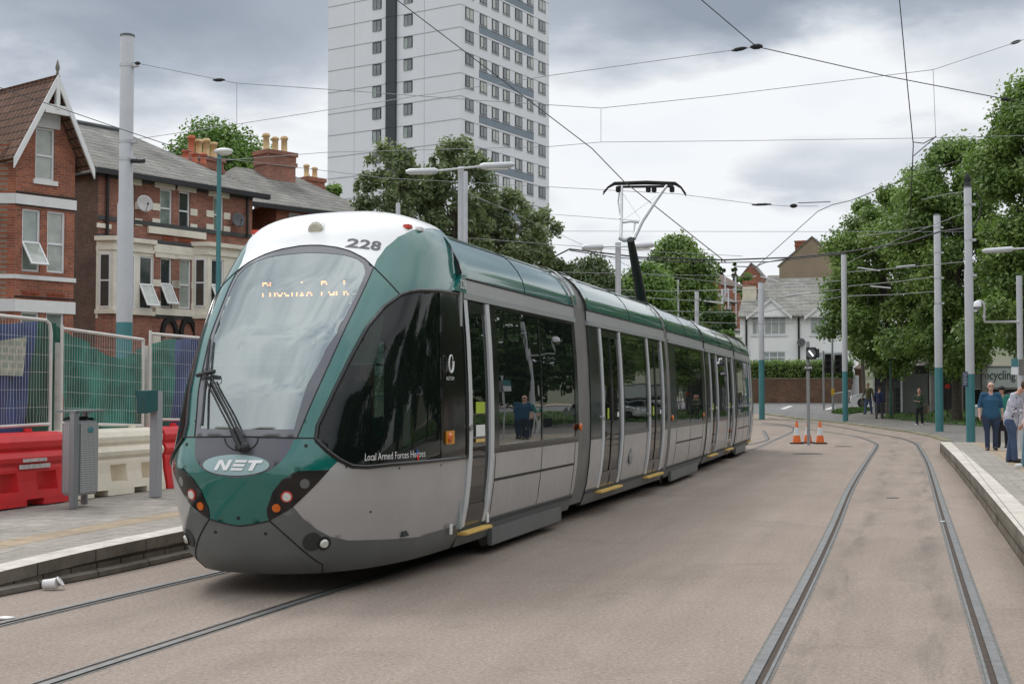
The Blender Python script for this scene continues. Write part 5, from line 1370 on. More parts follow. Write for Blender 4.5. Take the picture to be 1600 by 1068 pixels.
for gx0,gx1,ax,ay in ((1169,1236,1206,465),(1260,1330,1294,466)):
    u0,u1,um_=wu(gx0,-.5),wu(gx1,-.5),wu(ax,-.5); zg=wz_(ax,492,-.5); za=wz_(ax,ay,-.5)
    mb=MB(); mb.prism([(u0+.12,zg),(u1-.12,zg),(um_,za-.12)],-.5,-.35); gb=mb.build('gable',M_render_w,wh)
    mb=MB(); slope(mb,[(um_,-.62,za),(um_,4,za),(u0-.1,4,zg-.1),(u0-.1,-.62,zg-.1)],.07); slope(mb,[(um_,4,za),(um_,-.62,za),(u1+.1,-.62,zg-.1),(u1+.1,4,zg-.1)],.07); mb.build('gable_roof',M_roofw,gb)
    mb=MB()
    for e in (u0,u1):
        A0=Vector((um_,-.66,za-.0)); B0=Vector((e+(-.1 if e<um_ else .1),-.66,zg-.1)); w=Vector((0,0,-.22)); v=[A0,B0,B0+w,A0+w]; mb.add(v+[p+Vector((0,.04,0)) for p in v],[(0,1,2,3),(7,6,5,4),(0,4,5,1),(2,6,7,3)])
    mb.box(u0-.1,u1+.1,-.52,-.3,zg-.14,zg-.001); mb.build('barge_board',M_wpaint,gb)
    # shallow bay below the gable
u0,u1=wu(1171),wu(1231)
mb=MB(); mb.tube([(wu(1249),-.1,zEw),(wu(1249),-.1,0)],.07,8); mb.tube([(wu(1167),-.1,zEw),(wu(1167),-.1,0)],.07,8); mb.build('downpipe',M_blackw,wh)
cy=3.4; ca,cb2=wu(1157.5,cy),wu(1172,cy); mb=MB(); mb.box(0-.02,.9,cy-1.4,cy+.7,zEw-.5,Wf.z(1163,450,cy)); mb.build('gable_stack',mat('cream_render',(.66,.61,.48),.9,var=.12,dirt=.2),wh); chimney(wh,.0,.95,cy-.6,cy+.5,Wf.z(1163,450,cy)+.002,Wf.z(1163,440,cy),M_brick,0,[M_terra])
dish(1252,535,Wf,-.3,.30,MATS['dish_dark'],'small dark satellite dish on the white house wall')
# ---- hill houses
def simple_house(x0,x1,d,vx,ybase,yeave,yridge,wallm,roofm,label,gable=False,dep=8,wins_=(),chim=(),group='brick houses on the hill',name='hill_house',apex=None):
    f=Face(x0,d,vx,0,True); u1=f.u(x1); z0=f.z(x0,ybase); ze=f.z((x0+x1)/2,yeave); f.o.z=0
    t=thing(name,label,'house',(f.o.x,f.o.y,0),f.rz,group)
    zr_=f.z((x0+x1)/2 if apex is None else apex,yridge,0 if gable else dep/2)
    mb=MB(); hl=[(f.u(a),f.u(b),f.z(a,d_),f.z(a,c)) for a,b,c,d_ in wins_]
    wall_with_holes(mb,0,u1,z0-8,ze,hl); mb.add([(0,0,z0-8),(0,dep,z0-8),(0,dep,ze),(0,0,ze)],[(0,1,2,3)]); mb.add([(u1,0,z0-8),(u1,dep,z0-8),(u1,dep,ze),(u1,0,ze)],[(0,1,2,3)])
    um_=u1/2 if apex is None else f.u(apex)
    if gable: mb.add([(0,0,ze),(u1,0,ze),(um_,0,zr_)],[(0,1,2)])
    else: mb.add([(0,0,ze),(0,dep,ze),(0,dep/2,zr_)],[(0,1,2)]); mb.add([(u1,0,ze),(u1,dep,ze),(u1,dep/2,zr_)],[(0,1,2)])
    mb.build('wall',wallm,t,fixn=False)
    for h in hl: window(t,*h,y=.08,pane=M_pane_g,fw=.1,mid=.5)
    mb=MB()
    if gable: slope(mb,[(um_,-.15,zr_+.12),(um_,dep,zr_+.12),(-.25,dep,ze-.1),(-.25,-.15,ze-.1)],.15); slope(mb,[(um_,dep,zr_+.12),(um_,-.15,zr_+.12),(u1+.25,-.15,ze-.1),(u1+.25,dep,ze-.1)],.15)
    else: slope(mb,[(-.1,-.3,ze-.1),(u1+.1,-.3,ze-.1),(u1+.1,dep/2,zr_),(-.1,dep/2,zr_)],.15); slope(mb,[(u1+.1,dep+.3,ze-.1),(-.1,dep+.3,ze-.1),(-.1,dep/2,zr_),(u1+.1,dep/2,zr_)],.15)
    mb.build('roof',roofm,t)
    for (a,b,c,back,pots) in chim: chimney(t,f.u(a,back),f.u(b,back),back,back+1.2,ze-2 if not gable else (ze),f.z(a,c,back),M_terrb,pots,[M_terra],.2,.7)
    return t
M_terrb=brick('orange_brick',(.42,.12,.055),(.32,.085,.04),(.22,.14,.10),patch=.2)
M_brrend=mat('brown_render_gable',(.30,.235,.165),.95,var=.12,vs=.5,dirt=.12,bump=.3)
simple_house(1219,1317,165,-5000,470,413,370,M_brrend,M_slate,'big brown rendered gable house on the hill with orange chimneys',gable=True,dep=14,chim=((1244,1263,376,3.5,0),(1290,1307,378,4.0,0)),apex=1271)
simple_house(1196,1300,140,-5000,470,448,434,M_terrb,M_slate,'low brick house with grey slate roof between the white house and the brown gable',dep=7,group=None)
for i,(x0,x1,d,yb_,ye,yr,lab) in enumerate(((1160,1190,230,450,430,411,'small red brick gable with white windows, highest on the hill'),(1196,1222,200,462,446,430,'red brick house end below the brown gable'),)):
    simple_house(x0,x1,d,-6000,yb_,ye,yr,M_brick,M_slate,lab,gable=(i==0),dep=9,wins_=((1166,1170,424,432),(1178,1183,424,432)) if i==0 else ())
simple_house(1128,1162,215,2700,470,446,431,M_brick,brick('old_clay_roof',(.22,.17,.14),(.17,.135,.115),(.1,.08,.07),bw=.3,bh=.25,ms=.02),'brick terrace with brown roof left of the small red gable',dep=8,wins_=((1133,1138,449,457),(1146,1151,449,457)))
simple_house(1131,1150,150,2100,560,470,452,M_brick,M_slate,'brick terrace row going up the hill, left of the tram poles',dep=8,wins_=((1133,1136,476,486),(1141,1144,474,484),(1133,1136,496,506),(1141,1144,494,505)))
simple_house(1148,1160,120,2600,585,515,506,M_render_w,M_slate,'low white building with pale roof at the foot of the hill road',dep=6,group=None)
# ---- brick garden wall, gate pier and hedge in front of the white house
Gw=Face(1172,90.5,-7000,1.2,True)
gw=thing('garden_wall','low brown brick garden wall below the hedge','wall',Gw.o,Gw.rz)
M_brwall=brick('brown_garden_brick',(.22,.115,.065),(.16,.085,.05),(.13,.10,.08),patch=.4,bump=.5)
g0,g1=Gw.u(1120),Gw.u(1331); mb=MB(); mb.box(g0,g1,0,.24,-.8,Gw.z(1250,592)); mb.build('wall',M_brwall,gw); mb=MB(); mb.box(g0,g1,-.03,.27,Gw.z(1250,592),Gw.z(1250,592)+.07); mb.build('coping',mat('coping_brown',(.20,.15,.11),.9,var=.2),gw)
gp_=Pd(1343,617,90); t=thing('gate_pier','brown stone gate pier with pyramid cap beside the white panel','gate pier',(gp_.x,gp_.y,1.2),Gw.rz)
mb=MB(); mb.box(-.28,.28,-.28,.28,-.6,2.2); mb.build('pier_shaft',M_brwall,t); mb=MB(); mb.box(-.34,.34,-.34,.34,2.2,2.3); mb.add([(-.34,-.34,2.3),(.34,-.34,2.3),(.34,.34,2.3),(-.34,.34,2.3),(0,0,2.6)],[(0,1,4),(1,2,4),(2,3,4),(3,0,4)]); mb.build('pier_cap',MATS['coping_brown'],t)
# ================================================================== TREES
def leafmat(name,c1,c2,c3):
    m=bpy.data.materials.new(name); m.use_nodes=True; nt=m.node_tree; L=nt.links.new; b=nt.nodes['Principled BSDF']; out=nt.nodes['Material Output']
    tc=nd(nt,'ShaderNodeTexCoord'); o=tc.outputs['Object']
    gi=nd(nt,'ShaderNodeAttribute',attribute_name='leaf_tint')
    c=mixc(nt,gi.outputs['Fac'],tuple(c1)+(1,),tuple(c2)+(1,)); c=mixc(nt,ramp(nt,gi.outputs['Fac'],[(.86,0.),(.98,.5)]),c,(min(c2[0]*1.7,.4),min(c2[1]*1.35,.45),c2[2],1))
    c=mixc(nt,ramp(nt,noise(nt,o,.55,3,.6),[(.42,0.),(.68,.85)]),c,tuple(c3)+(1,))
    L(c,b.inputs['Base Color']); b.inputs['Roughness'].default_value=.5; b.inputs['Specular IOR Level'].default_value=.4
    t=nd(nt,'ShaderNodeBsdfTranslucent'); L(mixc(nt,1.,c,(1.1,1.25,.6,1),'MULTIPLY'),t.inputs[0]); mx=nd(nt,'ShaderNodeMixShader',i_0=.28); L(b.outputs[0],mx.inputs[1]); L(t.outputs[0],mx.inputs[2]); L(mx.outputs[0],out.inputs[0]); return m
M_leafA=leafmat('leaf_plane_tree',(.12,.20,.05),(.29,.40,.12),(.08,.145,.035))
M_leafB=leafmat('leaf_birch',(.14,.185,.085),(.29,.34,.18),(.09,.125,.06))
M_leafC=leafmat('leaf_lime',(.105,.19,.04),(.21,.33,.075),(.055,.12,.02))
M_leafD=leafmat('leaf_dark',(.035,.075,.02),(.07,.13,.03),(.025,.055,.015))
M_leafE=leafmat('leaf_olive',(.085,.125,.05),(.13,.18,.075),(.055,.08,.03))
M_bark=mat('bark',(.085,.07,.055),.95,var=.4,vs=5,bump=1.0,bs=18)
def leaf_mesh(centers,radii,n,size,name,m,parent,flat=.8,hollow=.55,droop=0.,aspect=.55,ellip=None):
    """n leaf blades spread through a set of clumps"""
    c=np.array(centers,float); r=np.array(radii,float); w=r**2.2; w/=w.sum(); idx=rng.choice(len(c),n,p=w)
    d=rng.normal(size=(n,3)); d/=np.linalg.norm(d,axis=1)[:,None]; rad=(hollow+(1-hollow)*rng.random(n)**.7)*(1+.22*rng.normal(size=n)*.6)
    inner=rng.random(n)<.22; rad[inner]*=rng.random(inner.sum())
    p=c[idx]+d*(r[idx]*rad)[:,None]*np.array([1,1,flat])
    # blade frames
    nrm_=d*.7+rng.normal(size=(n,3))*.6+np.array([0,0,.45]); nrm_/=np.linalg.norm(nrm_,axis=1)[:,None]
    t=np.cross(nrm_,rng.normal(size=(n,3))); t/=np.linalg.norm(t,axis=1)[:,None]; b=np.cross(nrm_,t); t[:,2]-=droop; 
    s=size*(.6+.8*rng.random(n))[:,None]
    v=np.stack([p-t*s*.5,p+b*s*aspect*.5+t*s*.05,p+t*s*.5,p-b*s*aspect*.5+t*s*.05],1).reshape(-1,3)
    me=bpy.data.meshes.new(name); me.vertices.add(4*n); me.vertices.foreach_set('co',v.ravel().astype(np.float32)); me.loops.add(4*n); me.loops.foreach_set('vertex_index',np.arange(4*n,dtype=np.int32))
    me.polygons.add(n); me.polygons.foreach_set('loop_start',np.arange(0,4*n,4,dtype=np.int32)); me.polygons.foreach_set('loop_total',np.full(n,4,dtype=np.int32)); me.update(calc_edges=True)
    at=me.attributes.new('leaf_tint','FLOAT','FACE'); ct=rng.random(len(c)); at.data.foreach_set('value',np.clip(.55*ct[idx]+.45*rng.random(n),0,1).astype(np.float32))
    me.materials.append(m); o=bpy.data.objects.new(name,me); return link(o,parent)
def clumps(n,rx,ry,rz,z0,rmin,rmax,shape='round',seed=0):
    rs=random.Random(seed); out=[];rr=[]
    for i in range(n):
        a=rs.random()*6.283; q=rs.random()**.5; h=rs.random()
        if shape=='round': zz=(h*2-1); k=math.sqrt(max(.04,1-zz*zz))
        elif shape=='cone': zz=h*2-1; k=max(.12,(1-h)**.8)
        elif shape=='wide': zz=h*2-1; k=math.sqrt(max(.1,1-abs(zz)**3))
        q=.35+.65*q
        out.append((rx*k*q*math.cos(a),ry*k*q*math.sin(a),z0+rz*zz)); rr.append(rs.uniform(rmin,rmax)*(1 if shape!='cone' else (.55+.6*(1-h))))
    return out,rr
def tree(p,h,rx,ry,rz,zc,nc,nl,ls,m,label,cat='tree',group=None,shape='round',seed=1,rc=(.6,1.2),tr=.25,droop=0.,name='tree',flat=.8,extra=(),hollow=.55):
    t=thing(name,label,cat,p,0,group); rs=random.Random(seed*7+3)
    c,r=clumps(nc,rx,ry,rz,zc,rc[0],rc[1],shape,seed)
    for e in extra: c.append(e[:3]); r.append(e[3])
    leaf_mesh(c,r,nl,ls,'crown',m,t,droop=droop,flat=flat,hollow=hollow)
    mb=MB(); top=zc+rz*.5; pts=[(0,0,-.6),(rs.uniform(-.1,.1),rs.uniform(-.1,.1),top*.35),(rs.uniform(-.3,.3),rs.uniform(-.3,.3),top*.7),(rs.uniform(-.4,.4),0,top)]; mb.tube(pts,[tr*1.25,tr,tr*.6,tr*.2],10)
    for i in range(min(26,nc)):
        e=c[rs.randrange(len(c))]; s=Vector(pts[1]).lerp(Vector(pts[3]),rs.random()**.8*.9); mid=s.lerp(Vector(e),.5)+Vector((rs.uniform(-.3,.3),rs.uniform(-.3,.3),rs.uniform(0,.4))); mb.tube([s,mid,Vector(e)],[tr*.32,tr*.2,tr*.06],6)
    mb.build('trunk',M_bark,t); return t
def at_px(x,ytop,d): p=Pd(x,ytop,d); return p
def tree_px(x,yt,yb,wpx,d,nc,nl,ls,m,label,base=None,**kw):
    """tree whose crown spans the given picture box at a surveyed distance"""
    p=Pd(x,(yt+yb)/2,d); k=d/F; rz=(yb-yt)/2*k; rx=wpx/2*k; gz=g(p.x,p.y) if base is None else base
    rc=kw.pop('rc',(rx*.22,rx*.38)); rr=max(rc)
    return tree((p.x,p.y,gz),0,max(rx-rr*.7,rx*.5),max(rx-rr*.7,rx*.5),max(rz-rr*.6,rz*.5),p.z-gz,nc,nl,ls,m,label,rc=rc,**kw)
BG='trees behind the tram stop'
# the large trees on the right
GR='large broadleaved trees on the right'
tree_px(1388,278,592,230,76,120,80000,.21,M_leafA,'big broadleaved tree overhanging the kiosk, leftmost of the right hand trees',seed=3,group=GR,tr=.2,rc=(.35,1.25),shape='round',hollow=.3,extra=[(-2.6,-1,5.4,1.0),(-3.2,-.8,4.7,.8),(-3.0,-.8,6.2,.9),(3.5,-2,3.9,1.1),(1.0,-2,3.9,1.0),(-1.5,-2,3.9,.9)])
tree_px(1492,206,592,250,70,140,90000,.21,M_leafA,'big broadleaved tree behind the two tall stop poles',seed=5,group=GR,tr=.22,rc=(.35,1.3),shape='round',hollow=.3,extra=[(-3.0,-2,4.0,1.1),(.5,-2.5,4.0,1.1),(2.6,-2,4.2,1.0),(3.6,-1.5,4.8,1.1)])
tree_px(1626,112,580,240,62,140,84000,.21,M_leafA,'tallest broadleaved tree, cut off by the right edge of the picture',seed=8,group=GR,tr=.25,rc=(.35,1.3),shape='round',hollow=.3,extra=[(-3.0,-2,4.4,.9),(-2.,-2,5.2,1.1)])
tree_px(1350,455,560,64,88,34,17000,.21,M_leafD,'dark low spreading tree in front of the white house corner',seed=9,tr=.12,rc=(.3,.9),hollow=.3)
# outside the frame on the right, mirrored in the tram's side windows
for i,(X,Y,hh) in enumerate(((17,22,9),(19,34,11),(22,46,10),(15,12,10),(18,17,12),(14,3,9),(13,-4,9),(20,27,12),(26,40,12),(19,8,12),(17,-2,12),(10.5,50,8),(13,58,10),(17,66,11),(10,42,7),(20,54,12),(9.5,64,10),(13,61,10),(16.5,66,11))):
    tree((X,Y,.3),0,3.4,3.4,hh*.36,hh*.60,34,7000,.45,M_leafD,'street tree beyond the right platform',seed=20+i,group='street trees beyond the right platform',rc=(1.0,1.9),tr=.25)
# behind the houses on the left
tree_px(345,188,330,190,92,60,26000,.30,M_leafC,'leafy green tree rising behind the chimneys on the left',seed=31,tr=.3,rc=(.9,1.8))
tree_px(498,275,345,80,80,16,5000,.28,M_leafC,'small green tree between the chimney and the tower',seed=33,tr=.18)
# birches in front of the tower
GB='slender trees in front of the tower block'
for i,(x,yt,yb,w,n,lab) in enumerate(((606,216,450,140,15000,'slender pale green tree in front of the dark flue'),(714,212,450,150,16000,'slender pale green tree rising beside the double lamp post'),(660,270,460,190,15000,'low bushy tree between the two slender ones'),(795,295,465,190,15000,'spreading tree at the tower foot, right of the lamp post'),(745,300,450,150,10000,'leafy tree between the lamp post and the tower foot'))):
    tree_px(x,yt,yb,w,54+i*1.2,120 if i<2 else 100,n,.19,M_leafB,lab,seed=40+i,group=GB,shape='round',tr=.09,rc=(.14,.5),hollow=.05,flat=1.1)
# dark background mass and round tree beyond the pantograph
tree_px(1062,368,560,125,118,90,42000,.34,M_leafA,'large round dark green tree right of the pantograph',seed=51,tr=.5,rc=(1.0,1.7),hollow=.7)
tree_px(1012,410,540,105,92,50,22000,.28,M_leafC,'bright green rounded tree behind the pantograph arm',seed=52,tr=.3,rc=(.7,1.3))
tree_px(925,392,520,110,84,46,20000,.24,M_leafE,'grey green tree left of the pantograph arm',seed=53,tr=.25,group=BG,rc=(.6,1.2))
tree_px(872,395,470,70,76,24,9000,.22,M_leafE,'low grey green tree above the first roof joint',seed=54,tr=.2,group=BG)
tree_px(985,455,560,90,80,26,9000,.24,M_leafD,'dark low tree below the pantograph arm',seed=55,tr=.2,group=BG)
tree_px(1118,455,560,70,100,22,8000,.28,M_leafD,'dark tree at the foot of the hill road',seed=56,tr=.2,group=BG)
tree_px(1135,515,575,60,70,18,5000,.16,M_leafC,'light green bushes above the tail of the tram',seed=57,tr=.06,cat='bush',name='bush')
tree_px(1100,545,600,60,66,16,4000,.16,M_leafC,'bushes hidden low behind the tram tail',seed=58,tr=.06,cat='bush',name='bush') if False else None
tree_px(1148,408,440,16,240,10,900,.6,M_leafD,'small pointed conifer on the skyline',seed=60,tr=.2,shape='cone')
tree_px(1128,412,440,14,240,8,700,.6,M_leafD,'small skyline tree beside the conifer',seed=61,tr=.2)
tree_px(1165,425,470,34,200,14,1500,.5,M_leafA,'dark bushes below the small red gable',seed=62,tr=.1,cat='bush',name='bush')
# hedge of the white house
hw0,hw1=Gw.u(1120),Gw.u(1332); ht=Gw.z(1250,565,.5); hb=Gw.z(1250,593)
t=thing('hedge','long clipped green hedge above the brown garden wall','hedge',Gw.o,Gw.rz)
cs=[];rs_=[]
x=hw0
while x<hw1:
    for zz in np.arange(hb+.1,ht-.1,.32):
        for yy in (.55,.95): cs.append((x+random.uniform(-.1,.1),yy+random.uniform(-.06,.06),zz+random.uniform(-.06,.06))); rs_.append(.28)
    x+=.34
leaf_mesh(cs,rs_,26000,.13,'foliage',M_leafA,t,flat=1,hollow=.6)
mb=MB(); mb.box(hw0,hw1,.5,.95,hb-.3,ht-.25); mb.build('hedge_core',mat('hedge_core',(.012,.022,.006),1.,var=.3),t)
# ================================================================== POLES, LAMPS, SIGNALS
M_pgrey=mat('pole_grey_paint',(.50,.51,.53),.5,var=.07,vs=2.5,dirt=.05)
M_pteal=mat('pole_teal_paint',(.055,.20,.215),.5,var=.10,vs=2.5,dirt=.08)
M_lampg=mat('lamp_housing',(.56,.57,.58),.35,metal=.3,var=.05); M_diff=mat('lamp_diffuser',(.70,.70,.66),.3,var=.03)
GP='overhead line poles'
def pole(x,ytop,ybase,wpx,label,base=None,d=None,step=None,teal=None,cap=True,group=GP,name='line_pole',cat='pole',r=None):
    """steel pole: foot surveyed on the ground (or at depth d), top at ytop, teal painted foot up to y=teal"""
    if d is None: p=Pg(x,ybase) if base is None else Pz(x,ybase,base)
    else: q=Pd(x,617,d); p=Vector((q.x,q.y,g(q.x,q.y) if base is None else base))
    dd=(p-EYE).dot(fw); zt=Pd(x,ytop,dd).z; r=r or wpx*dd/F/2
    t=thing(name,label,cat,p,0,group); zs=[0,zt-p.z]
    zstep=(Pd(x,step,dd).z-p.z) if step else None; zteal=(Pd(x,teal,dd).z-p.z) if teal else None
    r2=r*.86 if step else r
    if zteal and zteal>.05:
        mb=MB(); mb.lathe([(r*1.01,-.1),(r*1.01,zteal)],24); mb.build('painted_foot',M_pteal,t)
    mb=MB(); z0=zteal if zteal and zteal>.05 else -.1
    pr=[(r,z0)]
    if zstep and zstep>z0: pr+=[(r,zstep-.08),(r2,zstep)]
    pr+=[(r2,zs[1]-.02),(r2*.93,zs[1])]; mb.lathe(pr,24); mb.build('shaft',M_pgrey,t)
    mb=MB(); k=0
    for zz in (zs[1]-.02,) if cap else (): mb.lathe([(r2*1.07,zz),(r2*1.07,zz+.035),(r2*.6,zz+.06)],24)
    if cap: mb.build('cap',MATS['lead_flashing'],t)
    return t,dd,r,r2,zs[1]
def clamp(t,zz,r,n=1):
    mb=MB()
    for z in (zz if isinstance(zz,(list,tuple)) else [zz]): mb.lathe([(r*1.06,z-.03),(r*1.06,z+.03)],20); mb.bbox(r*.9,r+.12,-.04,.04,z-.04,z+.04,.008)
    return mb.build('clamp_ring',m_gal,t)
t,dd,r,r2,hh=pole(193,49,0,25,'thick grey line pole with teal foot, in front of the brown brick house',d=27,base=.34,step=312,teal=503); PL=t
clamp(t,[Pd(193,97,dd).z-.34,Pd(193,218,dd).z-.34,Pd(193,246,dd).z-.34],r2)
mb=MB(); mb.tube([(r2,-.02,Pd(193,249,dd).z-.34),(r2+.3,-.05,Pd(193,249,dd).z-.36)],.045,8); mb.build('insulator',M_blackw,t)
POLES=[
 (1468,334,675,12.2,'grey line pole with teal foot left of the tallest near pole, at the platform end',None,None,475,574),
 (1517,290,693,13.6,'tallest grey line pole with teal foot and dark insulator cap, on the platform end',.25,None,418,584),
 (1321,396,658,8.6,'grey line pole with teal foot standing beside the white car',None,None,None,580),
 (1190.5,440,655,9,'grey line pole with teal foot just beyond the tail of the tram',None,None,None,562)]
for x,yt,yb,w,lab,base,d,stp,tl in POLES:
    t,dd,r,r2,hh=pole(x,yt,yb,w,lab,base=base,d=d,step=stp,teal=tl)
    if x in (1468,1517): clamp(t,[hh-.55-1.1*i for i in range(4)],r2)
    if x==1517:
        mb=MB(); mb.lathe([(.09,hh),(.12,hh+.1),(.07,hh+.14),(.12,hh+.2),(.05,hh+.42)],14); mb.build('insulator',M_blackw,t)
for x,yt,yb,w,d,lab in ((621,315,400,7,40,'short grey pole top seen above the roof of the tram'),(726.5,265,400,8,36,'grey line pole directly behind the double lamp post'),(1089.5,455,560,6.5,72,'grey line pole above the fourth roof joint'),(1033,448,540,4,95,'thin grey pole in front of the bright green tree'),(1060.5,436,520,3,115,'thin grey pole in front of the dark round tree'),(1129.5,451,560,3.4,135,'pale pole on the hill road below a white lamp'),(1134,432,520,2.6,165,'very thin far pole behind the pale hill road pole'),(1150.5,432,476,2.6,190,'very thin far pole in front of the brick terrace'),(1139,450,560,2.4,110,'dark signal post on the hill road'),(1174,438,520,2.2,180,'far thin pole rising over the white house chimney')):
    t,dd,r,r2,hh=pole(x,yt,yb,w,lab,d=d,cap=False)
    if x==1089.5: clamp(t,[hh-.4,hh-1.2],r)
t=thing('signal_lamp','small red signal lamp on the hill road','signal',Pd(1137,498,109),0); mb=MB(); mb.bbox(-.2,.2,0,.2,-.3,.3,.03); mb.build('signal_head',M_blackw,t); mb=MB(); mb.cyl((0,-.0,0),.2,-.06,16,axis='Y'); mb.build('red_lens',mat('lit_red',(.8,.02,.02),.3,var=0,emit=(1,.03,.03),es=2.5),t)
# double lamp posts
def lamp_head(t,a,b,r,nm='lamp_head'):
    a=Vector(a);b=Vector(b); mb=MB(); d=(b-a).normalized(); M=frame(a,d,Vector((0,0,1))); L_=(b-a).length
    mb.tube([a,a+d*.08,b-d*.1,b],[r*.55,r,r*.9,r*.45],16); o=mb.build(nm,M_lampg,t); mb=MB(); mb.bbox(.12,L_-.14,-r*.7,r*.7,-r*1.02,-r*.6,.02,0,M); mb.build('lamp_diffuser',M_diff,o); return o
def double_lamp(x,yt,d,w,lab,L1,L2,ya,yb_):
    q=Pd(x,617,d); t=thing('lamp_post',lab,'lamp post',(q.x,q.y,.34),0,'double headed platform lamp posts'); zt=Pd(x,yt,d).z-.34; r=w*d/F/2
    mb=MB(); mb.lathe([(r,0),(r,zt)],20); mb.build('post',M_pgrey,t)
    P=lambda px,py: Pd(px,py,d)-Vector((q.x,q.y,.34))
    mb=MB(); mb.tube([P(L1[1],ya),P(L2[0],yb_)],.028,10); mb.build('cross_arm',M_lampg,t)
    k=(L1[1]-L1[0])*d/F*.08
    lamp_head(t,P(L1[1]+2,ya),P(L1[0],ya+1.5),.085*w/9*d/34); lamp_head(t,P(L2[0]-2,yb_),P(L2[1],yb_-3),.085*w/9*d/34); return t
double_lamp(719.5,258,34,9,'nearer double headed lamp post, rising above the second roof panel of the tram',(634,682),(752,804),267,260)
double_lamp(966.5,378,52,9,'farther double headed lamp post, left of the pantograph arm',(909,941),(989,1022),385.5,385)
# teal street lamp on the left
q=Pd(339.5,617,36); t=thing('street_lamp','slim teal street lamp with flat pale head in front of the brown brick house','street lamp',(q.x,q.y,.34)); zt=Pd(339.5,240,36).z-.34
mb=MB(); mb.lathe([(.07,0),(.058,zt)],16); mb.build('post',M_pteal,t)
P=Pd(339.5,237,36)-Vector((q.x,q.y,.34)); mb=MB(); mb.ball((P.x+.18,P.y,P.z),.27,1.0,.6,.32,10); o=mb.build('lamp_head',mat('lamp_white',(.68,.68,.66),.4,var=.04),t)
mb=MB(); mb.ball((P.x+.22,P.y,P.z-.05),.2,1.0,.6,.3,10); mb.build('lamp_diffuser',M_diff,o)
# street lamp column near the hedge, with T head
p=Pg(1220,618); d=(p-EYE).dot(fw); t=thing('street_lamp','pale concrete lamp column in front of the garden hedge','street lamp',p); zt=Pd(1220,498,d).z-p.z
mb=MB(); mb.lathe([(.22,-.1),(.2,.9),(.13,1.1),(.10,zt)],16); mb.build('post',mat('concrete_grey',(.36,.35,.32),.9,var=.1),t); mb=MB(); mb.bbox(-.34,.34,-.2,.2,zt-.05,zt+.22,.04); mb.build('lamp_head',M_lampg,t)
# lamp arm over the right platform
q=Pd(1595,617,40); t=thing('camera_pole','grey pole with curved bracket carrying a white dome camera','pole',(q.x,q.y,.34)); zt=Pd(1595,430,40).z-.34
PP=lambda px,py: Pd(px,py,40)-Vector((q.x,q.y,.34))
mb=MB(); mb.lathe([(.085,0),(.085,zt)],16); mb.build('post',M_pgrey,t)
mb=MB(); mb.tube([PP(1592,502.5),PP(1538,502.5),PP(1538,500),PP(1538,478),PP(1536,472),PP(1531,469.5),PP(1526,471)],.032,10); mb.tube([PP(1538,496),PP(1538,493)],.055,12); mb.build('bracket',M_lampg,t)
mb=MB(); c=PP(1527.5,478); mb.lathe([(.03,.16),(.10,.12),(.115,-.02)],16,0,Matrix.Translation(c)); dm=mb.build('camera_housing',M_upvc,t); mb=MB(); mb.ball((c.x,c.y,c.z-.03),.085); mb.build('camera_dome',mat('dome_grey',(.25,.26,.27),.15),dm)
q=Pd(1545,391,44); t=thing('street_lamp','flat grey lamp head poking out of the tallest tree','lamp',q); lamp_head(t,(0.75,0,.02),(-.2,0,-.02),.09); mb=MB(); mb.tube([(.7,0,.02),(1.8,0,.05)],.03,8); mb.build('cross_arm',M_lampg,t)
# stop sign flag and case at the right edge
q=Pd(1588,617,36); t=thing('stop_sign','teal and white stop flag with timetable case at the right edge','sign',(q.x,q.y,.34)); P=lambda px,py: Pd(px,py,36)-Vector((q.x,q.y,.34))
mb=MB(); a=P(1594,560); mb.lathe([(.05,0),(.05,a.z+.2)],14,0,Matrix.Translation((a.x,0,0))); mb.build('post',M_pgrey,t)
a,b=P(1580.5,585),P(1591,560); zm=P(1580,573).z; mb=MB(); mb.box(a.x,b.x,-.02,.02,zm,b.z,0); mb.box(a.x,b.x,-.02,.02,a.z,zm-.001,1); mb.build('flag',[M_pteal,M_upvc],t)
a,b=P(1592,586),P(1606,561); mb=MB(); mb.bbox(a.x,b.x,-.06,.06,a.z,b.z,.01); mb.build('timetable_case',M_bellow,t)
# small notice strapped on the tallest near pole
q=Pz(1509,693,.25); d=(q-EYE).dot(fw); p=Pd(1508.5,592,d); t=thing('pole_notice','dark blue notice strapped to the tallest line pole','sign',p); mb=MB(); mb.bbox(-.09,.06,-.02,.01,-.22,.23,.006); mb.build('notice_board',mat('notice_navy',(.035,.045,.09),.5),t)
mb=MB(); 
for k in range(7): mb.box(-.07,.03+.02*(k%2),-.0245,-.0215,.17-.055*k,.185-.055*k)
mb.build('notice_lines',M_pgrey,t)
# tram signal with plate
p=Pg(1263.5,695); d=(p-EYE).dot(fw); kx=d/F; t=thing('tram_signal','grey post carrying a black tram signal with a white slanting bar, among the cones','signal',p,TH*0)
P=lambda px,py: Pd(px,py,d)-p
mb=MB(); mb.lathe([(.056,-.05),(.056,P(1263,533).z)],16); mb.build('post',mat('signal_post_grey',(.27,.28,.29),.5,var=.1),t)
a,b=P(1260,561),P(1275.5,542.5); mb=MB(); mb.bbox(a.x,b.x,a.y-.12,a.y+.12,a.z,b.z,.02); mb.bbox(b.x-.02,b.x+.1,a.y-.06,a.y+.10,a.z+.05,b.z-.05,.01); hd=mb.build('signal_head',M_blackw,t)
c=P(1268,552); mb=MB(); mb.cyl((c.x,a.y-.115,c.z),.155,-.03,28,axis='Y'); mb.build('signal_lens',mat('lens_smoke',(.10,.105,.11),.25,coat=.4),hd)
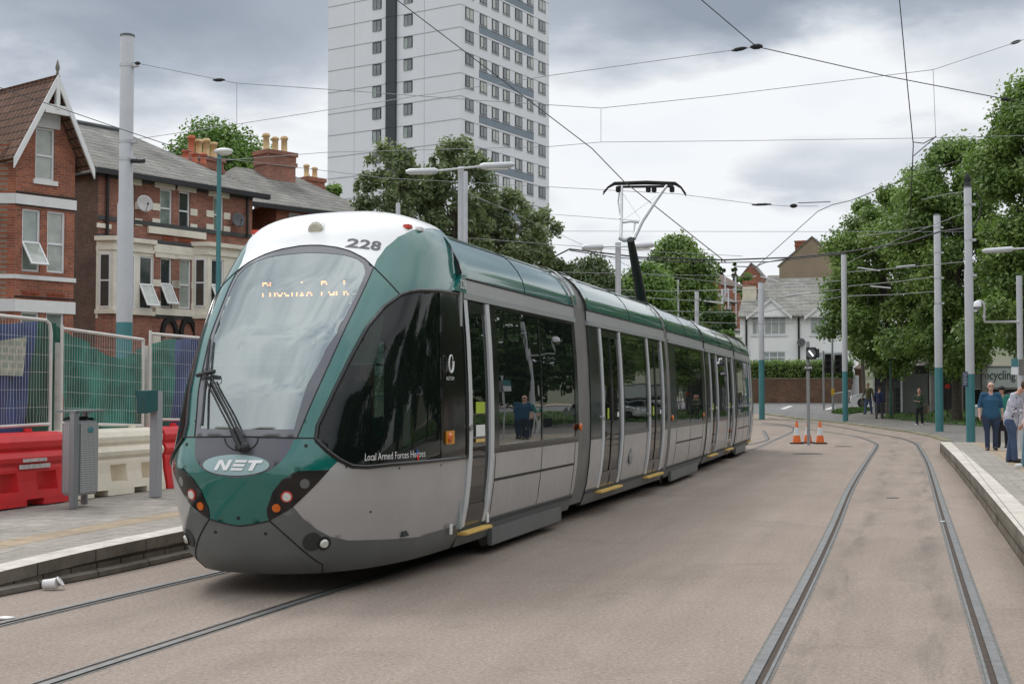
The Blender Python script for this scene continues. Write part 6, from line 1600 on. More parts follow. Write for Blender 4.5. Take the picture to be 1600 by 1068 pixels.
M=Matrix.Translation((c.x,a.y-.15,c.z))@Matrix.Rotation(R(-38),4,'Y'); mb=MB(); mb.bbox(-.025,.025,-.006,.006,-.12,.12,.004,0,M); mb.build('signal_bar',mat('lit_white',(.8,.8,.8),.4,var=0,emit=(1,1,1),es=.9),hd)
a,b=P(1257,578.5),P(1269,570.5); mb=MB(); mb.bbox(a.x,b.x,-.085,-.065,a.z,b.z,.004); pl=mb.build('number_plate',M_blackw,t)
letter('plate_lettering','POP4',.135,Matrix.Translation(((a.x+b.x)/2,-.089,(a.z+b.z)/2))@Matrix.Rotation(R(90),4,'X'),M_lw,pl,depth=.001,bold=.003,sx=.8)
# road traffic signals
def traffic(x,yb,yt,hx0,hx1,hy0,hy1,lab,lit=None,box=None,d=None,side=0,bars=True):
    p=Pg(x,yb) if d is None else Vector((Pd(x,617,d).x,Pd(x,617,d).y,g(Pd(x,617,d).x,Pd(x,617,d).y))); d=(p-EYE).dot(fw); P=lambda a,b: Pd(a,b,d)-p
    t=thing('traffic_light',lab,'traffic light',p,0,'traffic lights at the road junction'); mb=MB(); mb.lathe([(.06,-.1),(.06,P(x,yt).z)],12); mb.build('post',M_pgrey if side else MATS['signal_post_grey'],t)
    a,b=P(hx0,hy1),P(hx1,hy0); mb=MB(); mb.bbox(a.x,b.x,a.y-.15,a.y+.1,a.z,b.z,.03); h=mb.build('signal_head',M_blackw,t)
    for i in range(3):
        zc=b.z-(b.z-a.z)*(i+.5)/3; r_=min((b.x-a.x),(b.z-a.z)/3)*.36; mb=MB(); mb.cyl(((a.x+b.x)/2,a.y-.15,zc),r_,-.02,16,axis='Y'); mb.build('signal_lens',MATS['lit_red'] if (lit==i) else M_mblack,h)
        mb=MB(); hood=[((a.x+b.x)/2+r_*1.15*math.cos(q),zc+r_*1.15*math.sin(q)) for q in np.linspace(-.3,3.44,12)]; hood2=[((a.x+b.x)/2+r_*1.02*math.cos(q),zc+r_*1.02*math.sin(q)) for q in np.linspace(3.44,-.3,12)]; mb.prism(hood+hood2,a.y-.34,a.y-.151); mb.build('hood',M_mblack,h)
    if box: c=P(x,box); mb=MB(); mb.bbox(c.x-.09,c.x+.09,c.y-.16,c.y-.02,c.z-.2,c.z+.2,.02); mb.build('push_button_box',mat('button_yellow',(.62,.40,.03),.5),t)
    return t
traffic(1245.5,612,546,1246.5,1253.5,554,573,'traffic light showing red in front of the hedge, with yellow button box',lit=0,box=596)
traffic(1287,640,548,1289,1300,553,583,'dark traffic light seen from behind, left one of the pair by the garden wall',d=82,box=None)
traffic(1301.5,641,530,1304,1316,554,583,'dark traffic light on a tall thin post, right one of the pair',box=612)
# pedestrian guard rails
def railing(xa,xb,yb_a,yb_b,hm,lab,nb,m,posts=3):
    A_=Pg(xa,yb_a);B_=Pg(xb,yb_b); L_=(B_-A_).length; t=thing('guard_rail',lab,'railing',A_,math.atan2(B_.y-A_.y,B_.x-A_.x),'pedestrian guard rails'); dz=(B_.z-A_.z)
    mb=MB()
    for i in range(posts): u=L_*i/(posts-1); mb.tube([(u,0,dz*i/(posts-1)-.1),(u,0,dz*i/(posts-1)+hm)],.028,8)
    mb.tube([(0,0,hm),(L_,0,hm+dz)],.024,8); mb.tube([(0,0,.15),(L_,0,.15+dz)],.02,6); mb.build('rail_frame',m,t)
    mb=MB()
    for i in range(1,nb): u=L_*i/nb; mb.tube([(u,0,.15+dz*i/nb),(u,0,hm+dz*i/nb)],.010,5)
    mb.build('bar',m,t).__setitem__('kind','stuff')
railing(1303,1330,641,635,1.0,'grey pedestrian railing left of the white car',14,m_gal)
railing(1196,1228,613,614,1.0,'grey pedestrian railing in front of the garden wall',16,m_gal)
p=Pg(1312,618); t=thing('street_cabinet','small pale grey street cabinet by the garden wall','cabinet',p); mb=MB(); mb.bbox(-.25,.25,-.15,.15,0,1.15,.03); mb.bbox(-.28,.28,-.18,.18,1.15,1.2,.01); mb.build('cabinet_body',M_pgrey,t); mb=MB(); mb.box(-.2,.2,-.158,-.151,.15,1.05); mb.build('cabinet_door',M_bellow,t)
p=Pg(1332,628); t=thing('notice_board','tall plain white panel standing between the line pole and the gate pier','panel',p); mb=MB(); mb.bbox(-.42,.42,-.04,.04,.1,1.75,.01); mb.build('board',M_upvc,t); mb=MB(); mb.tube([(-.3,0,-.1),(-.3,0,.12)],.03,8); mb.tube([(.3,0,-.1),(.3,0,.12)],.03,8); mb.build('panel_foot',m_gal,t)
p=Pg(1392,652); t=thing('green_post','dark green slim post in front of the kiosk','post',p); d=(p-EYE).dot(fw); mb=MB(); mb.lathe([(.10,-.1),(.10,1.3),(.06,1.4),(.055,Pd(1392,470,d).z-p.z)],14); mb.build('post_shaft',mat('dark_green_paint',(.02,.07,.05),.5),t)
# ---- traffic cones
M_or=mat('cone_orange',(.75,.16,.03),.55,var=.12,dirt=.12); M_cw=mat('cone_white',(.66,.68,.68),.5,var=.08,dirt=.1)
def cone(x,y,label):
    p=Pg(x,y); t=thing('traffic_cone',label,'traffic cone',p,random.random(),'orange and white traffic cones'); h=.80
    mb=MB(); mb.prism([(.25*math.cos(a)*(1 if abs(math.cos(4*a))>.5 else .96),.25*math.sin(a)) for a in np.linspace(0,2*math.pi,13)[:-1]],0,.045,0,'xy'); mb.build('base',M_mblack,t)
    r=lambda z:.155-(.155-.03)*z/h
    for nm,za,zb_,m in (('lower_sleeve',.04,.30,M_or),('reflective_sleeve',.30,.58,M_cw),('tip',.58,h,M_or)):
        mb=MB(); mb.lathe([(r(za),za),(r(zb_),zb_)],20); mb.build(nm,m,t)
cone(1245,693,'orange and white traffic cone left of the tram signal'); cone(1281.5,693,'orange and white traffic cone right of the tram signal'); cone(1262.5,692,'traffic cone half hidden behind the tram signal post')
# manhole and drain marks
M_iron=mat('cast_iron',(.07,.065,.06),.7,metal=.4,var=.3)
for x,y,w in ((1262,708.5,.45),(1395,777.5,.11),(1318,697,.28)):
    p=Pg(x,y); t=struct(MB().cyl((p.x,p.y,p.z+.001),w,.005,20).build('manhole_cover',M_iron))
# ---- kiosk with dark tiles
p=Pg(1366,646); K1=Face(1364.5,(p-EYE).dot(fw),-7000,p.z,True); kz=lambda x,y:K1.z(x,y); t=thing('kiosk','small kiosk with dark tiled front, white posts and grey side panel under the tree','kiosk',K1.o,K1.rz)
u1=K1.u(1408.5); hk=kz(1385,581); u2=K1.u(1450)
M_dtile=brick('dark_tiles',(.035,.04,.045),(.05,.055,.06),(.15,.15,.15),bw=.6,bh=.3,ms=.012,patch=.2,off=.0,rough=.35)
mb=MB(); mb.box(.07,u1-.05,0,.12,-.3,hk); mb.build('tiled_front',M_dtile,t)
mb=MB(); mb.box(-.02,.08,-.05,.1,-.3,hk); mb.box(u1-.05,u1+.06,-.05,.1,-.3,hk); mb.build('white_post',M_upvc,t)
mb=MB(); n=8; pts=[(-.05+(u1+.2)*i/n,hk+.02+.18*math.sin(math.pi*i/n)) for i in range(n+1)]; mb.prism(pts+[(x,z+.08) for x,z in pts[::-1]],-.2,2.6); mb.build('roof',M_upvc,t)
mb=MB(); mb.box(u1+.06,u2,.02,.10,-.3,hk-.1); mb.build('side_panel',mat('kiosk_grey',(.18,.18,.18),.6,var=.1),t)
mb=MB(); mb.box(.9,1.5,-.012,-.003,hk-.9,hk-.35); mb.build('poster',mat('poster_dark',(.10,.11,.12),.4,var=.9,vs=6),t)
# shelter-like dark building behind the trees on the right, under the crowns
q=Pd(1455,617,78); t=thing('flat_roofed_building','low grey flat roofed building in the shade behind the right hand trees','building',(q.x,q.y,g(q.x,q.y)),.28)
mb=MB(); 
for x in (0,1.5,2.9): mb.box(x,x+.3,0,.35,-.4,2.7)
mb.build('column',mat('concrete_dark',(.26,.25,.24),.9,var=.15),t); mb=MB(); mb.box(-.4,3.4,-.2,4.5,2.7,3.2); mb.build('roof_slab',MATS['concrete_dark'],t); mb=MB(); mb.box(0,3.2,3.6,3.8,-.4,2.7); mb.build('back_wall',mat('back_wall_grey',(.12,.12,.12),.9),t)
# recycling container
q=Pd(1541,617,78); gz=g(q.x,q.y); t=thing('skip_container','long white grey container lettered recycling, behind the line poles','container',(q.x,q.y,gz),TH+.05)
P=lambda px,py: (Pd(px,py,78)-Vector((q.x,q.y,gz)))
z0,z1=P(1570,607).z,P(1570,571).z; mb=MB(); mb.bbox(-.1,6.5,0,2.2,z0,z1,.03); c=mb.build('container_body',mat('container_grey',(.50,.52,.51),.6,var=.05,dirt=.05),t)
mb=MB(); mb.box(-.12,6.52,-.03,0,z0,z0+.08); mb.box(-.12,6.52,-.03,0,z1-.10,z1-.02); mb.build('edge_rail',M_bellow,c)
letter('container_lettering','recycling',.72,Matrix.Translation((-.30,-.012,(z0+z1)/2+.10))@Matrix.Rotation(R(90),4,'X'),mat('lettering_charcoal',(.06,.065,.07),.6,var=0),c,depth=.004,align='LEFT',bold=.008,sx=.78)
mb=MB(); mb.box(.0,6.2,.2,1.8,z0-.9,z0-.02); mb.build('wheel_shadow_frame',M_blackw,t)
# wooden stumps in the grass
for i,(x,y,yt) in enumerate(((1411,644,629),(1429,644,631),(1448,648,633),(1488,650,640))):
    p=Pg(x,y); d=(p-EYE).dot(fw); t=thing('wooden_bollard',('short wooden bollard in the grass, first right of the kiosk front','short wooden bollard in the grass, left of the phone reading person','short wooden bollard in the grass, just right of the phone reading person','low wooden bollard in the grass between the two tall line poles')[i],'bollard',p,0,'wooden bollards on the verge'); h=Pd(x,yt,d).z-p.z
    mb=MB(); mb.lathe([(.13,-.2),(.12,h-.03),(.09,h)],12); mb.build('stump',mat('weathered_wood',(.17,.13,.09),.95,var=.3,vs=6,bump=.6),t)
# ---- cars
M_cw2=mat('car_white',(.72,.73,.74),.25,var=.02,coat=.8); M_cg=mat('car_glass',(.02,.025,.03),.06,var=0,coat=.6); M_tyre=mat('tyre',(.018,.018,.018),.85,var=.2)
def car(p,rz,label,L_=4.1,Wd=1.72,Hh=1.48,m=M_cw2):
    t=thing('parked_car',label,'car',p,rz,'white parked cars')
    # stations along x: (x, half width, z low, belt z, roof z)
    side=[(0,.42),(.02,.62),(.12,.74),(.55,.86),(1.0,.93),(1.32,1.0),(1.95,1.42),(2.5,Hh),(3.2,Hh-.03),(3.75,1.32),(3.98,1.0),(4.08,.86),(4.1,.5),(4.02,.26),(.1,.24)]
    sc=L_/4.1; mb=MB(); n=len(side)
    prof=[(x*sc,z) for x,z in side]
    ws=[(-.5,.86),(-.47,.94),(-.3,.985),(0,1.0),(.3,.985),(.47,.94),(.5,.86)]
    vs=[];k=n
    for w,s in ws:
        for x,z in prof:
            tuck=1-.20*max(0,(z-.95)/(Hh-.95)); cx=L_/2
            vs.append((cx+(x-cx)*(.985 if abs(w)<.5 else .965),w*Wd*tuck,z if abs(w)<.49 else z))
    fs=[(j*k+i,j*k+(i+1)%k,(j+1)*k+(i+1)%k,(j+1)*k+i) for j in range(len(ws)-1) for i in range(k)]; fs+=[tuple(range(k)),tuple(range((len(ws)-1)*k,len(ws)*k))]
    mb.add(vs,fs,0,False); b=mb.build('body',m,t)
    for s in (-1,1):
        y=lambda z: s*(Wd/2*(1-.20*max(0,(z-.95)/(Hh-.95)))+.004)
        for a in ([(1.5,1.0),(2.05,1.37),(2.45,1.42),(2.45,1.0)],[(2.53,1.0),(2.53,1.42),(3.15,1.40),(3.6,1.28),(3.7,1.0)]):
            mb=MB(); mb.add([(x*sc,y(z),z) for x,z in a],[(0,1,2,3) if len(a)==4 else (0,1,2,3,4)]); mb.build('side_window',M_cg,b,fixn=False)
    mb=MB(); mb.add([(1.36*sc,-.7,1.03),(1.36*sc,.7,1.03),(1.93*sc,.6,1.41),(1.93*sc,-.6,1.41)],[(0,1,2,3)]); o=mb.build('windscreen',M_cg,b,fixn=False); o.location=(-.03,0,.03)
    for x in (.78,3.3):
        for s in (-1,1):
            mb=MB(); mb.cyl((x*sc,s*(Wd/2-.16),.31),.31,s*.19,24,axis='Y'); w=mb.build('wheel',M_tyre,t); mb=MB(); mb.cyl((x*sc,s*(Wd/2+.028),.31),.18,s*.008,16,axis='Y'); mb.build('rim',mat('rim_grey',(.13,.13,.135),.5,metal=.4,var=.3,vs=20),w)
    for s in (-.62,.62): mb=MB(); mb.bbox(-.01,.16,s-.16,s+.16,.62,.76,.03); mb.build('headlight',M_lens,t)
    return t
p=Pg(1327.5,637); car(p,R(2),'white car half hidden behind the line pole and the two walkers')
q=Pd(1516,617,70); car((q.x,q.y,g(q.x,q.y)),R(4),'white car behind the people waiting on the right platform')
q=Pd(1560,617,66); car((q.x+.8,q.y+.3,g(q.x,q.y)+.15),R(8),'white car farther right, its dark windows behind the floral blouse')
# red sign glimpsed under the trees
q=Pd(1480.5,603,74); t=thing('red_sign','small round red sign glimpsed under the big trees','sign',q); mb=MB(); mb.cyl((0,0,0),.13,.03,20,axis='Y'); mb.build('sign_disc',mat('sign_red',(.65,.04,.02),.5,var=.05),t); mb=MB(); mb.tube([(0,.03,0),(0,.03,-1.6)],.03,8); mb.build('sign_post',M_blackw,t)
# ================================================================== LEFT PLATFORM THINGS
M_rb=mat('barrier_red',(.66,.025,.03),.45,var=.16,vs=2,dirt=.10,bump=.15,bs=8); M_cb=mat('barrier_cream',(.82,.745,.61),.5,var=.10,vs=2,dirt=.13,bump=.15,bs=8)
BX=-11.45; BZ=.302
def barrier(y0,y1,m,label,notice=False):
    t=thing('water_barrier',label,'barrier',(BX,y0,BZ),0,'plastic water filled barriers'); L_=y1-y0; Hb=Px(60,674,BX).z-BZ; th=.20
    # cross-section (x,z) with two horizontal rolls on top, plain below
    pr=[(.30,.0),(.29,.10),(.245,.34),(.235,.50),(.22,.55),(.255,.60),(.265,.66),(.235,.72),(.20,.75),(.235,.80),(.24,.88),(.20,.96),(.12,1.0)]
    pr=[(x,z*Hb) for x,z in pr]; mb=MB(); n=len(pr)
    full=pr+[(-x,z) for x,z in pr[::-1]]
    holes=[(L_*(i+.5)/3-L_*.085,L_*(i+.5)/3+L_*.085) for i in range(3)]; h0,h1=.20*Hb,.46*Hb
    ys=sorted([0,L_]+[a for h in holes for a in h]+[L_*.10,L_*.24,L_*.43,L_*.57,L_*.76,L_*.90])
    feet=[(L_*.10,L_*.24),(L_*.43,L_*.57),(L_*.76,L_*.90)]; feet=[(L_*.22,L_*.36),(L_*.64,L_*.78)]
    ys=sorted(set([0,L_]+[a for h in holes+feet for a in h]))
    zcut=[0,.09*Hb,h0,h1]
    zs=sorted(set([z for _,z in pr]+zcut)); X=lambda z: float(np.interp(z,[q[1] for q in pr],[q[0] for q in pr]))
    for s in (1,-1):
        for a,b in zip(ys,ys[1:]):
            my=(a+b)/2
            for c,d_ in zip(zs,zs[1:]):
                mz=(c+d_)/2
                if any(h[0]<my<h[1] for h in holes) and h0<mz<h1: continue
                if any(h[0]<my<h[1] for h in feet) and mz<.09*Hb: continue
                mb.add([(s*X(c),a,c),(s*X(c),b,c),(s*X(d_),b,d_),(s*X(d_),a,d_)],[(0,1,2,3) if s>0 else (3,2,1,0)],0,mz>h1)
    for a,b in holes:
        x=X(h0); x2=X(h1); 
        e=.07
        mb.add([(x,a,h0),(x,b,h0),(x2,b,h1),(x2,a,h1),(-x,a+e*0,h0),(-x,b,h0),(-x2,b,h1),(-x2,a,h1)],[(0,1,5,4),(1,2,6,5),(2,3,7,6),(3,0,4,7)])
    for a,b in feet:
        x=X(0); z=.09*Hb; mb.add([(x,a,0),(x,a,z),(x,b,z),(x,b,0),(-x,a,0),(-x,a,z),(-x,b,z),(-x,b,0)],[(0,1,5,4),(1,2,6,5),(2,3,7,6)])
    for y in (0,L_): mb.add([(x,y,z) for x,z in full],[tuple(range(len(full)))])
    mb.add([(pr[-1][0],0,Hb),(pr[-1][0],L_,Hb),(-pr[-1][0],L_,Hb),(-pr[-1][0],0,Hb)],[(0,1,2,3)])
    mb.build('barrier_body',m,t,fixn=False)
    for y in (L_*.25,L_*.4,L_*.8): 
        mb=MB(); mb.cyl((0,y,Hb),.055,.05,14); mb.build('filler_cap',m,t)
    if notice:
        mb=MB(); mb.box(.262,.27,L_*.62,L_*.82,.60*Hb,.645*Hb); mb.box(.245,.25,L_*.60,L_*.86,.40*Hb+.10,.44*Hb+.12); mb.build('sticker',mat('sticker_torn',(.60,.58,.55),.8,var=.35,vs=20),t)
    return t,Hb
_,Hb=barrier(13.9,16.45,M_rb,'red plastic water barrier nearest the camera, with torn white stickers',True)
barrier(16.52,19.0,M_cb,'cream plastic water barrier behind the litter bin')
barrier(19.08,21.6,M_rb,'red plastic water barrier half hidden behind the tram nose')
barrier(21.7,24.2,M_cb,'cream plastic water barrier hidden mostly by the tram')
M_wire=mat('fence_wire_white',(.60,.58,.55),.5,var=.1,dirt=.2); M_fpost=mat('fence_post_white',(.66,.62,.58),.5,var=.08,dirt=.2)
FX=BX-.12
def mesh_panel(ya,yb,zt0,zt1,zb0,zb1,label,rows=6,rounded=False):
    t=thing('mesh_fence_panel',label,'fence panel',(FX,ya,0),0,'white wire mesh panels on the barriers'); L_=yb-ya
    Z=lambda u,v: (zb0+(zb1-zb0)*u/L_)*(1-v)+(zt0+(zt1-zt0)*u/L_)*v
    mb=MB(); r=.024
    if rounded: mb.tube([(0,0,Z(0,1)),(0,L_-.12,Z(L_-.12,1)),(0,L_-.03,Z(L_,1)-.05),(0,L_,Z(L_,1)-.16),(0,L_,Z(L_,0)-.15)],r,8)
    else: mb.tube([(0,0,Z(0,0)-.15),(0,0,Z(0,1)+.05)],r,8); mb.tube([(0,L_,Z(L_,0)-.15),(0,L_,Z(L_,1)+.02)],r,8); mb.tube([(0,0,Z(0,1)),(0,L_,Z(L_,1))],r,8)
    mb.tube([(0,0,Z(0,0)),(0,L_,Z(L_,0))],r,8); mb.build('panel_frame',M_fpost,t)
    mb=MB(); n=int(L_/.062)
    for i in range(1,n): u=L_*i/n; w=.012*math.sin(i*.9); mb.tube([(.0,u,Z(u,0)),(.0+w,u+.5*w,Z(u,.12)),(0,u,Z(u,.3)),(0,u,Z(u,1))],.0021,4,cap=False)
    for j in range(1,rows): v=j/rows; mb.tube([(.006,0,Z(0,v)),(.006,L_,Z(L_,v))],.0028,4,cap=False)
    o=mb.build('wire_mesh',M_wire,t); return t
zz=lambda x,y: Px(x,y,FX)
a,b=zz(0,493),zz(80,501); c,d_=zz(0,666.5),zz(80,662)
k=(b.z-a.z)/(b.y-a.y); k2=(d_.z-c.z)/(d_.y-c.y); ya=13.6
mesh_panel(ya,b.y,a.z+k*(ya-a.y),b.z,c.z+k2*(ya-c.y),d_.z,'white wire mesh fence panel at the left edge, with a rounded corner',rounded=True)
a,b=zz(97,513),zz(224,530.5); c,d_=zz(97,661),zz(224,664.5)
mesh_panel(a.y,b.y,a.z,b.z,c.z,d_.z,'white wire mesh fence panel above the cream barrier')
a,b=zz(235,521),zz(292,526); c,d_=zz(235,655),zz(292,658); e=b.y+1.2
mesh_panel(a.y,e,a.z,b.z+(b.z-a.z)/(b.y-a.y)*1.2,c.z,d_.z,'white wire mesh fence panel running behind the tram nose')
for x,yt,yb,lab in ((91,535,676,'flaking white square fence post between the first two panels'),(229,540,672,'flaking white square fence post left of the teal topped post')):
    a=Px(x,yb,FX-.05); b=Px(x,yt,FX-.05); t=thing('fence_post',lab,'fence post',a,0,'white square fence posts'); mb=MB(); mb.bbox(-.04,.04,-.05,.05,-.3,b.z-a.z,.006); mb.build('post_shaft',mat('flaking_white',(.58,.54,.49),.85,var=.25,vs=6,dirt=.4),t)
# netting and tarpaulin behind the fence
def cloth(name,x,pts_top,pts_bot,ny,nz,amp,m,label,cat,seed=0):
    """hanging sheet at plan line X=x between surveyed top and bottom outlines, with folds"""
    rs=random.Random(seed); T=[Px(a,b,x) for a,b in pts_top]; B=[Px(a,b,x) for a,b in pts_bot]; ty=[p.y for p in T];tz=[p.z for p in T];by=[p.y for p in B];bz_=[p.z for p in B]
    vs=[];ph=[rs.random()*6 for _ in range(6)]
    for i in range(ny+1):
        u=i/ny; y0=ty[0]+(ty[-1]-ty[0])*u; y1=by[0]+(by[-1]-by[0])*u; zt=float(np.interp(y0,ty,tz)); zb_=float(np.interp(y1,by,bz_))
        for j in range(nz+1):
            v=j/nz; fold=amp*(math.sin(u*31+ph[0]+v*1.5)*.5+math.sin(u*13+ph[1]-v*2)*.8+math.sin(u*57+ph[2])*.3*(1-v)+math.sin(v*9+u*6+ph[3])*.35)
            vs.append((x+fold,y0+(y1-y0)*v,zt+(zb_-zt)*v))
    mb=MB(); mb.add(vs,[(i*(nz+1)+j,(i+1)*(nz+1)+j,(i+1)*(nz+1)+j+1,i*(nz+1)+j+1) for i in range(ny) for j in range(nz)],0,True); o=mb.build(name,m,fixn=False); tag(o,label,cat); return o
def netmat(name,c1,c2,al=.75):
    m=bpy.data.materials.new(name); m.use_nodes=True; nt=m.node_tree; L=nt.links.new; b=nt.nodes['Principled BSDF']; out=nt.nodes['Material Output']; tc=nd(nt,'ShaderNodeTexCoord')
    L(mixc(nt,ramp(nt,noise(nt,tc.outputs['Object'],2.2,5,.6,.6),[(.35,0.),(.65,1.)]),tuple(c1)+(1,),tuple(c2)+(1,)),b.inputs['Base Color']); b.inputs['Roughness'].default_value=.7
    t=nd(nt,'ShaderNodeBsdfTransparent'); mx=nd(nt,'ShaderNodeMixShader',i_0=al); L(t.outputs[0],mx.inputs[1]); L(b.outputs[0],mx.inputs[2]); L(mx.outputs[0],out.inputs[0]); return m
M_net=netmat('green_netting',(.010,.105,.075),(.035,.25,.19),.95); M_net2=netmat('dark_green_netting',(.012,.07,.045),(.02,.12,.085),.95); M_tarp=mat('blue_tarpaulin',(.05,.08,.20),.6,var=.3,vs=2.5,bump=.3,bs=6)
cloth('debris_netting',FX-.16,[(98,517),(130,533),(160,548),(185,561),(205,552),(228,541)],[(98,672),(228,672)],60,24,.05,M_net,'green debris netting sagging behind the middle fence panel','netting',1)
cloth('debris_netting',FX-.26,[(48,503),(70,500),(98,512)],[(30,675),(98,675)],24,16,.06,M_net2,'dark green netting behind the right end of the first fence panel','netting',2)
cloth('debris_netting',FX-.18,[(235,538),(262,530),(275,528)],[(233,665),(262,668)],20,16,.05,M_net,'green netting strip left of the tram nose','netting',3)
cloth('tarpaulin',FX-.22,[(-60,512),(-20,505),(0,506),(20,506),(50,502)],[(-60,680),(36,680)],30,16,.06,M_tarp,'faded blue tarpaulin hanging behind the first fence panel','tarpaulin',4)
cloth('tarpaulin',FX-.3,[(272,533),(284,528),(300,527),(330,528)],[(258,672),(330,672)],24,16,.06,M_tarp,'faded blue tarpaulin beside the tram nose','tarpaulin',5)
a,b=Px(0,532,FX-.12),Px(42,526,FX-.12); c,d_=Px(0,586,FX-.12),Px(36,587,FX-.12); mb=MB(); mb.add([a,b,d_,c,a-Vector((.01,0,0)),b-Vector((.01,0,0)),d_-Vector((.01,0,0)),c-Vector((.01,0,0))],[(0,1,2,3),(7,6,5,4),(0,4,5,1),(2,6,7,3)])
o=mb.build('map_banner',brick('banner_print',(.42,.42,.34),(.30,.38,.30),(.55,.52,.43),bw=.16,bh=.10,ms=.02,patch=.3,bump=0,patchcol=(.16,.26,.18),off=.3),fixn=False); tag(o,'faded printed banner fixed over the blue tarpaulin','banner')
# orange/yellow stuff, ground works behind the fence are hidden
# ---- litter bin
a=Pz(112.5,793,.302); X0=a.x; t=thing('litter_bin','grey perforated metal litter bin with small teal oval badge','litter bin',(X0,0,.302))
P=lambda px,py,dx=0: Px(px,py,X0+dx)-Vector((X0,0,.302))
M_bin=mat('bin_grey',(.27,.29,.30),.45,metal=.5,var=.08,dirt=.1)
def perf():
    m=bpy.data.materials.new('perforated_steel'); m.use_nodes=True; nt=m.node_tree; L=nt.links.new; b=nt.nodes['Principled BSDF']; tc=nd(nt,'ShaderNodeTexCoord'); sp=nd(nt,'ShaderNodeSeparateXYZ'); L(tc.outputs['Object'],sp.inputs[0])
    def fr(o,s): return mathn(nt,'SUBTRACT',mathn(nt,'FRACT',mathn(nt,'MULTIPLY',o,s)),.5)
    a=fr(mathn(nt,'ADD',sp.outputs[1],sp.outputs[0]),34.); c=fr(sp.outputs[2],34.); rr=mathn(nt,'ADD',mathn(nt,'MULTIPLY',a,a),mathn(nt,'MULTIPLY',c,c)); f=mathn(nt,'LESS_THAN',rr,.085)
    L(mixc(nt,f,(.46,.48,.49,1),(.12,.12,.12,1)),b.inputs['Base Color']); b.inputs['Metallic'].default_value=.4; b.inputs['Roughness'].default_value=.45; return m
M_perf=perf(); y0=P(109,790).y; y1=P(152,788).y; zt=P(112,644).z; zb_=P(135,772).z; zt2=P(135,657).z
mb=MB(); mb.bbox(-.02,.06,y0,y0+.10,0,zt,.008); mb.bbox(-.22,-.14,y1-.06,y1,0,zt+.02,.008) ; mb.build('bin_post',M_bin,t)
mb=MB(); mb.bbox(-.22,.06,y0+.11,y1-.055,zb_,zt2,.03); bb_=mb.build('bin_body',M_perf,t)
mb=MB(); mb.bbox(-.25,.08,y0+.0,y1+.01,zt,zt+.03,.01); mb.build('bin_hood',M_bin,t)
mb=MB(); 
bag=[(-.2+.24*((i*7)%5)/5,y0+.13+(y1-y0-.22)*i/12,zt2+.02+.03*((i*3)%4)/4) for i in range(13)]; mb.tube(bag,.018,6); mb.build('bin_liner',M_blackw,t)
c=P(144,671,.07); mb=MB(); mb.ball((.063,c.y-.02,c.z),.05,.12,1.4,.8,10); ob=mb.build('oval_badge',M_pteal,bb_)
# ---- grey post with teal wedge
a=Pz(243,776,.302); t=thing('ticket_reader_post','grey square post with a teal wedge shaped head beside the cream barrier','post',a); P=lambda px,py: Px(px,py,a.x)-a
w=abs(P(250,700).y-P(235,700).y)*.5; mb=MB(); mb.bbox(-.06,.06,-.075,.075,0,P(243,611).z,.006); mb.build('post_shaft',mat('post_grey_soft',(.34,.35,.37),.5,var=.05),t)
z1=P(240,610).z; z0=P(240,643).z; mb=MB(); mb.prism([(-.40,z1-.0),(-.075,z1+.01),(-.075,z0+.02),(-.36,z0-.02)],-.09,.07,0,'yz'); mb.build('reader_head',mat('wedge_teal',(.015,.10,.10),.45,coat=.3),t)
# ---- litter
p=Pg(78,921); t=thing('paper_cup','crushed white paper cup lying in the gutter by the left platform','cup',p+Vector((0,0,.055)),R(25)); M=Matrix.Rotation(R(86),4,'Y')@Matrix.Rotation(R(10),4,'X'); mb=MB(); mb.lathe([(.040,-.06),(.044,0),(.052,.06)],18,0,M); mb.build('cup_body',mat('cup_white',(.72,.70,.69),.6,var=.1,vs=20),t); mb=MB(); M2=Matrix.Translation((.085,.02,.01))@Matrix.Rotation(R(55),4,'Y'); mb.lathe([(.055,0),(.057,.008),(.05,.012)],18,0,M2); mb.build('cup_lid',MATS['cup_white'],t)
p=Pg(7,968); mb=MB(); mb.prism([(-.07,-.03),(.05,-.05),(.08,.03),(-.03,.05)],.006,.012,0,'xy'); o=mb.build('paper_scrap',M_paper); o.location=p+Vector((0,0,.012)); tag(o,'pale paper scrap beside the far left rail','litter')
p=Pg(1473,816); mb=MB(); mb.prism([(-.03,-.05),(.03,-.04),(.025,.05),(-.03,.04)],.0,.008,0,'xy'); o=mb.build('paper_scrap',M_upvc); o.location=p+Vector((0,0,.014)); tag(o,'tiny white litter scrap on the right hand rail','litter')
# ================================================================== OVERHEAD WIRES
M_wirek=mat('overhead_wire',(.05,.05,.055),.6,metal=.3,var=0); M_wireg=mat('span_wire_grey',(.30,.31,.32),.5,metal=.4,var=0)
GW='overhead wires of the tramway'
def wire(pts,rpx,label,m=None,kind=None,cat='wire',sag=0.,name='overhead_wire',extra=None,r=None):
    P=[Vector(p) for p in pts]
    out=[]
    for a,b in zip(P,P[1:]):
        n=8 if sag else 1
        for i in range(n): t_=i/n; q=a.lerp(b,t_); q.z-=sag*4*t_*(1-t_); out.append(q)
    out.append(P[-1]); rr=[max(.004,rpx*(q-EYE).dot(fw)/F) for q in out]
    mb=MB(); mb.tube(out,rr,6,0); o=mb.build(name,m or M_wirek); tag(o,label,cat,GW); 
    if extra:
        for (nm,q,rb,L_,d) in extra:
            mb=MB(); d=Vector(d).normalized(); mb.tube([Vector(q)-d*L_/2,Vector(q)-d*L_*.2,Vector(q)+d*L_*.2,Vector(q)+d*L_/2],[rb*.4,rb,rb,rb*.4],8); mb.build(nm,M_mblack,o)
    return o
D=Pd
